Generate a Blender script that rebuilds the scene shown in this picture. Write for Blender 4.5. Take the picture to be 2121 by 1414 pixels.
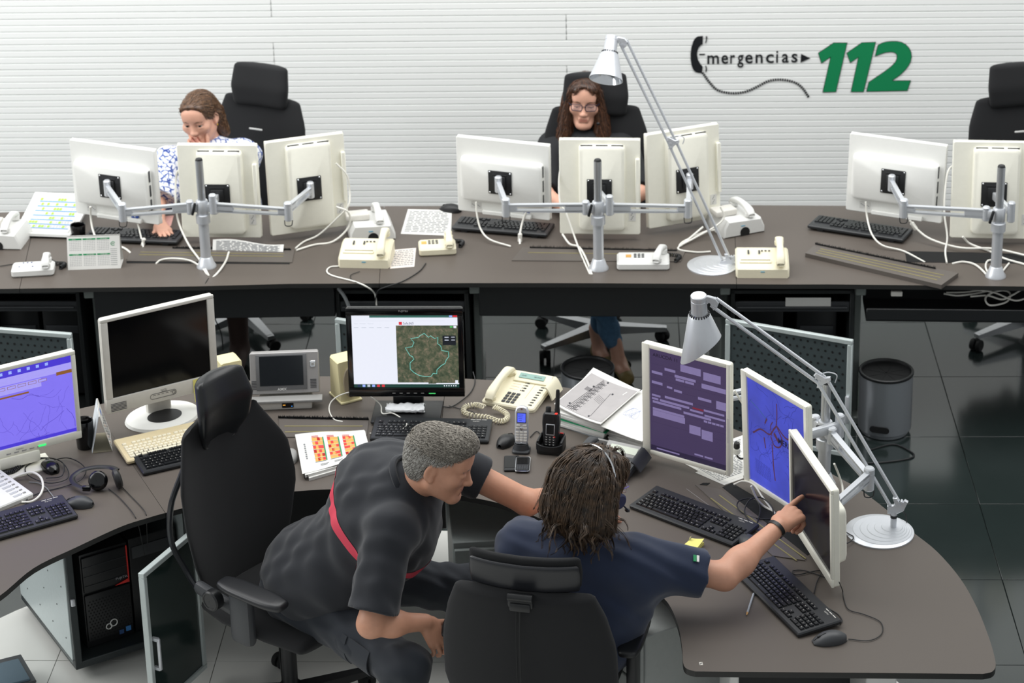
import bpy, bmesh, math, random
import numpy as np
from mathutils import Matrix, Vector
random.seed(7); rng = np.random.default_rng(7)
for o in list(bpy.data.objects): bpy.data.objects.remove(o)
S = bpy.context.scene
COL = S.collection
PI = math.pi
def rad(a): return a*PI/180

# ------------------------------------------------------------------ camera
# a long, slightly shifted lens on an upper gallery, looking down into the control room
CF, CPY, CTH, CRO, CH, CPX = 4812.15, 300.0, .3541, .0232, 4.866, 1060.5
_r = np.array([1., 0, 0]); _fw = np.array([0, math.cos(CTH), -math.sin(CTH)]); _dn = np.array([0, -math.sin(CTH), -math.cos(CTH)])
_R = math.cos(CRO)*_r + math.sin(CRO)*_dn; _D = -math.sin(CRO)*_r + math.cos(CRO)*_dn
_C = np.array([0, 0, CH])
cd = bpy.data.cameras.new('camera'); cam = bpy.data.objects.new('camera', cd); COL.objects.link(cam)
cd.sensor_width = 36; cd.lens = CF/2121*36; cd.shift_y = -(707-CPY)/2121; cd.clip_end = 100
cam.matrix_world = Matrix(((_R[0], -_D[0], -_fw[0], 0), (_R[1], -_D[1], -_fw[1], 0), (_R[2], -_D[2], -_fw[2], CH), (0, 0, 0, 1)))
cd.dof.use_dof = True; cd.dof.focus_distance = 7.9; cd.dof.aperture_fstop = 5.0
S.camera = cam
# ------------------------------------------------------------------ light
W = bpy.data.worlds.new('world'); S.world = W; W.use_nodes = True
bg = W.node_tree.nodes['Background']; bg.inputs[0].default_value = (.945, .985, 1.0, 1); bg.inputs[1].default_value = .50
def area(name, loc, target, sx, sy, power, col):
    l = bpy.data.lights.new(name, 'AREA'); l.shape = 'RECTANGLE'; l.size = sx; l.size_y = sy; l.energy = power; l.color = col
    o = bpy.data.objects.new(name, l); COL.objects.link(o); o.location = loc
    o.rotation_euler = (Vector(target)-Vector(loc)).to_track_quat('-Z', 'Y').to_euler(); return o
area('skylight', (-.6, 9.5, 5.3), (-.5, 10.6, 0), 11, 4.2, 495, (1.0, .998, .985))
area('window_light', (-7.5, 8.0, 4.2), (0, 11.5, .8), 5, 3, 225, (.98, .99, .98))
S.view_settings.view_transform = 'Standard'; S.view_settings.look = 'None'
S.view_settings.exposure = 0; S.view_settings.gamma = 1; S.view_settings.use_curve_mapping = False

# photo measurement (pixel) -> real point at a known height / on a known plane
def ray(x, y): return (x-CPX)/CF*_R + (y-CPY)/CF*_D + _fw
def atz(x, y, z=.73):
    d = ray(x, y); return Vector(_C + d*((z-CH)/d[2]))
def onplane(x, y, p, n):
    d = ray(x, y); p = np.array(p); n = np.array(n); return Vector(_C + d*((p-_C)@n)/(d@n))

# ------------------------------------------------------------------ helpers
def lin(h):
    h = h.lstrip('#'); c = [int(h[i:i+2], 16)/255 for i in (0, 2, 4)]
    return [((v+.055)/1.055)**2.4 if v > .04045 else v/12.92 for v in c]
_M = {}
def mat(name, col, rough=.5, metal=0, var=.06, scale=60, bump=.0, bscale=400, spec=.5, coat=0, alpha=1, sheen=0, trans=0):
    if name in _M: return _M[name]
    m = bpy.data.materials.new(name); m.use_nodes = True; nt = m.node_tree; p = nt.nodes['Principled BSDF']
    c = lin(col) if isinstance(col, str) else col
    tc = nt.nodes.new('ShaderNodeTexCoord'); n = nt.nodes.new('ShaderNodeTexNoise'); n.inputs['Scale'].default_value = scale; n.inputs['Detail'].default_value = 3
    nt.links.new(tc.outputs['Object'], n.inputs['Vector'])
    mx = nt.nodes.new('ShaderNodeMix'); mx.data_type = 'RGBA'
    mx.inputs[6].default_value = [v*(1-var) for v in c]+[1]; mx.inputs[7].default_value = [min(1, v*(1+var)) for v in c]+[1]
    nt.links.new(n.outputs['Fac'], mx.inputs[0]); nt.links.new(mx.outputs[2], p.inputs['Base Color'])
    p.inputs['Roughness'].default_value = rough; p.inputs['Metallic'].default_value = metal
    p.inputs['Specular IOR Level'].default_value = spec; p.inputs['Coat Weight'].default_value = coat
    if sheen: p.inputs['Sheen Weight'].default_value = sheen
    if trans: p.inputs['Transmission Weight'].default_value = trans
    if alpha < 1: p.inputs['Alpha'].default_value = alpha
    if bump:
        n2 = nt.nodes.new('ShaderNodeTexNoise'); n2.inputs['Scale'].default_value = bscale; n2.inputs['Detail'].default_value = 4
        nt.links.new(tc.outputs['Object'], n2.inputs['Vector'])
        b = nt.nodes.new('ShaderNodeBump'); b.inputs['Strength'].default_value = bump; b.inputs['Distance'].default_value = .003
        nt.links.new(n2.outputs['Fac'], b.inputs['Height']); nt.links.new(b.outputs['Normal'], p.inputs['Normal'])
    _M[name] = m; return m
def emit(name, col, st=1.0, var=.05, scale=80):
    if name in _M: return _M[name]
    m = bpy.data.materials.new(name); m.use_nodes = True; nt = m.node_tree; p = nt.nodes['Principled BSDF']
    c = lin(col) if isinstance(col, str) else col
    tc = nt.nodes.new('ShaderNodeTexCoord'); n = nt.nodes.new('ShaderNodeTexNoise'); n.inputs['Scale'].default_value = scale
    nt.links.new(tc.outputs['Object'], n.inputs['Vector'])
    mx = nt.nodes.new('ShaderNodeMix'); mx.data_type = 'RGBA'
    mx.inputs[6].default_value = [v*(1-var) for v in c]+[1]; mx.inputs[7].default_value = [v*(1+var) for v in c]+[1]
    nt.links.new(n.outputs['Fac'], mx.inputs[0])
    p.inputs['Base Color'].default_value = (.01, .01, .012, 1); p.inputs['Roughness'].default_value = .35; p.inputs['Specular IOR Level'].default_value = .25
    nt.links.new(mx.outputs[2], p.inputs['Emission Color']); p.inputs['Emission Strength'].default_value = st
    _M[name] = m; return m
T = lambda x, y=None, z=None: Matrix.Translation(Vector(x) if y is None else (x, y, z))
RZ = lambda a: Matrix.Rotation(rad(a), 4, 'Z')
RX = lambda a: Matrix.Rotation(rad(a), 4, 'X')
RY = lambda a: Matrix.Rotation(rad(a), 4, 'Y')
def SC(x, y, z): return Matrix.Diagonal((x, y, z, 1))
def align(d, up=(0, 0, 1)):                      # matrix whose Z points along d
    return Vector(d).to_track_quat('Z', 'Y').to_matrix().to_4x4()
def smooth_path(pts, n=6, closed=False):
    P = [Vector(p) for p in pts]
    if len(P) < 3: return P
    out = []; N = len(P)
    for i in range(N if closed else N-1):
        p1, p2 = P[i], P[(i+1) % N]
        p0 = P[i-1] if (closed or i > 0) else 2*p1-p2
        p3 = P[(i+2) % N] if (closed or i+2 < N) else 2*p2-p1
        for k in range(n):
            t = k/n; out.append(.5*((2*p1)+(p2-p0)*t+(2*p0-5*p1+4*p2-p3)*t*t+(3*p1-p0-3*p2+p3)*t**3))
    if not closed: out.append(P[-1])
    return out
_BB = {}
def bevbox(sx, sy, sz, r, seg):
    k = (round(sx, 5), round(sy, 5), round(sz, 5), r, seg)
    if k not in _BB:
        bm = bmesh.new(); bmesh.ops.create_cube(bm, size=1)
        for v in bm.verts: v.co = Vector((v.co.x*sx, v.co.y*sy, v.co.z*sz))
        if r: bmesh.ops.bevel(bm, geom=bm.edges[:], offset=min(r, .49*min(sx, sy, sz)), segments=seg, profile=.5, affect='EDGES')
        bm.verts.index_update(); _BB[k] = ([v.co.copy() for v in bm.verts], [[v.index for v in f.verts] for f in bm.faces]); bm.free()
    return _BB[k]
_TX = {}
def text_geo(s, shear=0, bold=0, ext=.0, align_x='LEFT'):
    k = (s, shear, bold, ext, align_x)
    if k not in _TX:
        c = bpy.data.curves.new('t', 'FONT'); c.body = s; c.size = 1; c.shear = shear; c.offset = bold; c.extrude = ext; c.align_x = align_x; c.resolution_u = 3; c.fill_mode = 'FRONT'
        o = bpy.data.objects.new('t', c); COL.objects.link(o); dg = bpy.context.evaluated_depsgraph_get()
        me = bpy.data.meshes.new_from_object(o.evaluated_get(dg))
        _TX[k] = ([v.co.copy() for v in me.vertices], [list(p.vertices) for p in me.polygons])
        bpy.data.objects.remove(o); bpy.data.curves.remove(c); bpy.data.meshes.remove(me)
    return _TX[k]
class MB:
    def __init__(s, M=None): s.v = []; s.f = []; s.m = []; s.M = M or Matrix()
    def add(s, V, F, mi=0, M=None):
        X = s.M @ M if M is not None else s.M; b = len(s.v)
        s.v += [X @ Vector(v) for v in V]; s.f += [[i+b for i in f] for f in F]; s.m += [mi]*len(F); return s
    def box(s, c, size, r=0, mi=0, M=None, seg=2):
        V, F = bevbox(*size, r, seg); X = T(*c)
        return s.add(V, F, mi, M @ X if M is not None else X)
    def lathe(s, prof, seg=24, mi=0, M=None, cap=True):
        V = []; F = []; n = len(prof)
        for (r, z) in prof:
            for k in range(seg): a = 2*PI*k/seg; V.append((r*math.cos(a), r*math.sin(a), z))
        for i in range(n-1):
            for k in range(seg): k2 = (k+1) % seg; F.append([i*seg+k, i*seg+k2, (i+1)*seg+k2, (i+1)*seg+k])
        if cap:
            F.append([k for k in range(seg)][::-1]); F.append([(n-1)*seg+k for k in range(seg)])
        return s.add(V, F, mi, M)
    def cyl(s, a, b, r, r2=None, seg=16, mi=0, ch=0):
        a = Vector(a); b = Vector(b); L = (b-a).length; r2 = r if r2 is None else r2
        pr = [(r, 0), (r2, L)] if not ch else [(r-ch, 0), (r, ch), (r2, L-ch), (r2-ch, L)]
        return s.lathe(pr, seg, mi, T(a) @ align(b-a))
    def tube(s, pts, r, seg=8, mi=0, n=5, closed=False, r2=None, flat=1):
        P = smooth_path(pts, n, closed) if n > 1 else [Vector(p) for p in pts]
        V = []; F = []; N = len(P); prev = None
        for i, p in enumerate(P):
            t = (P[(i+1) % N]-P[i-1]) if closed else (P[min(i+1, N-1)]-P[max(i-1, 0)])
            t = t.normalized() if t.length > 1e-9 else Vector((0, 0, 1))
            if prev is None: u = t.orthogonal().normalized() if abs(t.z) > .9 else t.cross(Vector((0, 0, 1))).normalized()
            else: u = (prev-t*prev.dot(t)); u = u.normalized() if u.length > 1e-6 else t.orthogonal().normalized()
            prev = u; w = t.cross(u); rr = r if r2 is None else r+(r2-r)*i/(N-1)
            for k in range(seg): a = 2*PI*k/seg; V.append(p+u*(rr*math.cos(a))+w*(rr*flat*math.sin(a)))
        for i in range(N if closed else N-1):
            j = (i+1) % N
            for k in range(seg): k2 = (k+1) % seg; F.append([i*seg+k, i*seg+k2, j*seg+k2, j*seg+k])
        if not closed: F.append(list(range(seg))[::-1]); F.append([(N-1)*seg+k for k in range(seg)])
        return s.add(V, F, mi)
    def prism(s, poly, z0, z1, mi=0, M=None, ch=0):
        n = len(poly); A = sum(poly[i][0]*poly[(i+1) % n][1]-poly[(i+1) % n][0]*poly[i][1] for i in range(n))
        if A < 0: poly = poly[::-1]
        if ch:
            c = (sum(p[0] for p in poly)/n, sum(p[1] for p in poly)/n); ins = []
            for i in range(n):
                a, b, d = Vector(poly[i-1]), Vector(poly[i]), Vector(poly[(i+1) % n])
                e1 = (b-a).normalized(); e2 = (d-b).normalized(); nn = Vector((-e1.y-e2.y, e1.x+e2.x)); nn = nn.normalized() if nn.length > 1e-6 else Vector((-e1.y, e1.x))
                ins.append(b+nn*ch)
            rows = [(ins, z0), (poly, z0+ch), (poly, z1-ch), (ins, z1)]
        else: rows = [(poly, z0), (poly, z1)]
        V = [(p[0], p[1], z) for pl, z in rows for p in pl]; F = [list(range(n))[::-1], [(len(rows)-1)*n+k for k in range(n)]]
        for i in range(len(rows)-1):
            for k in range(n): k2 = (k+1) % n; F.append([i*n+k, i*n+k2, (i+1)*n+k2, (i+1)*n+k])
        return s.add(V, F, mi, M)
    def ell(s, c, r, seg=20, rings=10, mi=0, M=None):
        V = []; F = []
        for i in range(1, rings):
            a = PI*i/rings
            for k in range(seg): b = 2*PI*k/seg; V.append((r[0]*math.sin(a)*math.cos(b), r[1]*math.sin(a)*math.sin(b), r[2]*math.cos(a)))
        for i in range(rings-2):
            for k in range(seg): k2 = (k+1) % seg; F.append([i*seg+k, (i+1)*seg+k, (i+1)*seg+k2, i*seg+k2])
        V += [(0, 0, r[2]), (0, 0, -r[2])]; t = len(V)-2
        for k in range(seg): k2 = (k+1) % seg; F.append([t, k, k2]); F.append([t+1, (rings-2)*seg+k2, (rings-2)*seg+k])
        return s.add(V, F, mi, (M or Matrix()) @ T(*c))
    def sheet(s, fn, nu, nv, th=0, mi=0, M=None):      # fn(u,v)->point ; thickened along normals
        P = [[Vector(fn(i/nu, j/nv)) for j in range(nv+1)] for i in range(nu+1)]
        V = []; F = []; w = nv+1
        def nrm(i, j):
            a = P[min(i+1, nu)][j]-P[max(i-1, 0)][j]; b = P[i][min(j+1, nv)]-P[i][max(j-1, 0)]; q = a.cross(b); return q.normalized() if q.length > 1e-12 else Vector((0, 0, 1))
        V += [P[i][j] for i in range(nu+1) for j in range(w)]
        for i in range(nu):
            for j in range(nv): F.append([i*w+j, (i+1)*w+j, (i+1)*w+j+1, i*w+j+1])
        if th:
            b = len(V); V += [P[i][j]-nrm(i, j)*th for i in range(nu+1) for j in range(w)]
            for i in range(nu):
                for j in range(nv): F.append([b+i*w+j, b+i*w+j+1, b+(i+1)*w+j+1, b+(i+1)*w+j])
            for i in range(nu):
                F.append([i*w, b+i*w, b+(i+1)*w, (i+1)*w]); F.append([i*w+nv, (i+1)*w+nv, b+(i+1)*w+nv, b+i*w+nv])
            for j in range(nv):
                F.append([j, j+1, b+j+1, b+j]); F.append([nu*w+j, b+nu*w+j, b+nu*w+j+1, nu*w+j+1])
        return s.add(V, F, mi, M)
    def text(s, t, size, M, mi=0, sx=1, **k):
        V, F = text_geo(t, **k); return s.add(V, F, mi, M @ SC(size*sx, size, size))
    def ribbon(s, pts, w, y, mi=0, n=4):                # flat line of width w on an upright plane
        P = smooth_path([Vector((p[0], y, p[2])) for p in pts], n) if n > 1 else [Vector((p[0], y, p[2])) for p in pts]
        V = []; N = len(P)
        for i, p in enumerate(P):
            t = P[min(i+1, N-1)]-P[max(i-1, 0)]; t = t.normalized() if t.length > 1e-9 else Vector((1, 0, 0)); nn = Vector((-t.z, 0, t.x))*w/2; V += [p-nn, p+nn]
        return s.add(V, [[2*i, 2*i+2, 2*i+3, 2*i+1] for i in range(N-1)], mi)
    def rect(s, x0, z0, x1, z1, y, mi=0, M=None):      # upright quad facing -y
        return s.add([(x0, y, z0), (x1, y, z0), (x1, y, z1), (x0, y, z1)], [[0, 1, 2, 3]], mi, M)
    def mesh(s, name, mats, sharp=38):
        me = bpy.data.meshes.new(name); me.from_pydata([tuple(v) for v in s.v], [], s.f)
        for m in (mats if isinstance(mats, (list, tuple)) else [mats]): me.materials.append(m)
        me.polygons.foreach_set('material_index', s.m); me.polygons.foreach_set('use_smooth', [True]*len(s.f))
        me.set_sharp_from_angle(angle=rad(sharp)); me.update(); return me
    def build(s, name, mats, parent=None, sharp=38, M=None, **kw):
        return link(name, s.mesh(name, mats, sharp), parent, M, **kw)
def link(name, me, parent=None, M=None, label=None, cat=None, group=None, kind=None):
    o = bpy.data.objects.new(name, me); COL.objects.link(o)
    if parent is not None: o.parent = parent
    if M is not None: o.matrix_local = M
    for k, v in (('label', label), ('category', cat), ('group', group), ('kind', kind)):
        if v: o[k] = v
    return o
def thing(name, label, cat, loc=(0, 0, 0), rz=0, group=None, rx=0, ry=0):
    o = bpy.data.objects.new(name, None); COL.objects.link(o); o.empty_display_size = .05
    o.location = loc; o.rotation_euler = (rad(rx), rad(ry), rad(rz)); o['label'] = label; o['category'] = cat
    if group: o['group'] = group
    return o
def copy_tree(o, parent=None):
    c = o.copy(); COL.objects.link(c)
    if parent is not None: c.parent = parent
    for ch in o.children: copy_tree(ch, c)
    return c
def rrect(w, d, r, n=4, cx=0, cy=0):
    P = []
    for (sx, sy, a0) in ((1, 1, 0), (-1, 1, 90), (-1, -1, 180), (1, -1, 270)):
        for k in range(n+1):
            a = rad(a0+90*k/n); P.append((cx+sx*(w/2-r)+r*math.cos(a), cy+sy*(d/2-r)+r*math.sin(a)))
    return P
UP = RX(90)                                       # lays an XY outline upright in XZ (front towards -y)

# ------------------------------------------------------------------ materials
M_desk = mat('desk_laminate', '#5d5650', .45, var=.10, scale=900, bump=.05, bscale=900, spec=.28)
M_edge = mat('desk_edge', '#232322', .5)
M_black = mat('black_plastic', '#1b1c1e', .42)
M_blackg = mat('gloss_black', '#0c0d0f', .16)
M_rub = mat('rubber', '#121314', .75)
M_cream = mat('cream_plastic', '#f3f1e4', .45, var=.03)
M_white = mat('white_plastic', '#e4e4e1', .42, var=.02)
M_ivory = mat('ivory_plastic', '#e9e2c8', .45, var=.04)
M_grey = mat('grey_plastic', '#9b9a98', .45)
M_lgrey = mat('light_grey_plastic', '#d9d6cf', .45)
M_dgrey = mat('dark_grey_plastic', '#3a3c3f', .45)
M_alu = mat('aluminium', '#c3c5c8', .34, metal=.85, var=.04)
M_alum = mat('satin_aluminium', '#d6d9de', .38, metal=.55, var=.03)
M_chrome = mat('chrome', '#dfe1e4', .12, metal=1)
M_paper = mat('paper', '#dcdbd7', .8, var=.03, scale=30)
M_ink = mat('ink', '#33353a', .8); M_inkg = mat('pale_ink', '#7f8286', .8)
M_red = mat('red_print', '#d8322c', .6); M_green = mat('green_print', '#0f8a52', .6); M_orange = mat('orange_print', '#eea04f', .6)
M_yel = mat('yellow_print', '#f2d84c', .6); M_bluep = mat('blue_print', '#4a79c4', .6); M_blued = mat('dark_blue', '#22386e', .5)
M_cab = mat('cable_white', '#eceae2', .45); M_cabk = mat('cable_black', '#17181a', .5); M_cabg = mat('cable_grey', '#8b8e90', .5)
M_sticky = mat('sticky_yellow', '#f1ea86', .8, var=.03)
M_fab = mat('black_fabric', '#0f1013', .85, bump=.35, bscale=1500, sheen=.06)
M_leather = mat('black_leather', '#17191b', .33, bump=.12, bscale=500)
M_wall = mat('wall_white', '#f3f4f2', .55, var=.012, scale=3)
M_wallj = mat('wall_joint', '#b3b8b5', .8)
M_skin = mat('skin', '#d29a7e', .5, var=.10, scale=45, bump=.06, bscale=300)
M_skinp = mat('skin_pale', '#e0ab93', .5, var=.08, scale=45, bump=.05, bscale=300)
M_lip = mat('lips', '#c98876', .45); M_lipm = mat('lips_man', '#b97c68', .5)
M_eyew = mat('eye_white', '#c9c0b6', .35); M_eyed = mat('eye_iris', '#2a211b', .25)

# ================================================================== ROOM
PSI = -2.8; U2 = Vector((math.cos(rad(PSI)), math.sin(rad(PSI)), 0)); N2 = Vector((U2.y, -U2.x, 0)); WO = Vector((0, 11.75, 0))
def wallpt(x, y): return onplane(x, y, WO, N2)
def ws(p): return (p-WO).dot(U2)                    # coordinate along the wall
MW = T(WO) @ RZ(PSI)
wb = MB().box((0, .06, 1.55), (12, .1, 3.1)).build('wall_back', M_wallj, M=MW, kind='structure')
zt, zb = wallpt(1173, 30).z, wallpt(1173, 83).z; PH = zt-zb
sA, sB = ws(wallpt(562, 20)), ws(wallpt(1173, 56)); PL = 2.8*abs(sB-sA)
mb = MB()
for k in range(4):                                  # four grooved slats to a panel
    z = -PH/2+PH*(k+.5)/4; mb.box((0, 0, z), (PL-.003, .014, PH/4-.0042), r=.0015, seg=1)
mb.box((0, .002, 0), (PL-.004, .010, PH-.001), mi=1)
M_groove = mat('wall_groove', '#d5d9d6', .7)
pm = mb.mesh('wall_panel', [M_wall, M_groove])
for r in range(-9, 14):
    zc = (zt+zb)/2+r*PH
    if zc < .05 or zc > 3.0: continue
    s0 = sB if r % 2 == 0 else sA
    for k in range(-2, 3):
        x = s0+PL*(k+.5)
        if abs(x) < 6.2: link('wall_panel', pm, wb, T(x, 0, zc))
# floor: dark polished tiles outside, pale tiles in a round field inside the desk ring
M_fl = mat('floor_dark_tile', '#232b2a', .14, var=.10, scale=6, spec=.8); M_fj = mat('floor_joint', '#1d2221', .45)
M_flw = mat('floor_pale_tile', '#d9d9d4', .3, var=.03, scale=5); M_fjw = mat('floor_pale_joint', '#6c6c68', .8)
MF = RZ(PSI)
MFL = T(0, 8, 0) @ MF
fl = MB().box((0, 0, -.06), (9, 16, .1)).build('floor', M_fj, M=MFL, kind='structure', label='dark polished stone tile floor outside the desk ring')
g0 = MF.inverted() @ atz(117, 1369, 0); TS = .61
gx, gy = g0.x, g0.y
tm = MB().box((0, 0, -.005), (TS-.003, TS-.003, .01), r=.001, seg=1).mesh('floor_tile', M_fl)
CC = Vector((-.55, 6.4)); CRR = 2.15
flw = MB().lathe([(CRR, -.02), (CRR, .0015)], 96, M=T(CC.x, CC.y, 0)).build('floor', M_fjw, kind='structure', label='round field of pale tiles inside the desk ring')
def clip_circle(poly, c, R, n=72):
    for k in range(n):
        a = 2*PI*k/n; nx, ny = math.cos(a), math.sin(a); out = []
        for i in range(len(poly)):
            p, q = poly[i], poly[(i+1) % len(poly)]
            dp = (p[0]-c[0])*nx+(p[1]-c[1])*ny-R; dq = (q[0]-c[0])*nx+(q[1]-c[1])*ny-R
            if dp <= 0: out.append(p)
            if dp*dq < 0: t = dp/(dp-dq); out.append((p[0]+(q[0]-p[0])*t, p[1]+(q[1]-p[1])*t))
        poly = out
        if len(poly) < 3: return None
    return poly
for i in range(-8, 11):
    for j in range(-5, 9):
        cxy = MF @ Vector((gx+(i+.5)*TS, gy+(j+.5)*TS, 0))
        if -3.4 < cxy.x < 3.6 and 5.2 < cxy.y < 11.8 and (cxy.xy-CC).length > CRR-.45:
            link('floor_tile', tm, fl, MFL.inverted() @ T(cxy) @ MF)
        if (cxy.xy-CC).length < CRR+.45:
            sq = [MF @ Vector((gx+(i+a)*TS+da, gy+(j+b)*TS+db, 0)) for a, b, da, db in ((0, 0, .0015, .0015), (1, 0, -.0015, .0015), (1, 1, -.0015, -.0015), (0, 1, .0015, -.0015))]
            pl = clip_circle([(p.x, p.y) for p in sq], CC, CRR-.003)
            if pl and len(pl) > 2: MB().prism(pl, 0, .003).build('floor_tile', M_flw, flw)

# wall lettering (flat foil letters stuck on the panels)
WF = WO+N2*.0095
def wp(x, y): p = onplane(x/2.828+1400, y/2.828, WF, N2); return ((p-WO).dot(U2), p.z)
def foil(mb, pts, mi, d=.002):
    q = [wp(*p) for p in pts]; mb.prism([(a, b) for a, b in q], 0, d, mi, MW @ T(0, -.009, 0) @ UP)
M_sgreen = mat('sign_green', '#0a8350', .5, var=.03); M_sblack = mat('sign_black', '#15171b', .5)
def grow(pts, d):                                   # thin dark outline round a numeral
    n = len(pts); A = sum(pts[i][0]*pts[(i+1) % n][1]-pts[(i+1) % n][0]*pts[i][1] for i in range(n)); sg = 1 if A > 0 else -1; out = []
    for i in range(n):
        a, b, c = Vector(pts[i-1]), Vector(pts[i]), Vector(pts[(i+1) % n]); e1 = (b-a).normalized(); e2 = (c-b).normalized()
        n1 = Vector((e1.y, -e1.x))*sg; n2 = Vector((e2.y, -e2.x))*sg; m = n1+n2
        m = m.normalized() if m.length > .1 else n1; out.append(tuple(b+m*(d/max(.45, m.dot(n1)))))
    return out
nums = [[(836, 311), (925, 252), (1001, 252), (936, 536), (862, 538), (908, 330), (853, 368)],
        [(1002, 311), (1090, 251), (1168, 248), (1098, 536), (1027, 536), (1071, 331), (1022, 365)],
        [(1184, 267), (1205, 254), (1232, 246), (1262, 243), (1292, 243), (1320, 248), (1345, 261), (1364, 281), (1376, 306), (1379, 332), (1374, 358), (1362, 382), (1344, 406), (1320, 430), (1292, 452), (1266, 469), (1268, 474), (1373, 473), (1355, 529), (1118, 534), (1131, 482), (1180, 449), (1230, 415), (1262, 390), (1284, 368), (1295, 346), (1297, 326), (1290, 312), (1275, 304), (1255, 302), (1225, 306), (1196, 316), (1169, 326)]]
sg = thing('wall_sign', 'green 112 numerals with black telephone receiver emblem and lettering on white wall', 'sign', MW @ Vector((ws(wallpt(1650, 140)), -.009, wallpt(1650, 140).z)))
sgi = T(sg.location).inverted()
def sgb(name, mb, m): o = mb.build(name, m, sg, M=sgi); return o
for p in nums:
    mb = MB(); foil(mb, grow(p, 3.0), 1, .0012); foil(mb, p, 0, .0026); sgb('numeral', mb, [M_sgreen, M_sblack])
mb = MB(); foil(mb, [(158, 210), (128, 213), (112, 224), (101, 243), (91, 275), (86, 310), (86, 345), (91, 380), (100, 405), (112, 420), (130, 426), (153, 428), (157, 390), (143, 374), (130, 350), (124, 322), (126, 298), (134, 278), (146, 264), (157, 258)], 0)
sgb('telephone_receiver', mb, M_sblack)
mb = MB()
for p in ([(175, 211), (184, 213), (183, 230), (177, 250), (171, 254), (176, 232)], [(171, 382), (178, 386), (182, 402), (180, 418), (173, 424), (175, 400)], [(137, 315), (170, 314), (170, 321), (137, 322)]): foil(mb, p, 0)
sgb('emblem_mark', mb, M_sblack)
mb = MB(); foil(mb, [(733, 315), (786, 340), (730, 366)], 0); sgb('arrow_mark', mb, M_sblack)
mb = MB(); a = Vector(wp(184, 373)); b = Vector(wp(712, 363)); V, F = text_geo('mergencias', 0, .012)
w = max(v.x for v in V); L = (b-a).length; hgt = (wp(450, 312)[1]-wp(450, 368)[1])/.53
ang = math.atan2(b.y-a.y, b.x-a.x)
# letters spread wide, each one drawn narrow as on the wall
xs = [0, 110, 175, 236, 285, 347, 408, 452, 474, 525]; gw = 0
for ch, x0, x1 in zip('mergencias', [184, 266, 318, 360, 405, 466, 526, 586, 620, 676], [252, 306, 346, 396, 450, 508, 573, 598, 660, 712]):
    V, F = text_geo(ch, 0, .014); xa = min(v.x for v in V); xb = max(v.x for v in V); p = Vector(wp(x0, 373-10*(x0-184)/528)); q = Vector(wp(x1, 373-10*(x0-184)/528))
    mb.add([((v.x-xa)/(xb-xa)*(q.x-p.x), v.y*hgt, 0) for v in V], F, 0, MW @ T(p.x, -.0115, p.y) @ UP)
sgb('lettering', mb, M_sblack)
mb = MB(); cp = [(158, 428), (195, 480), (240, 525), (300, 543), (360, 545), (420, 533), (480, 505), (540, 475), (600, 466), (660, 472), (710, 490), (745, 520), (778, 570)]
cp = smooth_path([Vector((*wp(*p), 0)) for p in cp], 8); acc = 0
for p, q in zip(cp[:-1], cp[1:]):
    L = (q-p).length; k = acc
    while k < L: c = p+(q-p)*(k/L); d = (q-p).normalized(); mb.prism([(-.0045, -.0055), (.0035, -.0075), (.0045, .0055), (-.0035, .0075)], 0, .0016, 0, MW @ T(c.x, -.009, c.y) @ UP @ Matrix.Rotation(math.atan2(d.y, d.x), 4, 'Z')); k += .0125
    acc = k-L
sgb('coiled_cord', mb, M_sblack)

# ================================================================== DESKS
ZD = .73
def worktop(mb, pts, z=ZD, th=.021):
    q = [Vector(p) if len(p) == 3 else atz(p[0], p[1], z) for p in pts]; poly = [(v.x, v.y) for v in q]
    n = len(poly); A = sum(poly[i][0]*poly[(i+1) % n][1]-poly[(i+1) % n][0]*poly[i][1] for i in range(n))
    if A < 0: poly = poly[::-1]
    V = [(x, y, z) for x, y in poly]+[(x, y, z-th) for x, y in poly]
    mb.add(V, [list(range(n)), [n+k for k in range(n)][::-1]], 0)
    for i in range(n):
        j = (i+1) % n; mb.add([V[i], V[n+i], V[n+j], V[j]], [[0, 1, 2, 3]], 1)
def fy(x): return np.interp(x, [-160, 0, 400, 600, 940, 1200, 1634, 1721, 2121, 2300], [600, 598, 593, 587.5, 586, 586, 589, 588.7, 593, 596])
def ry(x): return np.interp(x, [-160, 0, 60, 727, 1000, 1495, 1754, 2121, 2300], [444, 440, 438, 427, 426, 424.5, 426, 428, 430])
M_panel = mat('modesty_panel', '#191b1d', .4); M_legp = mat('desk_leg', '#6f7673', .45)
def loc2(o, v): return v
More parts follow.
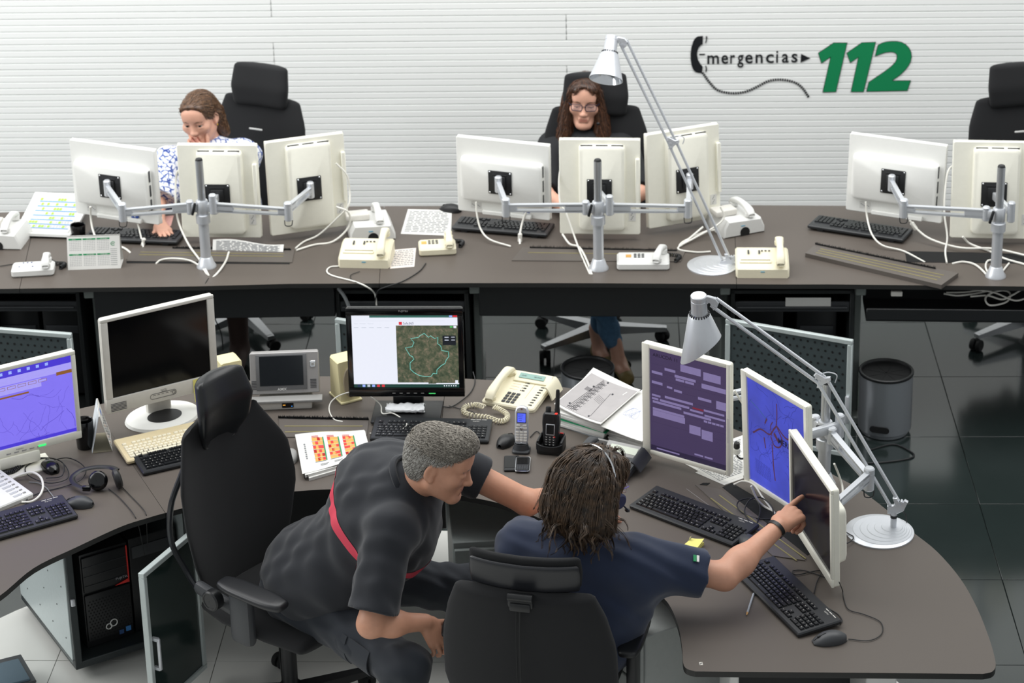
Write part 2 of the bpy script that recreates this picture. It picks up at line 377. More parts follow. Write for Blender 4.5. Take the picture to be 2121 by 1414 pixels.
def back_desk(fx0, fx1, rx0, rx1, label, panel, legs):
    b = atz((fx0+fx1)/2, 592, ZD); t = thing('desk', label, 'desk', (b.x, b.y+.4, 0), 0, 'back row desks'); X = T(t.location).inverted()
    xs = np.linspace(fx0, fx1, 9); xr = np.linspace(rx1, rx0, 9); mb = MB(X)
    worktop(mb, [(x, fy(x)) for x in xs]+[(x, ry(x)) for x in xr]); mb.build('worktop', [M_desk, M_edge], t)
    for (x0, x1, y0, y1) in panel:                 # cable duct hung under the front edge
        p, q = atz(x0, (fy(x0))-4, ZD), atz(x1, fy(x1)-4, ZD); d = q-p; L = d.length; Y = T(p.x, p.y, 0) @ RZ(math.degrees(math.atan2(d.y, d.x)))
        mb = MB(X @ Y); mb.box((L/2, .03, ZD-.105), (L, .02, .15), r=.004, seg=1); mb.box((L/2, .12, ZD-.175), (L, .18, .01)); mb.box((L/2, .22, ZD-.13), (L, .012, .1))
        mb.build('cable_duct', M_panel, t)
    for lx in legs:
        p = atz(lx, fy(lx)-5, ZD); mb = MB(X @ T(p.x, p.y, 0)); mb.box((0, .06, ZD-.05), (.045, .10, .04), r=.004, seg=1); mb.box((.006, .40, .35), (.03, .55, .70), r=.004, seg=1); mb.box((.006, .40, .02), (.05, .68, .04), r=.006, seg=1)
        mb.build('leg', M_legp, t)
    return t
back_desk(-160, 40, -160, 76, 'far left back row desk, cut off by the left edge, left of the slanting seam', [], [])
dk_b = back_desk(41, 785, 77, 795, 'back row desk with the white and green calendar and three monitors', [(190, 690, 600, 655)], [181])
back_desk(786, 1525, 796, 1520, 'back row desk in the middle, with the silver lamp at its right end', [(990, 1496, 600, 650)], [982, 1503])
dk_d = back_desk(1526, 2300, 1521, 2300, 'back row desk on the right with the crooked cable channel lid', [], [1785])
# open cable duct of the right desk
X = T(dk_d.location).inverted(); p, q = atz(1797, 589, ZD), atz(2290, 594, ZD); d = q-p; L = d.length; Y = T(p.x, p.y, 0) @ RZ(math.degrees(math.atan2(d.y, d.x)))
mb = MB(X @ Y); mb.box((L/2, .02, ZD-.15), (L, .012, .055), r=.003, seg=1); mb.box((L/2, .13, ZD-.18), (L, .22, .01)); mb.box((L/2, .25, ZD-.12), (L, .012, .12)); mb.build('cable_duct', M_panel, dk_d)
mb = MB(X @ Y); mb.box((.13, .03, ZD-.055), (.05, .02, .022), r=.003, seg=1); mb.build('power_socket', M_lgrey, dk_d)

def sm2(P, n=5): return [(v.x, v.y) for v in smooth_path([Vector((a, b, 0)) for a, b in P], n)]
IN = [(-60, 1262), (0, 1233), (70, 1176), (158, 1133), (249, 1091), (307, 1072), (342, 1062)]
INm = [(342, 1062), (389, 1050), (500, 1031), (640, 1015), (800, 1012), (900, 1019)]
INr = [(900, 1019), (950, 1025), (1018, 1038), (1060, 1050), (1101, 1066), (1200, 1110), (1300, 1172), (1368, 1232), (1390, 1259), (1406, 1300), (1413, 1342), (1415, 1372), (1422, 1384), (1440, 1390)]
_n = len(IN)-1; _m = len(INm)-1; _a = sm2(IN+INm[1:]+INr[1:]); IN, INm, INr = _a[:5*_n+1], _a[5*_n:5*(_n+_m)+1], _a[5*(_n+_m):]
RR = [(2036, 1395), (2054, 1391), (2062, 1380), (2060, 1360), (2048, 1319), (2024, 1259), (1990, 1199), (1941, 1142), (1890, 1101), (1832, 1052), (1779, 1012), (1741, 991), (1640, 938), (1525, 890), (1430, 862), (1330, 836), (1187, 805), (1080, 791), (925, 782)]
RM = [(925, 782), (800, 780), (660, 779), (500, 789), (400, 801), (300, 818), (212, 836), (192, 840)]
RL = [(192, 840), (161, 847), (80, 864), (0, 884), (-60, 902)]
def front_desk(pts, label):
    q = [atz(x, y, ZD) for x, y in pts]; c = sum(q, Vector())/len(q); t = thing('desk', label, 'desk', (c.x, c.y, 0), 0, 'curved front desk units')
    mb = MB(T(t.location).inverted()); worktop(mb, pts); mb.build('worktop', [M_desk, M_edge], t); return t
fd_l = front_desk(IN+RL, 'left unit of the curved front desk, under the purple map monitor')
RR = sm2(RR, 4)
fd_m = front_desk([(x+1 if i == 0 else x, y) for i, (x, y) in enumerate(INm[:-1])]+[(899, 1019), (924, 782)]+RM[1:], 'middle unit of the curved front desk, under the black monitor and touch panel')
fd_r = front_desk(INr+RR, 'right unit of the curved front desk, tapering to a rounded end')
# under-structure of the front desk
X = T(fd_r.location).inverted()
mb = MB(X)
a = atz(1700, 1400, .0); mb.box((.68, 6.62, .35), (.03, .34, .70), r=.004, seg=1); mb.build('leg', M_white, fd_r)
mb = MB(X); mb.box((1.16, 6.64, .35), (.10, .34, .70), r=.004, seg=1); mb.build('leg', M_white, fd_r)
mb = MB(X); mb.box((.92, 6.80, .4), (.42, .02, .55), r=.003, seg=1); mb.build('modesty_panel', M_panel, fd_r)
mb = MB(X); p = atz(1452, 1374, ZD); M_mark = mat('desk_mark', '#d8d4cc', .5)
mb.box((p.x, p.y, ZD+.0003), (.011, .016, .0006)); mb.box((p.x, p.y, ZD+.0008), (.012, .003, .0004), mi=1, M=T(p.x, p.y, 0) @ RZ(45) @ T(-p.x, -p.y, 0)); mb.build('maker_mark', [M_mark, M_black], fd_r)
for t, pts in ((fd_m, [(-.25, 8.38), (.1, 8.30)]),):
    mb = MB(T(t.location).inverted()); mb.box((-.85, 8.3, .40), (1.1, .02, .5), r=.003, seg=1); mb.build('modesty_panel', M_panel, t)
mb = MB(T(fd_l.location).inverted()); mb.box((-1.78, 8.1, .40), (.5, .02, .5), r=.003, seg=1, M=T(-1.78, 8.1, 0) @ RZ(25) @ T(1.78, -8.1, 0)); mb.build('modesty_panel', M_panel, fd_l)

# cable channel lids and openings
M_lid = mat('lid_laminate', '#5d5752', .45, var=.1, scale=900); M_olive = mat('olive_groove', '#8c8355', .6); M_brush = mat('brush', '#0d0e0f', .9)
def lid(pix, label, gr=(), brush=None, z0=ZD, th=.004, group='cable channel lids', thick=0):
    q = [atz(x, y, z0+th) for x, y in pix]; c = sum(q, Vector())/4
    t = thing('channel_lid', label, 'lid', (c.x, c.y, z0), 0, group); X = T(t.location).inverted()
    mb = MB(X); mb.prism([(v.x, v.y) for v in q], z0+.0002, z0+th); mb.build('plate', M_lid, t)
    def at(u, v): a = q[0].lerp(q[1], u); b = q[3].lerp(q[2], u); return a.lerp(b, v)
    for v in gr:
        a, b = at(.06, v), at(.94, v); d = (b-a).normalized(); w = Vector((-d.y, d.x, 0))*.0025
        mb = MB(X); mb.prism([(a-w).xy, (b-w).xy, (b+w).xy, (a+w).xy], z0+th, z0+th+.001); mb.build('groove', M_olive, t)
    if brush:
        a, b = at(brush[0], brush[2]), at(brush[1], brush[2]); mb = MB(X); n = 130
        for k in range(n):
            p = a.lerp(b, k/n); d = (b-a).normalized(); w = Vector((-d.y, d.x, 0))
            for s in (-1, 1):
                h = random.uniform(.006, .013); tip = p+w*s*random.uniform(.002, .009)+Vector((0, 0, h)); mb.add([p-d*.003, p+d*.003, tip], [[0, 1, 2]])
        mb.add([a-Vector((0, 0, .004))+w*.006, b-Vector((0, 0, .004))+w*.006, b-w*.006-Vector((0, 0, .004)), a-w*.006-Vector((0, 0, .004))], [[0, 1, 2, 3]], 0, T(0, 0, .005))
        mb.build('brush_strip', M_brush, t, kind='stuff')
    return t
def slot(pix, name, label, parent):
    q = [atz(x, y, ZD) for x, y in pix]; X = T(parent.location).inverted(); mb = MB(X); mb.prism([(v.x, v.y) for v in q], ZD+.0002, ZD+.0012); return mb.build(name, M_brush, parent, label=label)
lid([(275, 512), (610, 517), (605, 543), (262, 540)], 'grey cable channel lid behind the calendar, under the leaning sheet', (.35, .55), (.25, .98, .02))
slot([(262, 537), (600, 540), (600, 547), (262, 545)], 'channel_slot', 'dark open cable slot', dk_b)
lid([(1082, 512), (1420, 519), (1410, 541), (1060, 539)], 'grey cable channel lid around the middle monitor pole', (.4,), (.05, .95, .02))
lid([(1690, 505), (1985, 565), (1950, 590), (1668, 524)], 'crooked cable channel lid lifted out at an angle on the right desk', (.35, .55, .75), (.0, .85, .03), th=.02)
slot([(1874, 520), (2300, 530), (2300, 548), (1878, 543)], 'channel_slot', 'black open cable slot without lid', dk_d)
lid([(577, 864), (764, 868), (760, 900), (580, 905)], 'cable channel lid with a brush edge in front of the touch panel', (.45, .75), (0, 1, .03))
lid([(1440, 1003), (1494, 1013), (1668, 1160), (1600, 1150)], 'cable channel lid with two olive grooves beside the front right keyboards', ())
for a, b in (((1472, 1031), (1650, 1160)), ((1490, 1025), (1669, 1156))):
    p, q = atz(*a, ZD+.005), atz(*b, ZD+.005); d = (q-p).normalized(); w = Vector((-d.y, d.x, 0))*.0025
    mb = MB(T(fd_r.location).inverted()); mb.prism([(p-w).xy, (q-w).xy, (q+w).xy, (p+w).xy], ZD+.004, ZD+.0052); mb.build('groove', M_olive, fd_r)
slot([(1496, 1009), (1516, 1000), (1560, 1026), (1690, 1140), (1672, 1150)], 'channel_slot', 'black open cable slot', fd_r)
slot([(1449, 1004), (1456, 1000), (1471, 1000), (1465, 1005)], 'cable_slot', 'small black cable hole', fd_r)
# seam lines cut in the tops
def seam(parent, pix, w=.0012):
    mb = MB(T(parent.location).inverted())
    for a, b in zip(pix[:-1], pix[1:]):
        p, q = atz(*a), atz(*b); d = (q-p).normalized(); n = Vector((-d.y, d.x, 0))*w; mb.prism([(p-n).xy, (q-n).xy, (q+n).xy, (p+n).xy], ZD+.0001, ZD+.0004)
    mb.build('joint_line', M_grey if parent is fd_r else M_edge, parent)
seam(fd_r, [(1422, 1012), (1475, 1051), (1609, 1154)], .0007)

# ================================================================== CABINETS with perforated doors
M_cabin = mat('cabinet_dark', '#1d2021', .45); M_doorp = mat('door_perforated', '#3b4547', .5); M_frame = mat('door_frame', '#c3cccb', .4, metal=.3)
def pdoor(parent, A, B, z0, z1, name='door'):       # hinge at A, free edge at B (world), perforated sheet in a pale frame
    d = B-A; L = d.length; X = parent.matrix_local.inverted() @ T(A.x, A.y, 0) @ RZ(math.degrees(math.atan2(d.y, d.x))); H = z1-z0
    mb = MB(X); f = .022
    for c, s in (((L/2, 0, z1-f/2), (L, .022, f)), ((L/2, 0, z0+f/2), (L, .022, f)), ((f/2, 0, (z0+z1)/2), (f, .022, H-2*f)), ((L-f/2, 0, (z0+z1)/2), (f, .022, H-2*f))): mb.box(c, s, r=.003, seg=1)
    o = mb.build(name, M_frame, parent)
    mb = MB(X); mb.box((L/2, .001, (z0+z1)/2), (L-2*f, .008, H-2*f)); mb.build('perforated_sheet', M_doorp, o, M=Matrix())
    mb = MB(X); n = 0
    for i in range(int((L-.06)/.032)+1):
        for j in range(int((H-.06)/.032)+1):
            x = .04+.032*i+(.016 if j % 2 else 0)
            if x < L-.035: mb.lathe([(.0055, 0), (.0055, .0012)], 8, M=T(x, -.003, z0+.04+.032*j) @ RX(90))
    mb.build('perforation', M_brush, o, kind='stuff')
    mb = MB(X); mb.box((L-.012, -.018, z0+H*.42), (.016, .02, .13), r=.004); mb.build('handle', M_alum, o)
    return o
def cabinet(px0, px1, label, hinge, free, extra=0):
    p, q = atz(px0, 605, .66), atz(px1, 605, .66); c = (p+q)/2; d = q-p; L = d.length
    t = thing('computer_cabinet', label, 'cabinet', (c.x, c.y, 0), math.degrees(math.atan2(d.y, d.x)), 'dark computer cabinets under the back row')
    bpy.context.view_layer.update(); D = .62; mb = MB(); w = .018
    mb.box((-L/2+w/2, D/2, .36), (w, D, .62), r=.002, seg=1); mb.box((L/2-w/2, D/2, .36), (w, D, .62), r=.002, seg=1); mb.box((0, D/2, .66), (L, D, w), r=.002, seg=1); mb.box((0, D/2, .06), (L, D, w)); mb.box((0, D-.006, .36), (L, .012, .6)); mb.box((0, D/2, .028), (L-.06, D-.06, .045))
    mb.build('body', M_cabin, t)
    mb = MB(); mb.box((0, .015, .585), (L-2*w, .012, .05), r=.003, seg=1); mb.cyl((-L/2+.03, .0, .585), (L/2-.03, .0, .585), .006); mb.build('rail', M_dgrey, t)
    mb = MB()
    for s in (-1, 1): mb.box((s*L*.22, .34, .30), (.18, .42, .42), r=.006); mb.box((s*L*.22, .125, .42), (.15, .01, .04), r=.002, mi=1)
    mb.build('computer_tower', [M_black, M_dgrey], t)
    pdoor(t, hinge, free, .05, .61); return t
cb1 = cabinet(-40, 164, 'dark cabinet under the far left desk, perforated door ajar behind the purple monitor', atz(-60, 674, .61), atz(148, 690, .61))
cb2 = cabinet(694, 970, 'dark cabinet half hidden behind the black map monitor, door open', atz(695, 658, .61), atz(925, 693, .61))
cb3 = cabinet(1514, 1770, 'dark cabinet with wide open perforated door behind the near lamp', atz(1504, 659, .61), atz(1767, 704, .61))
X = cb3.matrix_local.inverted(); p = atz(1640, 672, .59)
mb = MB(); mb.box((.07, .008, .605), (.20, .002, .05)); mb.build('paper_label', M_paper, cb3)
# pc cabinet under the front left desk, door swung open
pA, pB = atz(143, 1143, .62), atz(50, 1190, .62)
def corner(x, y, z): return atz(x, y, z)
fl0 = atz(159, 1398, .02); fr0 = fl0+Vector((.36, .10, 0)); bk = (atz(52, 1247, .05)-fl0); bk.z = 0
dirw = Vector((.95, .28, 0)).normalized(); dird = Vector((bk.x, bk.y, 0)).normalized(); dirw = Vector((dird.y, -dird.x, 0))
t = thing('computer_cabinet', 'pale computer cabinet under the left desk with its glass door swung open', 'cabinet', (fl0.x, fl0.y, 0), math.degrees(math.atan2(dirw.y, dirw.x)))
CW, CD = .50, .60; w = .018; M_cabw = mat('cabinet_pale', '#c9d3d3', .4, metal=.2); M_cabe = mat('cabinet_edge', '#2b3133', .4)
mb = MB(); mb.box((w/2, CD/2+.015, .35), (w, CD-.03, .60), r=.002, seg=1)
for i in range(4):
    for j in range(5): mb.lathe([(.003, 0), (.003, .001)], 8, mi=1, M=T(-.0005, .08+i*.14+(.07 if j % 2 else 0), .14+j*.11) @ RY(-90))
mb.build('side_panel', [M_cabw, M_black], t)
mb = MB(); mb.box((CW-w/2, CD/2, .35), (w, CD, .60), r=.002, seg=1); mb.build('side_panel', M_cabw, t)
mb = MB(); mb.box((CW/2, CD/2, .055), (CW, CD, .03), r=.003, seg=1); mb.box((CW/2, CD/2, .65), (CW, CD, .018), r=.002); mb.box((CW/2, CD-.008, .35), (CW-2*w, .012, .6)); mb.box((.014, .006, .36), (.028, .014, .60), r=.003, seg=1); mb.box((CW-.014, .006, .36), (.028, .014, .60), r=.003, seg=1); mb.box((CW/2, CD/2+.04, .02), (CW-.08, CD-.1, .035)); mb.build('body', M_cabe, t)
mb = MB(); mb.box((.012, -.004, .33), (.016, .01, .03), r=.003, mi=0); mb.build('latch', M_alum, t)
pcM = T(.17, .06, .072)
mb = MB(pcM); mb.box((0, .23, .20), (.19, .44, .40), r=.005); mb.box((0, .004, .315), (.182, .014, .15), r=.006); mb.box((0, .004, .13), (.182, .014, .20), r=.006)
for z in (.27, .31, .35): mb.box((0, -.004, z), (.176, .002, .0015), mi=1)
mb.build('computer_tower', [M_black, M_dgrey], t); pc = t.children[-1]
mb = MB(pcM); mb.box((.086, -.005, .32), (.004, .004, .15)); mb.prism([(.03, .24), (.088, .24), (.088, .256)], 0, .003, M=T(0, -.004, 0) @ UP); mb.build('red_trim', M_red, pc)
mb = MB(pcM @ T(.035, -.0045, .262) @ UP); mb.text('FUJITSU', .014, Matrix(), 0, sx=1.1); mb.build('lettering', M_alum, pc)
mb = MB(pcM); 
for cx, cz, r in ((-.008, .076, .011), (.012, .086, .014)):
    mb.tube([(cx+r*math.cos(a), -.005, cz+r*math.sin(a)) for a in np.linspace(0, 2*PI, 17)[:-1]], .0022, 6, n=1, closed=True)
mb.build('infinity_emblem', M_white, pc)
mb = MB(pcM); mb.box((.04, -.004, .036), (.018, .002, .018)); mb.box((.068, -.004, .042), (.02, .002, .02), mi=1); mb.build('sticker', [mat('sticker_dark', '#2a4a7a', .4), mat('sticker_blue', '#3d7fc0', .4)], pc)
mb = MB(pcM)
for i in range(13):
    for j in range(14): mb.lathe([(.0032, 0), (.0032, .001)], 6, M=T(-.08+i*.013+(.0065 if j % 2 else 0), -.0035, .045+j*.012) @ RX(90))
mb.build('vent_holes', M_brush, pc, kind='stuff')
mb = MB(T(.37, .08, .072)); mb.box((0, .21, .20), (.19, .42, .40), r=.005); mb.box((0, -.002, .34), (.17, .004, .05), r=.002, mi=1); mb.build('computer_tower', [M_black, M_dgrey], t)
# glass door
M_dglass = mat('smoked_glass', '#25312f', .12, spec=.6, var=.03)
A = t.matrix_basis.inverted() if False else None
bpy.context.view_layer.update()
dz1, dz0 = .645, .06; B = atz(291, 1188, dz1); Hn = atz(402, 1095, dz1); d = B-Hn; Ld = .46; d.normalize()
Xd = t.matrix_world.inverted() @ T(Hn.x, Hn.y, 0) @ RZ(math.degrees(math.atan2(d.y, d.x))); Ld = (B-Hn).length; f = .02; H = dz1-dz0
mb = MB(Xd)
for c, s in (((Ld/2, 0, dz1-f/2), (Ld, .024, f)), ((Ld/2, 0, dz0+f/2), (Ld, .024, f)), ((f/2, 0, (dz0+dz1)/2), (f, .024, H-2*f)), ((Ld-f/2, 0, (dz0+dz1)/2), (f, .024, H-2*f))): mb.box(c, s, r=.002, seg=1)
dr = mb.build('door', M_frame, t)
mb = MB(Xd); mb.box((Ld/2, 0, (dz0+dz1)/2), (Ld-2*f, .008, H-2*f)); mb.build('glass_pane', M_dglass, dr)
mb = MB(Xd); hz = dz0+H*.42
for y in (.03,): mb.box((Ld-.03, y, hz), (.012, .012, .13), r=.003, seg=1); mb.box((Ld-.03, y/2, hz+.06), (.012, .03, .012)); mb.box((Ld-.03, y/2, hz-.06), (.012, .03, .012))
mb.build('handle', M_alum, dr)
# drawer pedestals seen between the two front people and right of the seated one
def pedestal(c, rz, w, d, h, label, m):
    t = thing('drawer_pedestal', label, 'cabinet', c, rz); mb = MB(); mb.box((0, 0, h/2+.02), (w, d, h-.04), r=.004, seg=1)
    for sx in (-1, 1):
        for sy in (-1, 1): mb.cyl((sx*(w/2-.05), sy*(d/2-.05), 0), (sx*(w/2-.05), sy*(d/2-.05), .045), .02)
    mb.build('body', m, t)
    for k in range(3):
        mb = MB(); z = .06+(h-.08)*(k+.5)/3; mb.box((0, -d/2-.008, z), (w-.01, .016, (h-.09)/3-.006), r=.003, seg=1); o = mb.build('drawer', m, t)
        mb = MB(); mb.box((0, -d/2-.02, z+.05), (.12, .012, .012), r=.003, seg=1); mb.build('handle', M_dgrey, o)
pedestal((-.06, 7.75, 0), 4, .42, .5, .55, 'grey drawer pedestal under the middle desk behind the stooping man', mat('pedestal_grey', '#8c9391', .45))
pedestal((.52, 7.05, 0), -60, .42, .5, .6, 'pale drawer pedestal under the right desk beside the seated person', mat('pedestal_pale', '#a9adab', .45))

# ================================================================== WASTE BINS
def bin_(px, py, label, slot=True):
    z = .30; p = atz(px, py, z); r = .119
    t = thing('waste_bin', label, 'bin', (p.x, p.y, 0), 0, None)
    mb = MB(); mb.lathe([(r-.016, 0), (r-.012, .004), (r-.012, .018), (r-.004, .02), (r, .024), (r, z-.012), (r-.008, z-.012), (r-.01, .03)], 40, cap=False); mb.lathe([(r-.03, .018), (r-.012, .018)], 40); mb.build('body', M_bin, t)
    mb = MB(); mb.lathe([(r+.001, z-.014), (r+.003, z-.010), (r+.003, z-.002), (r, z), (r-.008, z-.001), (r-.012, z-.012)], 40, cap=False); mb.build('rim', M_black, t)
    mb = MB(); mb.lathe([(r-.012, .03), (r-.012, z-.008)], 32, cap=False); mb.lathe([(.001, z-.022), (r-.012, z-.016)], 32)
    for k in range(4): mb.box((0, 0, z-.018), (2*r-.022, .005, .006), M=RZ(45*k+20))
    mb.build('liner', M_rub, t)
    if slot: mb = MB(); mb.prism(rrect(.088, .03, .0145), 0, .004, M=RZ(-20) @ T(0, -r-.0005, .058) @ RX(90)); mb.build('grip_slot', M_rub, t)
    return t
M_bin = mat('bin_silver', '#a9adb3', .33, metal=.7, var=.03)
bin_(1217, 759, 'silver bin with black lid behind the paper stack, beside the woman’s foot', False)
bin_(1836, 765, 'silver bin with black grip slot right of the open perforated door')

# ================================================================== MONITORS
M_scroff = mat('screen_glass_off', '#090a0c', .14, spec=.25, var=.02)
def rotp(port): return RY(90) if port else Matrix()
def monitor_body(t, W, H, case, port=False, back=True, scr=(.42, .322), zoff=.008, plate=True, glass=None):
    R = rotp(port); mb = MB(R); th = .022
    # frame: a rounded slab with the screen recessed
    sw, sh = scr; mb.prism(rrect(W, H, .010), 0, th, 0, T(0, th, 0) @ UP, ch=.003)
    o = mb.build('casing', case, t)
    b = .0
    mb = MB(R)
    for c, s in (((0, -.003, (H/2+zoff+sh/2)/2), (W, .010, H/2-zoff-sh/2)), ((0, -.003, -(H/2-zoff+sh/2)/2), (W, .010, H/2+zoff-sh/2)), ((-(W/2+sw/2)/2, -.003, zoff), (W/2-sw/2, .010, sh)), (((W/2+sw/2)/2, -.003, zoff), (W/2-sw/2, .010, sh))):
        mb.box(c, s, r=.003, seg=2)
    mb.build('bezel', case, t)
    mb = MB(R); mb.rect(-sw/2, zoff-sh/2, sw/2, zoff+sh/2, -.0006); mb.build('screen', glass or M_scroff, t)
    if back:
        mb = MB(R); bw, bh = W*.90, H*.58; zc = -H*.03
        pr = rrect(bw, bh, .02); pr2 = rrect(bw-.03, bh-.03, .02)
        n = len(pr); V = [(p[0], th-.001, p[1]+zc) for p in pr]+[(p[0], th+.03, p[1]+zc) for p in rrect(bw-.012, bh-.012, .02)]+[(p[0], th+.036, p[1]+zc) for p in pr2]
        F = [[i*n+(k+1) % n, i*n+k, (i+1)*n+k, (i+1)*n+(k+1) % n] for i in range(2) for k in range(n)]+[[2*n+k for k in range(n)][::-1]]
        mb.add(V, F); mb.build('back_shell', case, t)
        mb = MB(R)
        for k in range(3): mb.box((-bw/2+.002, th+.015, zc-.07+.07*k), (.004, .010, .055), r=.001, seg=1)
        mb.build('vent_slot', M_dgrey, t)
        mb = MB(R); mb.box((-.02, th+.010, -H/2+.012), (.24, .02, .020), r=.003, seg=1); mb.build('control_strip', case, t)
        mb = MB(R @ T(W*.30, th+.0005, -H*.40)); mb.box((0, 0, 0), (.05, .002, .032)); 
        for k in range(6): mb.box((-.018+.007*k, .0012, .004*(k % 3)-.004), (.004, .001, .004), mi=1)
        mb.build('rating_label', [M_paper, M_inkg], t)
    if plate:
        mb = MB(); y = th+.036 if back else th
        mb.box((0, y+.003, -.008), (.115, .006, .115), r=.004, seg=2)
        mb.box((0, y+.011, -.008), (.06, .016, .07), r=.006); mb.box((0, y+.006, .032), (.07, .006, .006), r=.002, mi=0)
        for sx in (-1, 1):
            for sz in (-1, 1): mb.lathe([(.0045, 0), (.003, .002)], 10, 1, T(sx*.05, y+.006, -.008+sz*.05) @ RX(-90))
        mb.build('mount_plate', [M_black, M_chrome], t)
def mon_thing(label, c, yaw, W, H, tilt=0, group=None):
    t = thing('monitor', label, 'monitor', (0, 0, 0), 0, group)
    t.matrix_basis = T(*c) @ RZ(yaw) @ RX(-tilt); return t
M_mw = mat('monitor_white', '#eeeeea', .42, var=.02)
# far row: the backs face us
def far_mon(c, yaw, tilt, W, H, port, case, label):
    y = rad(yaw); n = Vector((math.sin(y), -math.cos(y), 0)); c = Vector(c)-n*.022
    t = mon_thing(label, c, yaw+180, W, H, -tilt, 'back row monitors'); monitor_body(t, .455, .37, case, port); return t
FM = [((-1.854, 10.091, .996), -23, 0, 0, M_mw, 'white landscape monitor seen from behind, left of the left back station'),
      ((-1.351, 9.958, .989), -4.7, 1, 1, M_cream, 'cream upright monitor seen from behind, middle of the left back station'),
      ((-.950, 10.022, .988), 17.6, 2.5, 1, M_cream, 'cream upright monitor seen from behind, right of the left back station'),
      ((-.046, 10.027, .995), -20.2, 0, 0, M_mw, 'white landscape monitor seen from behind, left of the middle back station'),
      ((.397, 9.902, .988), -4.9, 4, 1, M_cream, 'cream upright monitor seen from behind, in front of the woman with glasses'),
      ((.791, 10.015, .988), 21, 3.5, 1, M_cream, 'cream upright monitor seen from behind, crossed by the far silver lamp arm'),
      ((1.753, 9.917, .992), -25.8, 5, 0, M_mw, 'white landscape monitor seen from behind, left of the right back station'),
      ((2.169, 9.757, .984), -6.3, 5, 1, M_cream, 'cream upright monitor seen from behind, cut off by the right edge')]
MON = []
for c, yaw, tilt, port, case, label in FM: MON.append(far_mon(c, yaw, tilt, .455, .37, port, case, label))
bpy.context.view_layer.update()

# near monitors
def near_mon(name_label, c, yaw, tilt, port, case, **k):
    t = mon_thing(name_label, c, yaw, 0, 0, tilt, 'front desk monitors'); monitor_body(t, .455, .37, case, port, **k); return t
# purple map monitor, left edge
yw = rad(29); TR = atz(152.6, 723, 1.168); c = TR-Vector((math.cos(yw), math.sin(yw), 0))*.2275-Vector((0, 0, .185))
m1 = near_mon('cream monitor with a purple map on screen, at the left edge', c, 29, -2, 0, M_cream, plate=False)
E_lil = emit('screen_lilac', '#8476f2', 1.0, var=.04, scale=20); E_lil2 = emit('screen_lilac_pale', '#a9a0f6', 1); E_ind = emit('screen_indigo', '#4a3ad2', 1); E_brn = emit('screen_brown', '#8a5a2c', 1); E_roa = emit('screen_road', '#5a49c0', .9); E_icon = emit('screen_icon', '#9db4ff', 1)
mb = MB(); z0, z1, x0, x1 = .008-.161, .008+.161, -.21, .21; y = -.0012
mb.rect(x0, z0, x1, z1, y, 0); mb.rect(x0, z1-.030, x1, z1, y-.0002, 1); mb.rect(x0, z1-.062, x1, z1-.030, y-.0002, 2); mb.rect(x0, z1-.10, x1-.12, z1-.066, y-.0002, 2); mb.rect(x1-.06, z1-.072, x1, z1-.058, y-.0004, 3); mb.rect(x0, z0, x1, z0+.014, y-.0002, 1); mb.rect(x0+.0, z1-.115, x0+.25, z1-.108, y-.0004, 3)
for k in range(6): mb.rect(x1-.10-.035*k, z1-.020, x1-.088-.035*k, z1-.008, y-.0004, 5)
for k in range(7): mb.rect(x0+.05+.04*k, z1-.082, x0+.082+.04*k, z1-.070, y-.0004, 3); mb.rect(x0+.0515+.04*k, z1-.0805, x0+.0805+.04*k, z1-.0715, y-.0006, 2)
rr = random.Random(3)
for k in range(26):
    p = [x0+rr.uniform(.03, .39), z0+rr.uniform(.02, .2)]; pts = [(p[0], y-.0004, p[1])]; a = rr.uniform(0, 6.3)
    for i in range(7): a += rr.uniform(-.5, .5); p = [min(x1-.004, max(x0+.004, p[0]+.016*math.cos(a))), min(z1-.12, max(z0+.016, p[1]+.016*math.sin(a)))]; pts.append((p[0], y-.0004, p[1]))
    mb.ribbon(pts, .0009 if k > 4 else .0016, y-.0004, 4, n=3)
mb.build('screen_image', [E_lil, E_ind, E_lil2, E_brn, E_roa, E_icon], m1)
mb = MB(); mb.box((-.02, .03, -.21), (.16, .09, .05), r=.01); mb.cyl((-.02, .03, -.27), (-.02, .03, -.18), .03); mb.box((-.02, .0, -.25), (.24, .12, .012), r=.005); mb.build('stand', M_cream, m1)
mb = MB(); mb.box((.07, -.010, -.172), (.03, .003, .006)); mb.build('power_light', emit('led_green', '#3ef07a', 1.2), m1)
mb = MB()
for k in range(5): mb.box((-.06+.03*k, -.009, -.174), (.018, .002, .005), r=.0008, seg=1)
mb.text('FUJITSU', .008, T(-.03, -.009, -.166) @ UP, 1); mb.build('buttons', [M_grey, M_ink], m1)
# grey-white switched-off monitor
m2 = near_mon('light grey monitor switched off, with a yellow note stuck on its frame', (-1.381, 8.164, 1.02), 28.5, -2, 0, M_lgrey, plate=False, scr=(.398, .30), zoff=.022)
m2.scale = (1.015, 1, 1.09)
mb = MB(); mb.lathe([(.13, 0), (.135, .004), (.13, .014), (.10, .020), (.085, .021)], 40, M=T(0, .02, -.268) @ SC(1.1, .85, 1)); mb.build('base', M_mw, m2)
mb = MB(); mb.lathe([(.062, 0), (.062, .0235)], 32, M=T(0, -.005, -.268) @ SC(1.1, .8, 1)); mb.build('base_recess', M_black, m2)
mb = MB(); mb.box((0, .06, -.2), (.1, .035, .16), r=.012); mb.build('stand', M_lgrey, m2)
mb = MB()
for k in range(6): mb.box((-.18, -.0085, -.176+.0055*k), (.062, .002, .0018))
mb.build('speaker_slots', M_ink, m2)
mb = MB(); mb.tube([(p[0], -.009, p[1]-.158) for p in rrect(.105, .02, .009)], .0008, 4, n=1, closed=True)
for k in range(5): mb.tube([(-.036+.017*k+.005*math.cos(a), -.009, -.158+.005*math.sin(a)) for a in np.linspace(.4, 2.7, 6)], .0007, 4, n=1)
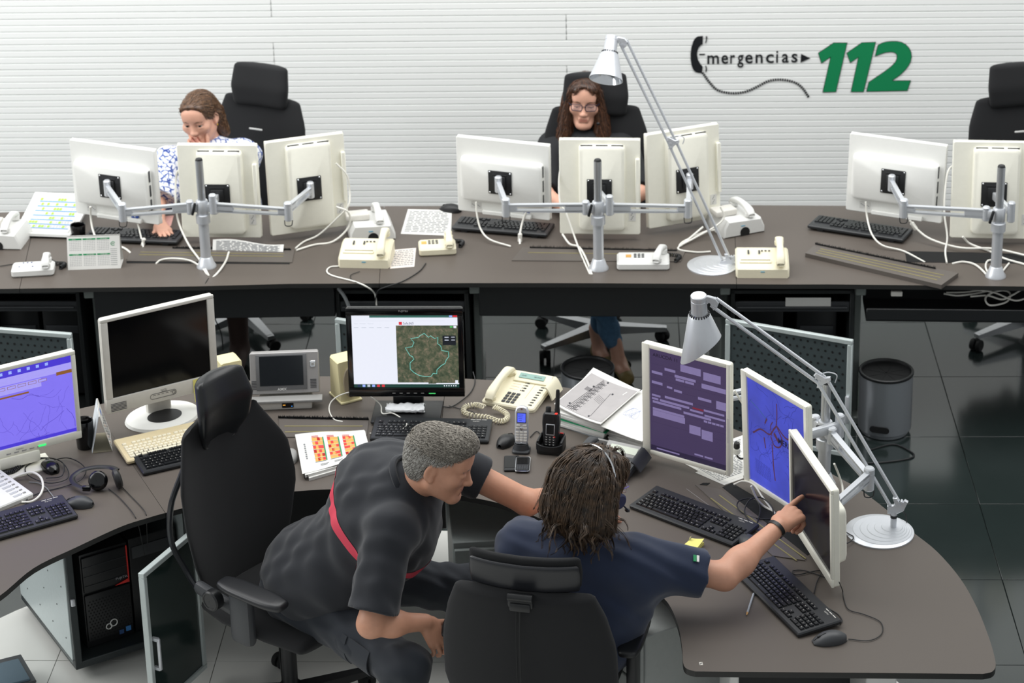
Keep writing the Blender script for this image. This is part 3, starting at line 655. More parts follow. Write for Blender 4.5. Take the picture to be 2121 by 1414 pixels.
mb.tube([(.042+.0062*math.cos(a), -.009, -.158+.0062*math.sin(a)) for a in np.linspace(0, 2*PI, 12)[:-1]], .0008, 4, n=1, closed=True)
mb.text('FUJITSU', .0075, T(-.010, -.0085, -.142) @ UP, 0); mb.text('SIEMENS', .006, T(-.006, -.0085, -.1475) @ UP, 0); mb.build('button_panel', M_ink, m2)
# black monitor with the map page
m3 = near_mon('black monitor showing a satellite map page with a teal outline', (-.433, 8.204, .984), -3, 3, 0, M_blackg, plate=False, scr=(.412, .302), zoff=.004)
def sat_mat():
    m = bpy.data.materials.new('screen_satellite'); m.use_nodes = True; nt = m.node_tree; p = nt.nodes['Principled BSDF']; tc = nt.nodes.new('ShaderNodeTexCoord')
    n = nt.nodes.new('ShaderNodeTexNoise'); n.inputs['Scale'].default_value = 40; n.inputs['Detail'].default_value = 10; n.inputs['Roughness'].default_value = .8; n.inputs['Distortion'].default_value = .4
    r = nt.nodes.new('ShaderNodeValToRGB'); e = r.color_ramp.elements
    e[0].position = .30; e[0].color = lin('#1f2a22')+[1]; e[1].position = .72; e[1].color = lin('#a08a72')+[1]
    for pos, c in ((.42, '#3d4a38'), (.52, '#5a5f4a'), (.60, '#7d7260')): x = e.new(pos); x.color = lin(c)+[1]
    nt.links.new(tc.outputs['Object'], n.inputs['Vector']); nt.links.new(n.outputs['Fac'], r.inputs[0]); nt.links.new(r.outputs[0], p.inputs['Emission Color'])
    p.inputs['Emission Strength'].default_value = .95; p.inputs['Base Color'].default_value = (.01, .01, .01, 1); p.inputs['Roughness'].default_value = .4; return m
E_w = emit('screen_white', '#eceffb', 1.0, var=.01); E_bar = emit('screen_teal_bar', '#3f6f66', .9); E_sat = sat_mat(); E_teal = emit('screen_teal', '#7fe6da', 1); E_red = emit('screen_red', '#e0333f', 1); E_navy = emit('screen_navy', '#25305a', 1); E_dk = emit('screen_dark', '#1c2026', 1); E_gr = emit('screen_grey', '#c5cbd8', 1); E_task = emit('screen_task', '#23463f', .9); E_grn = emit('screen_green', '#58c06a', 1)
mb = MB(); x0, x1, z0, z1 = -.206, .206, .004-.151, .004+.151; y = -.0012
mb.rect(x0, z0, x1, z1, y, 0); mb.rect(x0+.07, z1-.010, x1, z1, y-.0002, 1); mb.rect(x1-.032, z1-.008, x1-.02, z1-.001, y-.0004, 8); mb.rect(x1-.018, z1-.008, x1-.001, z1-.001, y-.0004, 4)
mb.rect(x0+.012, z1-.024, x1-.05, z1-.0235, y-.0003, 7); mb.rect(-.034, z0+.015, x1, z1-.043, y-.0003, 2); mb.rect(x0, z0, x1, z0+.013, y-.0004, 9)
mb.rect(-.034, z0+.013, x1-.12, z0+.020, y-.0005, 0); mb.rect(-.034+.15, z0+.013, x1, z0+.018, y-.0005, 0)
for k, c in enumerate((5, 8, 7, 8, 4, 4)): mb.rect(x0+.014+.019*k, z0+.002, x0+.025+.019*k, z0+.011, y-.0006, c)
for k in range(6): mb.rect(x1-.06+.009*k, z0+.004, x1-.056+.009*k, z0+.009, y-.0006, 0)
mb.rect(-.022, z1-.040, -.010, z1-.028, y-.0004, 4); mb.text('Safe365', .0135, T(-.006, y-.0004, z1-.0385) @ UP, 5)
mb.text('Inicio    Mensajes    Usuarios', .0065, T(x0+.01, y-.0004, z1-.037) @ UP, 7)
for k in range(5): mb.rect(x0+.008+.03*k, z1-.053, x0+.026+.03*k, z1-.0505, y-.0004, 7)
mb.rect(x1-.060, z1-.125, x1-.008, z1-.085, y-.0006, 6)
for k in range(2): mb.rect(x1-.026, z1-.093-.012*k, x1-.012, z1-.090-.012*k, y-.0008, 7); mb.rect(x1-.052, z1-.094-.012*k, x1-.036, z1-.090-.012*k, y-.0008, 7)
mb.rect(x1-.030, z1-.052, x1-.019, z1-.046, y-.0006, 10); mb.rect(x1-.016, z1-.054, x1-.005, z1-.045, y-.0006, 0); mb.rect(x1-.015, z0+.018, x1-.004, z0+.030, y-.0006, 0)
ol = [(1413, 303), (1445, 335), (1460, 322), (1490, 345), (1515, 335), (1512, 385), (1535, 405), (1540, 440), (1590, 450), (1592, 490), (1572, 515), (1562, 545), (1535, 560), (1500, 595), (1498, 628), (1470, 625), (1455, 648), (1420, 650), (1370, 643), (1330, 620), (1300, 590), (1300, 540), (1330, 510), (1320, 490), (1300, 478), (1268, 418), (1320, 410), (1335, 375), (1310, 345), (1370, 335), (1380, 322)]
mb.tube([(x0+(a-873)/(1664-873)*.412, y-.0008, z1-(b-158)/(737-158)*.302) for a, b in ol], .0009, 4, 3, n=1, closed=True)
mb.build('screen_image', [E_w, E_bar, E_sat, E_teal, E_red, E_navy, E_dk, E_gr, E_icon, E_task, E_grn], m3)
mb = MB(); mb.text('FUJITSU', .011, T(-.022, -.0085, .171) @ UP); mb.build('lettering', M_alum, m3)
mb = MB()
for k in range(5): mb.box((-.05+.028*k, -.0085, -.169), (.012, .002, .0025))
mb.build('buttons', M_grey, m3)
mb = MB(); mb.box((.10, -.0085, -.170), (.026, .002, .004)); mb.build('power_light', emit('led_green2', '#4fd070', 1.0), m3)
mb = MB(); mb.box((0, .05, -.20), (.12, .03, .14), r=.008); mb.box((0, -.01, -.249), (.27, .21, .012), r=.006); mb.build('stand', M_black, m3)
# three upright/landscape monitors on the pole at the right
m4 = near_mon('cream upright monitor with a dark purple form on screen', (.617, 7.650, .992), -34.5, -1, 1, M_cream)
E_pur = emit('screen_purple', '#463a5c', .9, var=.08, scale=8); E_purf = emit('screen_field', '#8478a6', .9); E_purd = emit('screen_purple_dark', '#2e2640', .9); E_txt = emit('screen_text', '#17131f', .6); E_mar = emit('screen_maroon', '#7d2a3c', .9)
X = Matrix(); mb = MB(); x0, x1, z0, z1 = -.161+.008-.008, .161, -.21, .21; y = -.0014; x0 = -.153; x1 = .169
mb.rect(x0, z0, x1, z1, y, 0); mb.rect(x0, z0, x1, z0+.022, y-.0002, 2); mb.text('ARUCDA 11', .020, T(x0+.012, y-.0003, z1-.03) @ UP, 3)
def fld(cx, cz, w, h, mi=1):                        # px in the 1992-wide crop of the screen
    mb.rect(x0+(cx-183)/528*.322, z1-(cz)/612*.42-h/612*.42, x0+(cx-183+w)/528*.322, z1-cz/612*.42, y-.0003, mi)
for f in [(395, 50, 140, 42), (552, 60, 118, 48), (285, 95, 75, 16), (355, 120, 145, 16), (195, 130, 75, 16), (362, 140, 60, 14), (428, 140, 60, 14), (540, 130, 165, 28), (195, 190, 75, 16), (300, 200, 38, 12), (350, 208, 55, 14), (515, 215, 92, 16), (640, 210, 66, 48), (195, 270, 60, 12), (285, 262, 195, 14), (195, 290, 45, 12), (250, 290, 205, 14), (200, 308, 200, 14), (555, 280, 140, 12), (460, 300, 90, 12), (560, 310, 140, 12), (415, 325, 190, 14), (200, 350, 220, 14), (200, 365, 225, 36), (455, 395, 78, 52), (540, 405, 76, 56), (225, 590, 160, 8), (490, 560, 60, 10), (560, 560, 55, 10)]: fld(*f)
fld(478, 285, 76, 10, 4)
for k in range(5): fld(555+28*k, 345, 24, 12)
for k in range(9): mb.rect(x0+.004, z1-.06-.03*k, x1-.004, z1-.0605-.03*k, y-.0002, 2)
mb.build('screen_image', [E_pur, E_purf, E_purd, E_txt, E_mar], m4)
m5 = near_mon('cream upright monitor with a blue town road map on screen', (.911, 7.362, .990), -58.2, -3, 1, M_cream)
def bluemap():
    m = bpy.data.materials.new('screen_bluemap'); m.use_nodes = True; nt = m.node_tree; p = nt.nodes['Principled BSDF']; tc = nt.nodes.new('ShaderNodeTexCoord')
    n = nt.nodes.new('ShaderNodeTexNoise'); n.inputs['Scale'].default_value = 6; n.inputs['Detail'].default_value = 4
    r = nt.nodes.new('ShaderNodeValToRGB'); e = r.color_ramp.elements; e[0].position = .3; e[0].color = lin('#3b42a0')+[1]; e[1].position = .75; e[1].color = lin('#4a55d8')+[1]
    nt.links.new(tc.outputs['Object'], n.inputs['Vector']); nt.links.new(n.outputs['Fac'], r.inputs[0]); nt.links.new(r.outputs[0], p.inputs['Emission Color'])
    p.inputs['Emission Strength'].default_value = .95; p.inputs['Base Color'].default_value = (.01, .01, .02, 1); return m
E_bmap = bluemap(); E_rd = emit('map_road_red', '#55304a', .9); E_bl = emit('map_road_blue', '#2c307c', .9); E_gn = emit('map_green', '#3a6a78', .9)
mb = MB(); mb.rect(x0, z0, x1, z1, y, 0); q = lambda u, v: (x0+u*.322, y-.0004, z1-v*.42)
for pts, r in (([(.08, .52), (.22, .44), (.38, .44), (.46, .36), (.52, .32), (.60, .36), (.70, .38), (.82, .32), (.92, .30), (1., .32)], .0032), ([(.40, .45), (.46, .52), (.56, .50), (.60, .42), (.52, .33)], .0030), ([(.50, .32), (.52, .22), (.52, .10)], .0026), ([(.42, .52), (.43, .64), (.44, .76), (.46, .86)], .003), ([(.42, .44), (.40, .36), (.44, .30)], .0022), ([(.46, .40), (.54, .46)], .006), ([(.28, .50), (.30, .60)], .003), ([(.34, .30), (.30, .36)], .003)): mb.ribbon([q(*p) for p in pts], r*2, y-.0007, 1)
rr = random.Random(5)
for k in range(44):
    p = [rr.uniform(.05, .9), rr.uniform(.06, .72)]; pts = [q(*p)]; a = rr.uniform(0, 6.3)
    for i in range(5): a += rr.uniform(-.6, .6); p = [min(.98, max(.02, p[0]+.045*math.cos(a))), min(.97, max(.02, p[1]+.035*math.sin(a)))]; pts.append(q(*p))
    mb.ribbon(pts, .0012, y-.0004, 2)
mb.ribbon([q(.05, .22), q(.2, .26), q(.35, .32)], .002, y-.0005, 3)
for k in range(9): mb.ribbon([q(.12+.03*k, .76), q(.14+.03*k, .9)], .0011, y-.0004, 2, n=1); mb.ribbon([q(.1, .76+.015*k), q(.38, .78+.015*k)], .0011, y-.0004, 2, n=1)
mb.text('MERIDA', .033, T(x0+.53*.322, y-.0012, z1-.47*.42) @ UP, 4, sx=.9, bold=.014); mb.build('screen_image', [E_bmap, E_rd, E_bl, E_gn, emit('map_text', '#15183a', .8)], m5)
m6 = near_mon('cream landscape monitor with a dark screen touched by the pointing finger', (.992, 6.985, .945), -79, -2, 0, M_cream, glass=mat('screen_dim', '#151120', .16, spec=.28))
for m in (m4, m5):                                  # small clip-on control strip
    mb = MB(); mb.box((.178, .004, -.03), (.012, .018, .14), r=.003, seg=1); mb.box((.178, -.007, -.04), (.008, .003, .10), mi=1); mb.build('side_strip', [M_cream, M_lgrey], m)
bpy.context.view_layer.update()

# ================================================================== MONITOR ARMS
def link_bar(mb, a, b, w=.022, h=.042, slot=True):   # slotted cast arm between two joints
    a, b = Vector(a), Vector(b); d = b-a; L = d.length; X = T(a) @ Matrix(((d.x/L, -d.y/math.hypot(d.x, d.y), 0, 0), (d.y/L, d.x/math.hypot(d.x, d.y), 0, 0), (d.z/L, 0, 1, 0), (0, 0, 0, 1)))
    if slot:
        mb.prism([(0, -h/2), (L, -h/2*.8), (L, -h*.22), (0, -h*.22)], -w/2, w/2, M=X @ RX(90)); mb.prism([(0, h*.22), (L, h*.18), (L, h/2*.8), (0, h/2)], -w/2, w/2, M=X @ RX(90))
        mb.box((L*.13, 0, 0), (L*.26, w, h*.9), r=.003, seg=1, M=X); mb.box((L*.93, 0, 0), (L*.14, w, h*.75), r=.003, seg=1, M=X)
    else: mb.box((L/2, 0, 0), (L, w, h), r=.004, M=X)
def joint(mb, p, h=.062, r=.017):
    x, y, z = p; mb.lathe([(r-.003, -h/2), (r, -h/2+.003), (r, h*.28), (r-.001, h*.28), (r-.001, h*.31), (r, h*.31), (r, h/2-.002), (r-.004, h/2+.003), (.004, h/2+.003)], 16, M=T(x, y, z))
def arm_set(px, py, top, label, arms, mid=None, zb=1.02, loc=None):
    p = loc or atz(px, py, ZD); t = thing('monitor_stand', label, 'monitor stand', (p.x, p.y, ZD), 0, 'monitor arm posts'); X = T(t.location).inverted(); x, y = p.x, p.y
    mb = MB(X); mb.lathe([(.045, ZD), (.045, ZD+.006), (.036, ZD+.02), (.028, ZD+.045), (.0235, ZD+.05)], 28, M=T(x, y, 0)); mb.build('base', M_alum, t)
    mb = MB(X); mb.cyl((x, y, ZD+.04), (x, y, zb-.03), .0235, seg=24); mb.lathe([(.0235, zb-.075), (.032, zb-.073), (.032, zb-.035), (.0235, zb-.03)], 24, M=T(x, y, 0)); mb.build('sleeve', M_alum, t)
    mb = MB(X); mb.cyl((x, y, zb-.04), (x, y, top), .0175, seg=24); mb.build('pole', M_alu, t)
    mb = MB(X); mb.lathe([(.0165, top-.001), (.017, top), (.014, top+.008)], 20, M=T(x, y, 0)); mb.build('pole_cap', M_black, t)
    mb = MB(X); mb.lathe([(.024, zb-.03), (.027, zb-.025), (.027, zb+.03), (.024, zb+.035)], 24, M=T(x, y, 0)); mb.build('hub', M_alum, t)
    mb = MB(X); mb.box((x-.036, y-.022, zb), (.012, .014, .06), r=.004, M=T(x-.036, y, zb) @ RY(15) @ T(-x+.036, -y, -zb)); mb.build('clamp_lever', M_black, t)
    for (el, end) in arms:
        el = Vector(el); end = Vector(end); mb = MB(X)
        d0 = Vector((el.x-x, el.y-y, 0)).normalized(); st = Vector((x, y, zb))+d0*.055
        mb.box((0, 0, 0), (.06, .03, .04), r=.004, M=T(Vector((x, y, zb))+d0*.025) @ RZ(math.degrees(math.atan2(d0.y, d0.x))))
        joint(mb, st); link_bar(mb, st, el); joint(mb, el, .085, .019); a = mb.build('arm_link', M_alum, t)
        mb = MB(X); el2 = el+Vector((0, 0, .012)); link_bar(mb, el2, end, .02, .04); joint(mb, end, .075); mb.build('arm_link', M_alum, t)
        mb = MB(X); mb.tube([(el.x-.018, el.y-.006, el.z-.04), (el.x-.014, el.y-.014, el.z-.062), (el.x+.012, el.y-.014, el.z-.062), (el.x+.018, el.y-.006, el.z-.04)], .0022, 6); mb.build('cable_ring', M_black, t)
    if mid is not None:
        mb = MB(X); mid = Vector(mid); q = Vector((x+.05, y-.012, zb+.018)); joint(mb, q, .09); link_bar(mb, q, mid, .02, .036, slot=False); mb.build('arm_link', M_alum, t)
    return t
def mp(i, off=.07):                                  # where the arm meets the mount plate of monitor i
    m = MON[i] if isinstance(i, int) else i; return m.matrix_world @ Vector((0, off+.012, -.008))
arm_set(428, 552, 1.245, 'silver monitor arm post at the left back station', [(atz(254, 440, 1.0), mp(0)), (atz(597, 438, 1.0), mp(2))], mp(1))
arm_set(1240, 556, 1.245, 'silver monitor arm post at the middle back station', [(atz(1048, 430, 1.0), mp(3)), (atz(1425, 432, 1.0), mp(5))], mp(4))
arm_set(2062, 572, 1.245, 'silver monitor arm post at the right back station', [(atz(1872, 432, 1.0), mp(6))], mp(7))
P = atz(1706, 1003, ZD)
na = arm_set(0, 0, 1.14, 'silver monitor arm post on the front right desk holding three monitors', [(atz(1590, 812, .97), mp(m4)), (atz(1800, 992, .93), mp(m6))], mp(m5), zb=.955, loc=P)

# ================================================================== LAMPS
def lamp(basepx, label, stem, elbow, head, shade_rot, oblique, sh_len=.175, rb=.118):
    b = atz(*basepx, ZD); t = thing('desk_lamp', label, 'lamp', (b.x, b.y, ZD), 0, None); X = T(t.location).inverted()
    mb = MB(X); pr = [(rb, ZD), (rb, ZD+.004)]; sx = Vector(stem)-Vector((b.x, b.y, 0)); off = Vector((sx.x, sx.y, 0))
    mb.lathe([(rb, ZD), (rb, ZD+.005), (rb-.003, ZD+.007)], 48, M=T(b.x, b.y, 0))
    for k in range(1, 6): r = rb-.003-.0165*k; o = off*(k/5.6); mb.lathe([(r+.004, ZD+.006+.0018*(k-1)), (r+.001, ZD+.007+.0018*k), (r, ZD+.007+.0018*k)], 40, M=T(b.x+o.x, b.y+o.y, 0))
    mb.build('base', M_alum, t)
    S0 = Vector(stem); E0 = Vector(elbow); H0 = Vector(head)
    mb = MB(X); mb.cyl((S0.x, S0.y, ZD+.012), (S0.x, S0.y, S0.z-.02), .011, seg=20); mb.lathe([(.012, S0.z-.045), (.0125, S0.z-.035)], 16, mi=1, M=T(S0.x, S0.y, 0)); mb.build('stem', [M_alum, M_black], t)
    def rods(A, B, name, gap):
        d = (B-A).normalized(); side = d.cross(Vector((0, 1, 0))); side = side.normalized() if side.length > .1 else Vector((1, 0, 0))
        for s in (-1, 1): mb = MB(X); mb.cyl(A+side*gap*s, B+side*gap*s, .0062, seg=12); mb.build(name, M_alum, t)
        return side
    s1 = rods(S0+Vector((0, 0, .012)), E0, 'lower_rod', .017); s2 = rods(E0, H0, 'upper_rod', .016)
    def bracket(c, pts, name='joint_bracket', th=.016):
        mb = MB(X); c = Vector(c); dx = (E0-S0); dx.z = 0; ux = (H0-E0); ux.z = 0; u = ux.normalized() if ux.length > .05 else Vector((1, 0, 0)); 
        F = Matrix((( u.x, -u.y, 0, c.x), (u.y, u.x, 0, c.y), (0, 0, 1, c.z), (0, 0, 0, 1))); mb.prism(pts, -th/2, th/2, M=F @ RX(90), ch=.002)
        for p in pts[::2]: mb.cyl(F @ Vector((p[0]*.7, -th/2-.002, p[1]*.7)), F @ Vector((p[0]*.7, th/2+.002, p[1]*.7)), .0045, seg=10)
        mb.build(name, M_alum, t)
    bracket(S0, [(.022, -.03), (.024, .0), (-.004, .006), (.006, .034), (-.010, .036), (-.022, .008), (-.036, .03), (-.048, .024), (-.034, -.012), (-.006, -.03)])
    bracket(E0, [(.03, .018), (.02, .03), (-.012, .014), (-.028, .018), (-.03, .004), (-.006, -.012), (.004, -.03), (.018, -.026), (.012, .0)])
    mb = MB(X); u = (H0-E0); u.z = 0; u.normalize(); mb.tube([E0+Vector((0, 0, .022))+u*.01, E0+Vector((0, 0, .034))-u*.02, E0+Vector((0, 0, .026))-u*.05, E0+Vector((0, 0, -.004))-u*.045], .0022, 6); mb.build('spring_wire', M_alum, t)
    bracket(H0, [(.034, .012), (.022, .022), (-.006, .016), (-.02, .0), (-.012, -.022), (.0, -.03), (.006, -.018), (.012, -.004), (.03, -.002)])
    # head: cap, ribbed collar, conical shade
    R = shade_rot; Hc = H0+u*.052; mb = MB(X @ T(Hc) @ R)
    mb.lathe([(.001, .024), (.026, .023), (.0285, .020), (.0285, .004), (.0275, .003), (.0275, .002), (.0285, .001), (.0285, -.045), (.030, -.052)], 32, cap=False); mb.cyl((-.045*0, 0, 0), (0, 0, .001), .004); mb.build('head_cap', M_alum, t)
    mb = MB(X @ T(Hc) @ R)
    for k in range(22): a = 2*PI*k/22; mb.box((.0335, 0, -.056), (.006, .004, .014), M=RZ(360*k/22))
    mb.build('vent_ring', M_dgrey, t)
    seg = 40; V = []; F = []; rows = [(.032, -.052, 0), (.040, -.062, 0), (.074, -.052-sh_len, 1), (.072, -.052-sh_len, 1), (.036, -.064, 0)]
    for r, z, ob in rows:
        for k in range(seg): a = 2*PI*k/seg; V.append((r*math.cos(a), r*math.sin(a), z+ob*(oblique[0]*r*math.cos(a)+oblique[1]*r*math.sin(a))))
    for i in range(4):
        for k in range(seg): k2 = (k+1) % seg; F.append([i*seg+k2, i*seg+k, (i+1)*seg+k, (i+1)*seg+k2])
    mb = MB(X @ T(Hc) @ R); mb.add(V[:4*seg], F[:3*seg]); sh = mb.build('lamp_shade', M_alum, t)
    mb = MB(X @ T(Hc) @ R); mb.add(V, F[3*seg:]); mb.build('reflector', M_chrome, sh)
    mb = MB(X @ T(Hc) @ R); mb.lathe([(.012, -.05), (.014, -.09), (.02, -.115), (.02, -.135), (.001, -.15)], 16); mb.build('bulb', M_white, sh)
    return t
def aty(x, y, Y): d = ray(x, y); return Vector(_C+d*(Y/d[1]))
b = atz(1475, 551)
far_lamp = lamp((1475, 551), 'far silver desk lamp standing on the back row desk, shade before the woman’s chair', aty(1503, 540, b.y+.0)+Vector((0, 0, 0)), aty(1393, 296, b.y+.05), aty(1291, 86, b.y+.08), RY(12) @ RX(-36), (0, 0), .125, .112)
b = atz(1822, 1102)
near_lamp = lamp((1822, 1102), 'near silver desk lamp at the front right desk, shade over the purple form monitor', aty(1852, 1048, b.y+.01), aty(1703, 788, b.y+.12), aty(1478, 625, b.y+.22), RY(-3) @ RX(8), (.72, -.3), .15, .120)

# ================================================================== KEYBOARDS
def key_mesh(w, col, h=.006, d=.0165, name='key'):
    k = ('key', round(w, 4), col.name, h)
    if k not in _BB:
        a, b, g = w/2, d/2, .0018; mb = MB()
        V = [(-a, -b, 0), (a, -b, 0), (a, b, 0), (-a, b, 0), (-a+g, -b+.0030, h), (a-g, -b+.0030, h), (a-g, b-g*1.6, h), (-a+g, b-g*1.6, h)]
        mb.add(V, [[3, 2, 1, 0], [4, 5, 6, 7], [0, 1, 5, 4], [1, 2, 6, 5], [2, 3, 7, 6], [3, 0, 4, 7]]); _BB[k] = mb.mesh(name, col, 30)
    return _BB[k]
U = .0188
def key_layout():
    K = []; R = ['º1234567890\'¡', 'QWERTYUIOP`+', 'ASDFGHJKLÑ´', '<ZXCVBNM,.-']
    y0 = 0
    def row(y, x, items):
        for it in items:
            if isinstance(it, (int, float)): x += it; continue
            s, w = it; K.append((x+w/2, y, w, s)); x += w
    f = lambda s: [(c, 1) for c in s]
    row(5.35, 0, [('Esc', 1), 1]+[('F1', 1), ('F2', 1), ('F3', 1), ('F4', 1), .5, ('F5', 1), ('F6', 1), ('F7', 1), ('F8', 1), .5, ('F9', 1), ('F10', 1), ('F11', 1), ('F12', 1), .4, ('', 1), ('', 1), ('', 1)])
    row(4, 0, f(R[0])+[('', 2), .4, ('', 1), ('', 1), ('', 1), .4]+f('-/*-'))
    row(3, 0, [('', 1.5)]+f(R[1])+[('', 1.5), .4, ('', 1), ('', 1), ('', 1), .4]+f('789+'))
    row(2, 0, [('', 1.75)]+f(R[2])+[('', 2.25), 3.8]+f('456')+[('', 1)])
    row(1, 0, [('', 1.25)]+f(R[3])+[('', 2.75), 1.4, ('', 1), 1.4]+f('123')+[('', 1)])
    row(0, 0, [('', 1.25), ('', 1.25), ('', 1.25), ('', 6.25), ('', 1.25), ('', 1.25), ('', 1.25), ('', 1.25), .4, ('', 1), ('', 1), ('', 1), .4, ('0', 2), ('.', 1), ('', 1)])
    return K
KL = key_layout()
def keyboard(c, yaw, label, case, keyc, detail=True, L=.458, Wd=.165, tilt=3.5, leg=True, z=ZD, group='keyboards', brand=True, xmax=99):
    t = thing('keyboard', label, 'keyboard', (c[0], c[1], z), yaw, group); th = .016; k0 = -L/2+.018; v0 = -Wd/2+.026; sy = U*.98; s = (L-.036)/(22.6*U)*U
    R = RX(tilt); lift = T(0, 0, math.sin(rad(tilt))*Wd/2)
    Xb = lift @ R; mb = MB(Xb); mb.prism(rrect(L, Wd, .007), 0, th, 0, ch=.004)
    for sx in (-1, 1): mb.box((sx*(L/2-.06), Wd/2-.012, -.004), (.03, .012, .010), r=.002, seg=1)
    mb.build('case', case, t)
    mb = MB(Xb)
    for x0, x1, y0, y1 in ((-.55, 15.0, -.55, 4.5), (15.4, 18.4, 2.5, 4.5), (18.8, 22.8, -.55, 4.5)): pass
    if detail:
        for (x, y, w, ch) in KL: link('key', key_mesh(w*s-.0012, keyc, d=sy-.0012), t, Xb @ T(k0+x*s, v0+y*sy*.98, th-.001))
        mb = MB(Xb)
        for (x, y, w, ch) in KL:
            kx, ky = k0+x*s-min(w, 1)*s*.25, v0+y*sy*.98
            if leg and ch: mb.text(ch, .0056 if len(ch) == 1 else .0038, T(kx, ky+.0005, th+.0053))
            elif leg: mb.box((kx+.002, ky+.002, th+.0052), (.005, .0012, .0003))
        if leg: mb.build('key_legends', leg if leg is not True else M_lgrey, t, kind='stuff')
    else:
        mb = MB(Xb)
        for (x, y, w, ch) in KL:
            a, b, g, h = w*s/2-.0007, sy/2-.0007, .0018, .006; cx, cy = k0+x*s, v0+y*sy*.98
            mb.add([(cx-a, cy-b, th-.001), (cx+a, cy-b, th-.001), (cx+a, cy+b, th-.001), (cx-a, cy+b, th-.001), (cx-a+g, cy-b+g, th+h), (cx+a-g, cy-b+g, th+h), (cx+a-g, cy+b-g, th+h), (cx-a+g, cy+b-g, th+h)], [[4, 5, 6, 7], [0, 1, 5, 4], [1, 2, 6, 5], [2, 3, 7, 6], [3, 0, 4, 7]])
        mb.build('keys', keyc, t, kind='stuff', sharp=25)
    if brand:
        mb = MB(Xb); mb.text('FUJITSU', .0075, T(L/2-.075, Wd/2-.026, th+.0004)); 
        for k in range(3): mb.box((L/2-.075+.022*k, Wd/2-.012, th+.0004), (.018, .003, .0006))
        mb.build('lettering', M_lgrey, t)
    return t
M_key = mat('key_black', '#15171a', .28); M_kcase = mat('keyboard_case', '#222427', .38); M_keyb = mat('key_cream', '#ece4cc', .5); M_kcaseb = mat('keyboard_case_beige', '#d8c8a2', .5)
keyboard((.617, 7.300), -41, 'black keyboard behind the yellow note block, near the purple form monitor', M_kcase, M_key, group='black keyboards')
keyboard((.880, 6.752), -67.5, 'black keyboard under the pointing arm, beside the pencil', M_kcase, M_key, group='black keyboards')
keyboard((-.335, 8.01), -5.5, 'black keyboard in front of the black map monitor, half hidden by grey hair', M_kcase, M_key, group='black keyboards')
q1, q2 = atz(262, 950), atz(296, 984); d = Vector((math.cos(rad(25)), math.sin(rad(25)), 0)); n = Vector((-d.y, d.x, 0))
c0 = atz(297, 987)+d*.229+n*.0825
keyboard((c0.x, c0.y), 25, 'black keyboard at the left, tucked under the beige keyboard', M_kcase, M_key, tilt=3, group='black keyboards', brand=False)
c1 = atz(262, 950, ZD+.03)+d*.229+n*.09
kb_b = keyboard((c1.x, c1.y), 25.5, 'old beige keyboard below the light grey switched off monitor', M_kcaseb, M_keyb, L=.458, Wd=.18, tilt=3, leg=mat('legend_grey', '#8a8478', .6), z=ZD+.004, brand=False)
dd = Vector((math.cos(rad(30)), math.sin(rad(30)), 0)); nn = Vector((-dd.y, dd.x, 0)); c2 = atz(163, 1074)-dd*.229+nn*.0825
keyboard((c2.x, c2.y), 30, 'black keyboard at the lower left edge in front of the white telephone', M_kcase, M_key, group='black keyboards')
keyboard((-1.772, 10.05), 171, 'black keyboard behind the calendar, before the woman in the patterned blouse', M_kcase, M_key, detail=False, group='back row keyboards', brand=False)
keyboard((-.05, 10.055), 165, 'black keyboard under the white monitor at the middle back station', M_kcase, M_key, detail=False, group='back row keyboards', brand=False)
keyboard((1.60, 9.93), 154, 'black keyboard under the white monitor at the right back station', M_kcase, M_key, detail=False, group='back row keyboards', brand=False)

# ================================================================== MICE
def mouse(px, yaw, label, m=M_dgrey, z=ZD, L=.112, Wd=.062, H=.036):
    p = atz(px[0], px[1], z); t = thing('computer_mouse', label, 'mouse', (p.x, p.y, z), yaw, 'computer mice')
    def fn(u, v):
        a = PI*v; x = (u-.5)*2; w = Wd/2*(1-.55*abs(x)**3.2)*(.92+.08*math.cos(x*2)); h = H*(1-.62*max(0, x+.15)**2-.75*max(0, -x-.2)**2)
        xx = x*L/2*(1-.0*abs(math.cos(a))); return (xx, w*math.cos(a)*(1 if abs(x) < .999 else .6), max(.004, h*abs(math.sin(a))**.62))
    mb = MB(); mb.sheet(fn, 22, 16); mb.prism([(x*L/2, s*Wd/2*(1-.55*abs(x)**3.2)*(.92+.08*math.cos(x*2))) for s in (1,) for x in np.linspace(-1, 1, 16)]+[(x*L/2, -Wd/2*(1-.55*abs(x)**3.2)*(.92+.08*math.cos(x*2))) for x in np.linspace(1, -1, 16)], 0.0015, .0055); mb.build('shell', m, t, sharp=60)
    mb = MB(); mb.tube([(.012+.042*k/5, 0, .0012+fn(.5+(.012+.042*k/5)/L, .5)[2]) for k in range(6)], .0009, 5, n=1); mb.lathe([(.007, -.003), (.008, -.002), (.008, .002), (.007, .003)], 14, M=T(.034, 0, fn(.5+.034/L, .5)[2]-.004) @ RX(90)); mb.build('wheel', M_black, t)
    return t
def cable(label, pts, r, m, cat='cable', group=None, n=6):
    P = [Vector(p) if len(p) == 4 and False else (atz(p[0], p[1], p[2]) if not isinstance(p, Vector) else p) for p in pts]
    c = sum(P, Vector())/len(P); mb = MB(T(-c)); mb.tube(P, r, 8, n=n); return mb.build('cable', m, None, M=T(c), label=label, cat=cat, group=group)
Zc = ZD+.004
mouse((1718, 1328), -170, 'dark grey mouse at the front right end of the desk, lead looping right')
mouse((1548, 1127), 100, 'dark mouse under the pointing forearm, behind the yellow note block')
mouse((1050, 917), 60, 'dark mouse between the middle keyboard and the cordless phone', M_black)
mouse((600, 948), 100, 'grey mouse beside the colour chart notebook', M_grey)
mouse((163, 1046), 168, 'dark mouse in front of the black headphones')
mouse((104, 970), 120, 'glossy black mouse among the tangled leads below the purple map monitor', M_blackg)
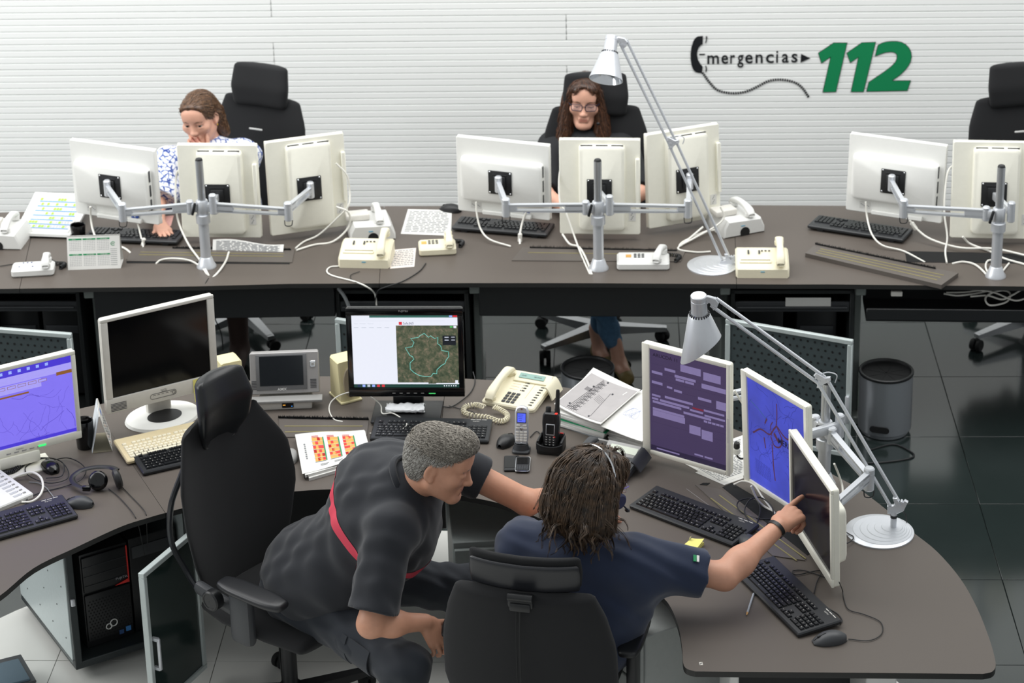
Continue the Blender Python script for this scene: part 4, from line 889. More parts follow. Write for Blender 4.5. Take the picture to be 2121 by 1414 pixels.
mouse((933, 436), 150, 'black mouse on the white sheet on the back desk', M_black)
mouse((118, 452), 80, 'dark mouse half hidden by the schedule tray', M_black) if False else None
cable('lead of the front right mouse', [(1757, 1323, Zc), (1800, 1326, Zc), (1826, 1312, Zc), (1824, 1288, Zc), (1790, 1272, Zc), (1758, 1262, Zc), (1748, 1240, Zc), (1745, 1222, ZD+.01), (1738, 1205, ZD+.12)], .0017, M_cabk)
cable('black lead looping behind the front right keyboard', [(1740, 1292, Zc), (1744, 1284, Zc), (1736, 1272, Zc), (1720, 1262, Zc), (1708, 1256, Zc)], .0022, M_cabk)
cable('thin black lead lying under the dark landscape monitor', [(1686, 1228, Zc), (1692, 1205, Zc), (1702, 1182, Zc), (1680, 1184, Zc), (1650, 1190, Zc), (1642, 1182, Zc), (1665, 1181, Zc), (1700, 1192, Zc), (1718, 1200, Zc)], .0018, M_cabk)
cable('black lead coiled in two loops over the cable slot', [(1566, 1090, Zc), (1574, 1060, ZD+.01), (1570, 1040, ZD+.02), (1552, 1032, ZD+.02), (1530, 1038, ZD+.02), (1528, 1052, ZD+.015), (1545, 1066, Zc), (1575, 1074, Zc), (1600, 1072, Zc), (1598, 1048, ZD+.02), (1575, 1030, ZD+.03), (1552, 1036, ZD+.03), (1542, 1060, ZD+.01), (1556, 1082, Zc), (1570, 1088, Zc)], .0024, M_cabk)
cable('white monitor lead dropping below the blue map monitor', [(1556, 1006, ZD+.10), (1566, 1030, ZD+.05), (1580, 1046, ZD+.01), (1600, 1058, ZD-.0)], .004, M_cab, group=None)
cable('second white lead bowed under the blue map monitor', [(1520, 1003, ZD+.01), (1540, 996, ZD+.03), (1562, 1004, ZD+.04), (1580, 1030, ZD+.02), (1606, 1064, ZD+.0)], .0035, M_cab)
cable('white lead hanging down behind the near monitor post', [(1728, 960, ZD+.17), (1738, 985, ZD+.10), (1745, 1010, ZD+.06), (1744, 1040, ZD+.06), (1736, 1060, ZD+.12)], .004, M_cab)
cable('white lead arching between the purple form and blue map monitors', [(1521, 808, ZD+.30), (1530, 822, ZD+.27), (1537, 834, ZD+.24)], .004, M_cab)
t = thing('cable_plug', 'black and white monitor plug hanging beside the purple form monitor', 'plug', atz(1526, 928, ZD+.08)); mb = MB(); mb.lathe([(.009, .0), (.012, .004), (.011, .022), (.006, .026)], 14); mb.build('plug_body', M_black, t); mb = MB(); mb.lathe([(.012, -.022), (.013, -.018), (.013, -.002), (.011, 0)], 14); mb.build('ring', M_white, t); mb = MB(); mb.tube([(0, 0, -.02), (.004, 0, -.035), (.018, -.004, -.042), (.04, 0, -.04)], .0035, 7); mb.build('lead', M_cabk, t)

# ================================================================== PAPERS, NOTES, STATIONERY
def sheet_poly(mb, pix, z, mi=0, th=.0008):
    q = [atz(x, y, z) for x, y in pix]; mb.prism([(v.x, v.y) for v in q], z, z+th, mi)
def paper(label, pix, z=ZD+.0005, lines=0, m=None, name='paper', cat='paper', frame=None, th=.0008, tex=None):
    q = [atz(x, y, z+th) for x, y in pix]; c = sum(q, Vector())/len(q); t = thing(name, label, cat, (c.x, c.y, z)); X = T(-Vector((c.x, c.y, z)))
    mb = MB(X); mb.prism([(v.x, v.y) for v in q], z, z+th); mb.build('sheet', m or M_paper, t)
    if lines:
        mb = MB(X); rr = random.Random(len(label)); a0, b0, c0_, d0 = q
        for k in range(lines):
            v = .08+.86*k/lines; a = a0.lerp(d0, v); b = b0.lerp(c0_, v); u = .06
            while u < .9:
                w = rr.uniform(.04, .16); p, r = a.lerp(b, u), a.lerp(b, min(.94, u+w)); h = (d0-a0)*(.35/lines)
                mb.add([p+Vector((0, 0, .0006)), r+Vector((0, 0, .0006)), r+h+Vector((0, 0, .0006)), p+h+Vector((0, 0, .0006))], [[0, 1, 2, 3]]); u += w+.03
        mb.build('print', M_inkg, t)
    return t, q, X
paper('white form with faint lines lying beside the mouse on the back desk', [(845, 433), (936, 435), (934, 488), (830, 484)], lines=14)
paper('crumpled white sheet sticking out from under the fax telephone', [(805, 518), (862, 513), (858, 552), (808, 556)], lines=9, m=mat('paper_warm', '#e6dcd4', .8))
paper('loose white sheets under the purple form monitor', [(1400, 950), (1541, 900), (1541, 984), (1494, 1001)], lines=22)
paper('second loose sheet slipped under the sheets by the monitor post', [(1440, 978), (1538, 940), (1540, 990), (1500, 1004)], z=ZD+.0001)
paper('small white slip lying under the purple map monitor', [(55, 936), (106, 924), (108, 932), (58, 944)], z=ZD+.001) if False else None
# sheet leaning on the left post
t = thing('paper', 'white printed sheet leaning against the left monitor post', 'paper', atz(515, 522)); b = Vector(t.location); p0, p1 = atz(440, 520), atz(586, 524); p2, p3 = atz(588, 505, ZD+.03), atz(441, 496, ZD+.045)
def lean(u, v): a = p0.lerp(p1, u); c = p3.lerp(p2, u); q = a.lerp(c, v); return q+Vector((0, 0, .008*math.sin(u*6)*v))-b
mb = MB(); mb.sheet(lean, 16, 6, .0006); mb.build('sheet', M_paper, t)
mb = MB(); rr = random.Random(2)
for k in range(9):
    v = .1+.09*k; u = .05
    while u < .92: w = rr.uniform(.03, .14); mb.add([lean(u, v)+Vector((0, -.001, .001)), lean(min(.95, u+w), v)+Vector((0, -.001, .001)), lean(min(.95, u+w), v+.04)+Vector((0, -.001, .001)), lean(u, v+.04)+Vector((0, -.001, .001))], [[0, 1, 2, 3]]); u += w+.02
mb.build('print', M_inkg, t)
t, q, X = paper('small pink photo card by the patterned blouse woman’s hand', [(322, 449), (360, 446), (354, 468), (318, 472)], name='photo_card', cat='card', m=mat('card_pink', '#e4a9a0', .6, var=.5, scale=160))
# notebook with the coloured chart
nb = thing('notebook', 'spiral notebook stack topped by a red, orange and green schedule chart', 'notebook', atz(688, 945)); X = T(nb.location).inverted(); zz = ZD
for k, (pix, h, m, nm) in enumerate([([(626, 905), (752, 893), (778, 950), (640, 990)], .012, M_paper, 'lower_pages'), ([(620, 900), (754, 890), (772, 945), (632, 984)], .010, M_paper, 'pages')]):
    q = [atz(x, y, zz+h) for x, y in pix]; mb = MB(X); mb.prism([(v.x, v.y) for v in q], zz, zz+h); mb.build(nm, m, nb); zz += h
tq = [atz(x, y, zz+.004) for x, y in [(611, 900), (756, 890), (768, 946), (626, 980)]]
def top(u, v, dz=0): a = tq[0].lerp(tq[1], u); c = tq[3].lerp(tq[2], u); p = a.lerp(c, v); return p+Vector((0, 0, .004*math.sin(u*5+v*4)+dz))
mb = MB(X); mb.sheet(lambda u, v: top(u, v), 14, 10, .0012); mb.build('chart_sheet', M_paper, nb)
mb = MB(X); rr = random.Random(9); CHM = [M_orange, M_red, M_green, M_yel, M_bluep, M_inkg]
def cell(u0, v0, u1, v1, mi, dz): dz += .0014; mb.add([top(u0, v0, dz), top(u1, v0, dz), top(u1, v1, dz), top(u0, v1, dz)], [[0, 1, 2, 3]], mi)
for c in range(3):
    u0 = .22+.22*c; v0 = .16 if c < 2 else .16
    for r in range(6):
        v = v0+.105*r; cell(u0, v, u0+.15, v+.085, 0, .001); cell(u0, v+.085, u0+.15, v+.10, 3, .001); cell(u0-.01, v+.097, u0+.15, v+.104, 4, .0012)
        for j in range(rr.randint(1, 3)): a = rr.choice((0, .04, .075, .11)); cell(u0+a, v+.004, u0+a+.04, v+.082, 1, .0014)
    cell(u0+.152, v0-.01, u0+.168, v0+.62, 2, .0012)
    for r in range(2): cell(u0, v0-.05+.03*r, u0+.1, v0-.04+.03*r, 1, .0012)
for r in range(8): cell(.09+.005*(r % 2), .3+.05*r, .115, .33+.05*r, 5, .0012)
for r in range(3): cell(.28+.2*r, .86, .40+.2*r, .87, 5, .0012); cell(.28+.2*r, .89, .38+.2*r, .90, 5, .0012)
mb.build('chart_print', CHM, nb)
mb = MB(X); a, b2 = atz(622, 936, ZD+.012), atz(634, 988, ZD+.012)
for k in range(15): p = a.lerp(b2, k/14); mb.tube([p+Vector((.007*math.cos(x), .0, .010*math.sin(x))) for x in np.linspace(0, 2*PI, 9)[:-1]], .0012, 5, n=1, closed=True)
mb.build('spiral_binding', M_black, nb)
# binder stack with drawing
bs = thing('document_stack', 'thick paper stack topped by a grey plan drawing, behind the two-way radio', 'papers', atz(1240, 860)); X = T(bs.location).inverted(); zz = ZD
base = [(1226, 790), (1330, 838), (1252, 912), (1150, 880)]; rr = random.Random(4)
M_greenp = mat('paper_green', '#21a36f', .7)
lay = [('folder', .005, mat('folder_grey', '#8d9498', .5))]+[('pages', .008, M_paper)]*3+[('green_divider', .003, M_greenp), ('pages', .008, M_paper), ('green_divider', .0015, M_greenp)]+[('pages', .009, M_paper)]*2
for k, (nm, h, m) in enumerate(lay):
    q = [atz(x+rr.uniform(-4, 4), y+rr.uniform(-2, 2), ZD) for x, y in base]; mb = MB(X); mb.prism([(v.x, v.y) for v in q], zz, zz+h-.0004); mb.build(nm, m, bs); zz += h
tb = [atz(x, y, zz+.012) for x, y in [(1228, 768), (1327, 812), (1244, 886), (1148, 838)]]
def dtop(u, v, dz=0): a = tb[0].lerp(tb[1], u); c = tb[3].lerp(tb[2], u); p = a.lerp(c, v); return p+Vector((0, 0, .012*(u-.35)**2*3-.006+dz+.004*v))
mb = MB(X); mb.sheet(dtop, 12, 12, .003); mb.build('drawing_border', M_paper, bs)
M_plan = mat('plan_grey', '#aaa6a6', .8, var=.10, scale=20)
mb = MB(X); mb.sheet(lambda u, v: dtop(.02+.96*u, .06+.9*v, .0042), 12, 12); ds = mb.build('drawing_sheet', M_plan, bs)
mb = MB(X); L2 = lambda pts, r=.0007: mb.tube([dtop(u, v, .0048) for u, v in pts], r, 4, n=1)
for k in range(5): L2([(.30+.02*k, .08+.02*k), (.22+.035*k, .94)], .0008)
for k in range(9): L2([(.30, .16+.09*k), (.42, .2+.09*k)]); L2([(.42, .16+.09*k), (.28, .22+.09*k)])
L2([(.62, .3), (.66, .6), (.7, .9)]); L2([(.2, .9), (.36, .86)], .001)
for k in range(6): L2([(.18+.02*k, .36), (.18+.02*k, .44)], .001)
for k in range(5): L2([(.46, .42+.03*k), (.64, .48+.03*k)], .0004)
for u, v in ((.26, .30), (.40, .10), (.20, .84), (.66, .3), (.68, .92)): mb.prism([(dtop(u+.018*math.cos(a), v+.018*math.sin(a)).x, dtop(u+.018*math.cos(a), v+.018*math.sin(a)).y) for a in np.linspace(0, 2*PI, 9)[:-1]], dtop(u, v).z+.0042, dtop(u, v).z+.0055)
mb.build('drawing_lines', M_ink, bs)
mb = MB(X); a, b2 = dtop(.80, .10, .005), dtop(.97, .10, .005); c = dtop(.80, .24, .005); ux = (b2-a); uy = (a-c); mb.text('112', 1, Matrix(((ux.x*.6, uy.x*.9, 0, c.x), (ux.y*.6, uy.y*.9, 0, c.y), (0, 0, 1, c.z+.001), (0, 0, 0, 1))), shear=.2, bold=.03); mb.build('lettering', M_paper, bs)
ws_ = thing('document_stack', 'white loose pages piled against the purple form monitor, pale blue scribbles', 'papers', atz(1300, 880)); X = T(ws_.location).inverted(); zz = ZD
for k in range(9):
    q = [atz(x+rr.uniform(-5, 5), y+rr.uniform(-3, 3), ZD) for x, y in [(1330, 836), (1420, 868), (1352, 935), (1258, 908)]]; mb = MB(X); mb.prism([(v.x, v.y) for v in q], zz, zz+.0056); mb.build('pages', M_paper, ws_); zz += .006
tq2 = [atz(x, y, zz+.01) for x, y in [(1332, 806), (1390, 830), (1330, 912), (1244, 886)]]
def wtop(u, v, dz=0): a = tq2[0].lerp(tq2[1], u); c = tq2[3].lerp(tq2[2], u); p = a.lerp(c, v); return p+Vector((0, 0, .006*math.sin(3*u+2*v)+dz))
mb = MB(X); mb.sheet(wtop, 8, 8, .002); mb.build('top_sheet', M_paper, ws_)
mb = MB(X); cp = [wtop(.35+.12*math.cos(a*1.7)*(.5+.1*a), .55+.10*math.sin(a*2.3), .0028) for a in np.linspace(0, 12, 60)]; mb.tube(cp, .0004, 3, n=1); mb.build('scribble', mat('pen_blue', '#8f9fd4', .8), ws_)
mb = MB(X); mb.box((0, 0, 0), (.05, .012, .02), r=.003, M=T(atz(1250, 915, ZD+.02)) @ RZ(-30)); mb.build('binder_clip', M_grey, ws_)
# notes
def note_on(parent, M, w, h, label, name='sticky_note'):
    t = thing(name, label, 'note'); t.matrix_basis = M
    mb = MB(); mb.sheet(lambda u, v: ((u-.5)*w, -.010*(1-v)**2-.0002, (v-1)*h+.004*(u-.5)), 6, 8, .0004); mb.build('sheet', M_sticky, t)
    mb = MB(); rr = random.Random(1)
    for k in range(4):
        pts = [((u-.5)*w*.8, -.010*(1-(.8-.2*k))**2-.0014, ((.8-.2*k)-1)*h+.002*math.sin(u*40)) for u in np.linspace(0, .75, 14)]; mb.tube(pts, .0005, 3, n=1)
    mb.build('handwriting', mat('pencil_note', '#b5a94e', .8), t)
note_on(m2, m2.matrix_world @ T(.165, -.0095, -.128), .085, .085, 'yellow handwritten note stuck on the lower frame of the light grey monitor')
t = thing('note_block', 'small block of yellow notes lying before the front keyboard', 'notes', atz(1438, 1131)); t.rotation_euler.z = rad(-35)
mb = MB(); mb.box((0, 0, .006), (.05, .05, .012), r=.0005, seg=1); mb.build('block', M_sticky, t)
mb = MB(); mb.sheet(lambda u, v: ((u-.5)*.05, (v-.5)*.05, .0125+.018*max(0, (u+v)/2-.45)**1.6*2), 8, 8, .0003); mb.build('top_note', M_sticky, t)
mb = MB(); mb.sheet(lambda u, v: (-.026+.004*v, (u-.5)*.012+.012, .012+.014*v), 3, 4, .0003); mb.build('torn_slip', M_paper, t)
t = thing('pencil', 'short grey pencil pointing down the desk, left of the front keyboard', 'pencil', atz(1553, 1252)); a, b = atz(1561, 1229, ZD+.004), atz(1548, 1268, ZD+.004); c = atz(1545.5, 1276, ZD+.003); X = T(t.location).inverted()
mb = MB(X); mb.cyl(a, b, .0037, seg=6); mb.build('shaft', mat('pencil_grey', '#a9afb8', .4), t)
mb = MB(X); mb.cyl(b, b.lerp(c, .7), .0037, .0014, seg=6); mb.build('wood_tip', mat('wood_tip', '#c79a63', .7), t); mb = MB(X); mb.cyl(b.lerp(c, .7), c, .0014, .0002, seg=6); mb.build('lead', M_ink, t)
# calendars
t = thing('desk_calendar', 'white desk calendar with green month headings at the left back station', 'calendar', (-1.904, 9.692, ZD), 1.9); w, h = .238, .15; tl = 18; Xf = RX(-tl)
mb = MB(); mb.box((0, 0, h/2), (w, .0015, h), M=Xf); mb.box((0, 0, h/2), (w, .0015, h), M=T(0, .105, 0) @ RX(tl)); mb.box((0, .052, .001), (w, .105, .0015)); mb.build('card_stand', M_paper, t)
mb = MB(Xf)
for c in range(3):
    for r in range(2):
        x0 = -w/2+.008+.063*c; z1 = h-.008-.070*r; mb.box((x0+.029, -.0012, z1-.004), (.058, .0006, .007), mi=0)
        mb.text(['JULIO', 'AGOSTO', 'SEPTIEMBRE', 'OCTUBRE', 'NOVIEMBRE', 'DICIEMBRE'][c+3*r], .0062, T(x0+.016, -.0018, z1-.0063) @ UP, 2)
        for i in range(7):
            for j in range(6): mb.box((x0+.005+.0078*i, -.0011, z1-.014-.0078*j), (.0035, .0005, .0022), mi=1)
mb.tube([(.088+.010*math.cos(a), -.0014, h-.036+.008*math.sin(a)) for a in np.linspace(.5, 5.4, 12)], .0012, 4, 0, n=1); mb.box((.088, -.0013, h-.036), (.012, .0005, .0018), mi=0, M=Matrix())
for k in range(9): mb.box((.090, -.0012, h-.060-.009*k), (.03, .0004, .0015), mi=1)
mb.build('calendar_print', [M_green, M_inkg, M_paper], t)
t = thing('desk_calendar', 'folded tent calendar seen edge on, between the black cup and the beige keyboard', 'calendar', atz(212, 935), 12); h = .155
def tent(M): pass
for s, nm in ((-1, 'card_panel'), (1, 'calendar_page')):
    mb = MB(T(s*.038, .075, 0) @ RY(-s*13.5)); mb.box((0, 0, h/2), (.002, .16, h)); mb.build(nm, M_paper if s > 0 else mat('card_back', '#dfe5ea', .6), t)
mb = MB(T(.038, .075, 0) @ RY(-13.5)); rr = random.Random(6)
for k in range(8):
    for j in range(6): mb.box((.0015, -.065+.022*j, .02+.0125*k), (.0006, .012, .006), mi=rr.choice((0, 1, 1, 2)))
mb.box((.0015, 0, h-.02), (.0006, .03, .02), mi=3); mb.build('calendar_print', [M_ink, M_inkg, mat('print_brown', '#a98c7a', .7), M_bluep], t)
mb = MB(); mb.box((0, .075, .001), (.076, .16, .002)); mb.build('card_floor', mat('cardboard', '#8d8672', .8), t)
# cups
def cup(px, label, r, h, logo=False):
    p = atz(*px); t = thing('cup', label, 'cup', (p.x, p.y, ZD)); mb = MB(); mb.lathe([(r*.86, 0), (r*.9, .003), (r, h-.004), (r-.002, h), (r-.005, h-.003), (r*.82, .012), (.001, .012)], 32, cap=False); mb.build('body', M_blackg, t)
    mb = MB(); mb.lathe([(.001, h*.75), (r-.006, h*.75)], 28); mb.build('inside', M_rub, t); return t
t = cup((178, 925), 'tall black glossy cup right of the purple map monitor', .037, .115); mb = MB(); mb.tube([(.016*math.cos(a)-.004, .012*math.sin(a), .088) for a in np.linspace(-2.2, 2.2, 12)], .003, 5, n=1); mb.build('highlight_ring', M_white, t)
cup((163, 489), 'short black cup behind the green and white calendar', .036, .06)

# ================================================================== TELEPHONES
def handset(mb, L=.21, w=.046, h=.03, rise=.03, mi=0):       # along y, arched, ear and mouth pads at the ends
    def fn(u, v):
        x = (v-.5)*2; ph = 2*PI*u; end = abs(x)**6; ww = w/2*(.62+.38*abs(x)**2)*(1-.35*end); hh = h/2*(.75+.25*abs(x)**3)*(1-.55*end); zc = rise*(1-x*x)-.012*abs(x)**8
        return (ww*math.copysign(abs(math.cos(ph))**.7, math.cos(ph)), x*L/2, zc+hh*math.copysign(abs(math.sin(ph))**.7, math.sin(ph)))
    mb.sheet(fn, 16, 24, mi=mi)
    for s in (-1, 1): mb.lathe([(.02, 0), (.021, .004), (.021, .016), (.012, .022)], 20, mi, T(0, s*(L/2-.024), -.022))
def keys_grid(mb, x0, y0, nx, ny, dx, dy, kw, kh, z, mi=0, h=.003, M=None):
    for i in range(nx):
        for j in range(ny): mb.box((x0+dx*i, y0+dy*j, z), (kw, kh, h), r=.0006, seg=1, mi=mi, M=M)
def coil(a, pts, r=.007, wr=.0022, turns=26, m=None, n=8):
    P = smooth_path(pts, 12); out = []; N = len(P)*8
    for k in range(N):
        f = k/(N-1)*(len(P)-1); i = min(int(f), len(P)-2); p = P[i].lerp(P[i+1], f-i); d = (P[i+1]-P[i]).normalized(); u = d.cross(Vector((0, 0, 1))).normalized(); w = u.cross(d); an = 2*PI*turns*k/N
        out.append(p+u*(r*math.cos(an))+w*(r*math.sin(an)))
    return out
# cream office telephone in the middle
t = thing('telephone', 'cream office telephone with display and coiled cord, beside the paper stack', 'telephone', atz(1074, 822), -24); sl = RX(7); Zl = T(0, 0, .018)
mb = MB(Zl @ sl); mb.prism(rrect(.225, .225, .014), -.014, .012, ch=.005); mb.box((.012, .108, .0), (.2, .03, .05), r=.008); mb.build('body', M_ivory, t)
mb = MB(); mb.sheet(lambda u, v: (.112+.03*u, .105-.19*v*.55, .055*math.cos(u*1.45)+.002), 8, 8, .006); mb.build('side_flap', M_ivory, t)
mb = MB(Zl @ sl); mb.box((.030, .085, .018), (.155, .055, .016), r=.004, M=T(.03, .085, .02) @ RX(14) @ T(-.03, -.085, -.02)); mb.build('display_housing', M_ivory, t)
mb = MB(Zl @ sl @ T(.03, .085, .0285) @ RX(14)); mb.box((-.004, 0, 0), (.108, .026, .001)); dsp = mb.build('display', mat('lcd_green', '#7fa49a', .25), t)
mb = MB(Zl @ sl @ T(.03, .085, .0292) @ RX(14)); mb.text('10:45', .010, T(-.05, -.004, 0)); mb.text('08 MAR', .010, T(.005, -.004, 0)); mb.build('display_text', M_ink, dsp)
def key_parts(parent, name, X, m, pos, size):
    me = MB().box((0, 0, 0), size, r=.0008, seg=1).mesh(name, m)
    for p in pos: link(name, me, parent, X @ T(*p))
key_parts(t, 'key', Zl @ sl, M_dgrey, [(-.026+.0195*i, -.088+.0195*j, .0135) for i in range(3) for j in range(4)], (.0145, .0135, .004))
key_parts(t, 'side_key', Zl @ sl, M_dgrey, [(.088, -.085+.0185*j, .013) for j in range(8)]+[(.020, .002+.0185*j, .013) for j in range(4)], (.0125, .006, .003))
mb = MB(Zl @ sl); 
for j in range(8): mb.box((.080, -.085+.0185*j, .0125), (.004, .005, .0006))
for j in range(4): mb.box((.009, .002+.0185*j, .0125), (.004, .005, .0006)); mb.box((-.022, .004+.0185*j, .0123), (.034, .0014, .0004), mi=1); mb.box((.048, -.03+.03*j, .0123), (.0012, .03, .0006), mi=1)
mb.build('key_labels', [M_ink, mat('print_tan', '#c9a77c', .7)], t)
mb = MB(T(-.078, -.0, .052) @ RX(7)); handset(mb, .235, .05, .034, .014); hs = mb.build('handset', M_ivory, t)
mb = MB(T(-.078, .098, .066)); mb.box((0, 0, 0), (.022, .008, .002)); mb.build('emblem_strip', mat('teal_print', '#6fb0aa', .6), hs)
P = [t.matrix_basis.inverted() @ p for p in (atz(1002, 842, ZD+.03), atz(985, 838, ZD+.012), atz(962, 842, ZD+.01), atz(962, 856, ZD+.01), atz(985, 861, ZD+.01), atz(1010, 864, ZD+.01), atz(1032, 872, ZD+.012), atz(1050, 870, ZD+.012), atz(1052, 858, ZD+.014), atz(1036, 848, ZD+.02), atz(1020, 842, ZD+.03))]
t.rotation_mode = 'XYZ'; P = [T(t.location).inverted() @ Vector(p) for p in [atz(1002, 842, ZD+.03), atz(985, 838, ZD+.012), atz(964, 842, ZD+.01), atz(962, 854, ZD+.01), atz(985, 861, ZD+.01), atz(1010, 864, ZD+.01), atz(1032, 872, ZD+.012), atz(1048, 869, ZD+.012), atz(1050, 858, ZD+.014), atz(1036, 848, ZD+.02), atz(1022, 842, ZD+.03)]]; P = [RZ(24) @ p for p in P]
mb = MB(); mb.tube(coil(0, P, .0085, turns=38), .0026, 6, n=1); mb.build('coiled_cord', M_ivory, t)
# dark telephone behind the seated person
t = thing('telephone', 'dark grey telephone with a pale display behind the long-haired person’s head', 'telephone', atz(1250, 972), -28)
mb = MB(T(0, 0, .02) @ RX(8)); mb.prism(rrect(.24, .20, .015), -.016, .012, ch=.005); mb.sheet(lambda u, v: (.112+.035*u, .10-.2*v*.5, .040*math.cos(u*1.5)-.004), 8, 6, .006); mb.build('body', M_dgrey, t)
mb = MB(T(.045, .085, .048) @ RX(28)); mb.box((0, 0, 0), (.15, .06, .014), r=.004); mb.box((0, .0, .0075), (.11, .03, .001), mi=1); mb.build('display_housing', [M_grey, mat('lcd_pale', '#c9d0c0', .3)], t)
key_parts(t, 'key', T(0, 0, .02) @ RX(8), M_lgrey, [(.02+.026*i, .03-.022*j, .0135) for i in range(4) for j in range(3)], (.016, .007, .003))
mb = MB(T(-.085, 0, .05) @ RX(8)); handset(mb, .22, .046, .032, .014); mb.build('handset', M_dgrey, t)
mb = MB(); mb.tube(coil(0, [Vector((-.085, -.10, .03)), Vector((-.13, -.13, .008)), Vector((-.15, -.06, .008)), Vector((-.14, .04, .008))], .007, turns=26), .0024, 6, n=1); mb.build('coiled_cord', M_black, t)
# white telephone at the left edge
t = thing('telephone', 'white telephone keypad corner at the lower left edge above the keyboard', 'telephone', atz(-18, 1030), 44); 
mb = MB(T(0, 0, .016) @ RX(5)); mb.prism(rrect(.22, .23, .008), -.012, .012, ch=.004); mb.build('body', M_white, t)
key_parts(t, 'key', T(0, 0, .016) @ RX(5), M_grey, [(.085, -.09+.024*j, .0135) for j in range(8)], (.012, .0065, .003))
mb = MB(T(0, 0, .016) @ RX(5))
for j in range(8): mb.box((.055, -.09+.024*j, .0125), (.032, .012, .0006)); mb.box((.073, -.09+.024*j, .0125), (.003, .003, .001), mi=1)
mb.build('key_labels', [mat('label_grey', '#b9bbbd', .6), M_ink], t)
mb = MB(T(-.07, 0, .045)); handset(mb, .22, .046, .032, .012); mb.build('handset', M_white, t)
cable('thick white lead curling from the lower left telephone', [(45, 1040, Zc), (66, 1038, ZD+.006), (82, 1026, ZD+.01), (89, 1008, ZD+.02), (84, 988, ZD+.03), (66, 978, ZD+.03), (40, 984, ZD+.02), (18, 994, ZD+.012)], .0042, M_cab)
mbp = []
# cordless phone and cradle
def up(px, yaw=0): p = atz(*px); return p
t = thing('cordless_phone', 'silver cordless phone with a blue lit display standing in its cradle', 'phone', atz(1080, 934), -8); R = T(0, .01, .025) @ RX(-14)
mb = MB(R); mb.prism([(-.022, 0), (.022, 0), (.0265, .03), (.025, .09), (.026, .125), (.020, .142), (.008, .148), (-.008, .148), (-.020, .142), (-.026, .125), (-.025, .09), (-.0265, .03)], -.012, .012, M=UP, ch=.005); mb.build('body', M_alum, t)
mb = MB(R); mb.box((0, -.0125, .104), (.036, .002, .040), r=.001, seg=1); mb.build('display_frame', M_dgrey, t)
mb = MB(R); mb.box((0, -.0138, .104), (.031, .001, .034)); mb.build('display', emit('phone_display', '#5a6cff', 1.0), t)
mb = MB(R)
for k in range(4): mb.box((-.004, -.0145, .115-.007*k), (.02-.003*k, .0004, .0012))
mb.build('display_text', M_blued, t)
key_parts(t, 'key', R, M_lgrey, [(-.015+.015*i, -.0128, .048-.0105*j) for i in range(3) for j in range(4)], (.0125, .003, .0075)); key_parts(t, 'side_key', R, M_lgrey, [(-.014, -.0128, .064), (.014, -.0128, .064), (-.012, -.0128, .074), (.012, -.0128, .074)], (.014, .003, .006))
mb = MB(R); mb.lathe([(.006, 0), (.0065, .002), (.005, .003)], 14, M=T(0, -.0122, .062) @ RX(90)); mb.lathe([(.004, 0), (.004, .001)], 12, M=T(0, -.0122, .138) @ RX(90)); mb.lathe([(.004, 0), (.004, .001)], 12, M=T(0, -.0122, .006) @ RX(90)); mb.build('navigation_key', M_chrome, t)
ck = thing('phone_cradle', 'grey charging cradle under the silver cordless phone', 'cradle', atz(1080, 934), -8)
mb = MB(); mb.prism(rrect(.068, .06, .015), 0, .012, ch=.003); mb.lathe([(.034, 0), (.034, .008), (.028, .022), (.026, .034), (.024, .034), (.022, .012)], 28, M=SC(1, .75, 1), cap=False); mb.build('body', M_dgrey, ck)
# two-way radio in charger
t = thing('two_way_radio', 'black two-way radio with a stub antenna standing in its charger', 'radio', atz(1140, 934), -14); R = T(0, .008, .02) @ RX(-12)
mb = MB(R); mb.prism([(-.027, 0), (.027, 0), (.030, .05), (.033, .09), (.032, .118), (.026, .13), (-.026, .13), (-.032, .118), (-.033, .09), (-.030, .05)], -.018, .018, M=UP, ch=.006); mb.build('body', M_black, t)
mb = MB(R @ T(.02, .004, .125)); mb.lathe([(.011, 0), (.011, .012), (.009, .02), (.0075, .085), (.006, .092), (.001, .094)], 16); mb.build('antenna', M_rub, t)
mb = MB(R @ T(-.014, .004, .125)); mb.lathe([(.010, 0), (.0105, .006), (.0105, .02), (.008, .024)], 18); mb.build('volume_knob', M_rub, t)
mb = MB(R); mb.box((0, -.0182, .066), (.034, .003, .044), r=.002); dsp = mb.build('display_frame', M_alum, t); mb = MB(R); mb.box((0, -.0205, .067), (.029, .001, .036)); mb.build('display', M_blackg, t)
mb = MB(R); mb.prism(rrect(.032, .03, .013), 0, .002, M=T(0, -.018, .106) @ UP); 
for k in range(4): mb.box((0, -.0205, .098+.005*k), (.016, .001, .0016), mi=1)
mb.build('speaker_grille', [M_black, M_rub], t)
key_parts(t, 'key', R, M_dgrey, [(-.014+.014*i, -.0185, .036-.0095*j) for i in range(3) for j in range(4)], (.011, .003, .006))
mb = MB(R); mb.box((.016, -.0185, .038), (.008, .0035, .005), r=.001, seg=1); mb.build('red_key', M_red, t)
mb = MB(R); mb.box((.020, -.012, .1285), (.010, .012, .004), r=.001, seg=1); mb.build('status_light', emit('red_led', '#ff3b2e', 1.4), t)
mb = MB(R)
for i in range(3):
    for j in range(4): mb.box((-.014+.014*i, -.0202, .0365-.0095*j), (.003, .0004, .0022))
mb.build('key_legends', M_lgrey, t)
ck = thing('radio_charger', 'black charger cradle holding the two-way radio', 'cradle', atz(1142, 932), -14)
mb = MB(); mb.prism(rrect(.10, .085, .014), 0, .02, ch=.004); mb.sheet(lambda u, v: (.046*math.cos(PI*u), -.03-.016*math.sin(PI*u)+.0, .018+.028*v-.008*v*math.sin(PI*u)), 14, 5, .006); mb.box((0, .034, .03), (.09, .02, .06), r=.006); mb.box((-.045, 0, .028), (.01, .07, .05), r=.004); mb.box((.045, 0, .028), (.01, .07, .05), r=.004); mb.build('body', M_black, ck)
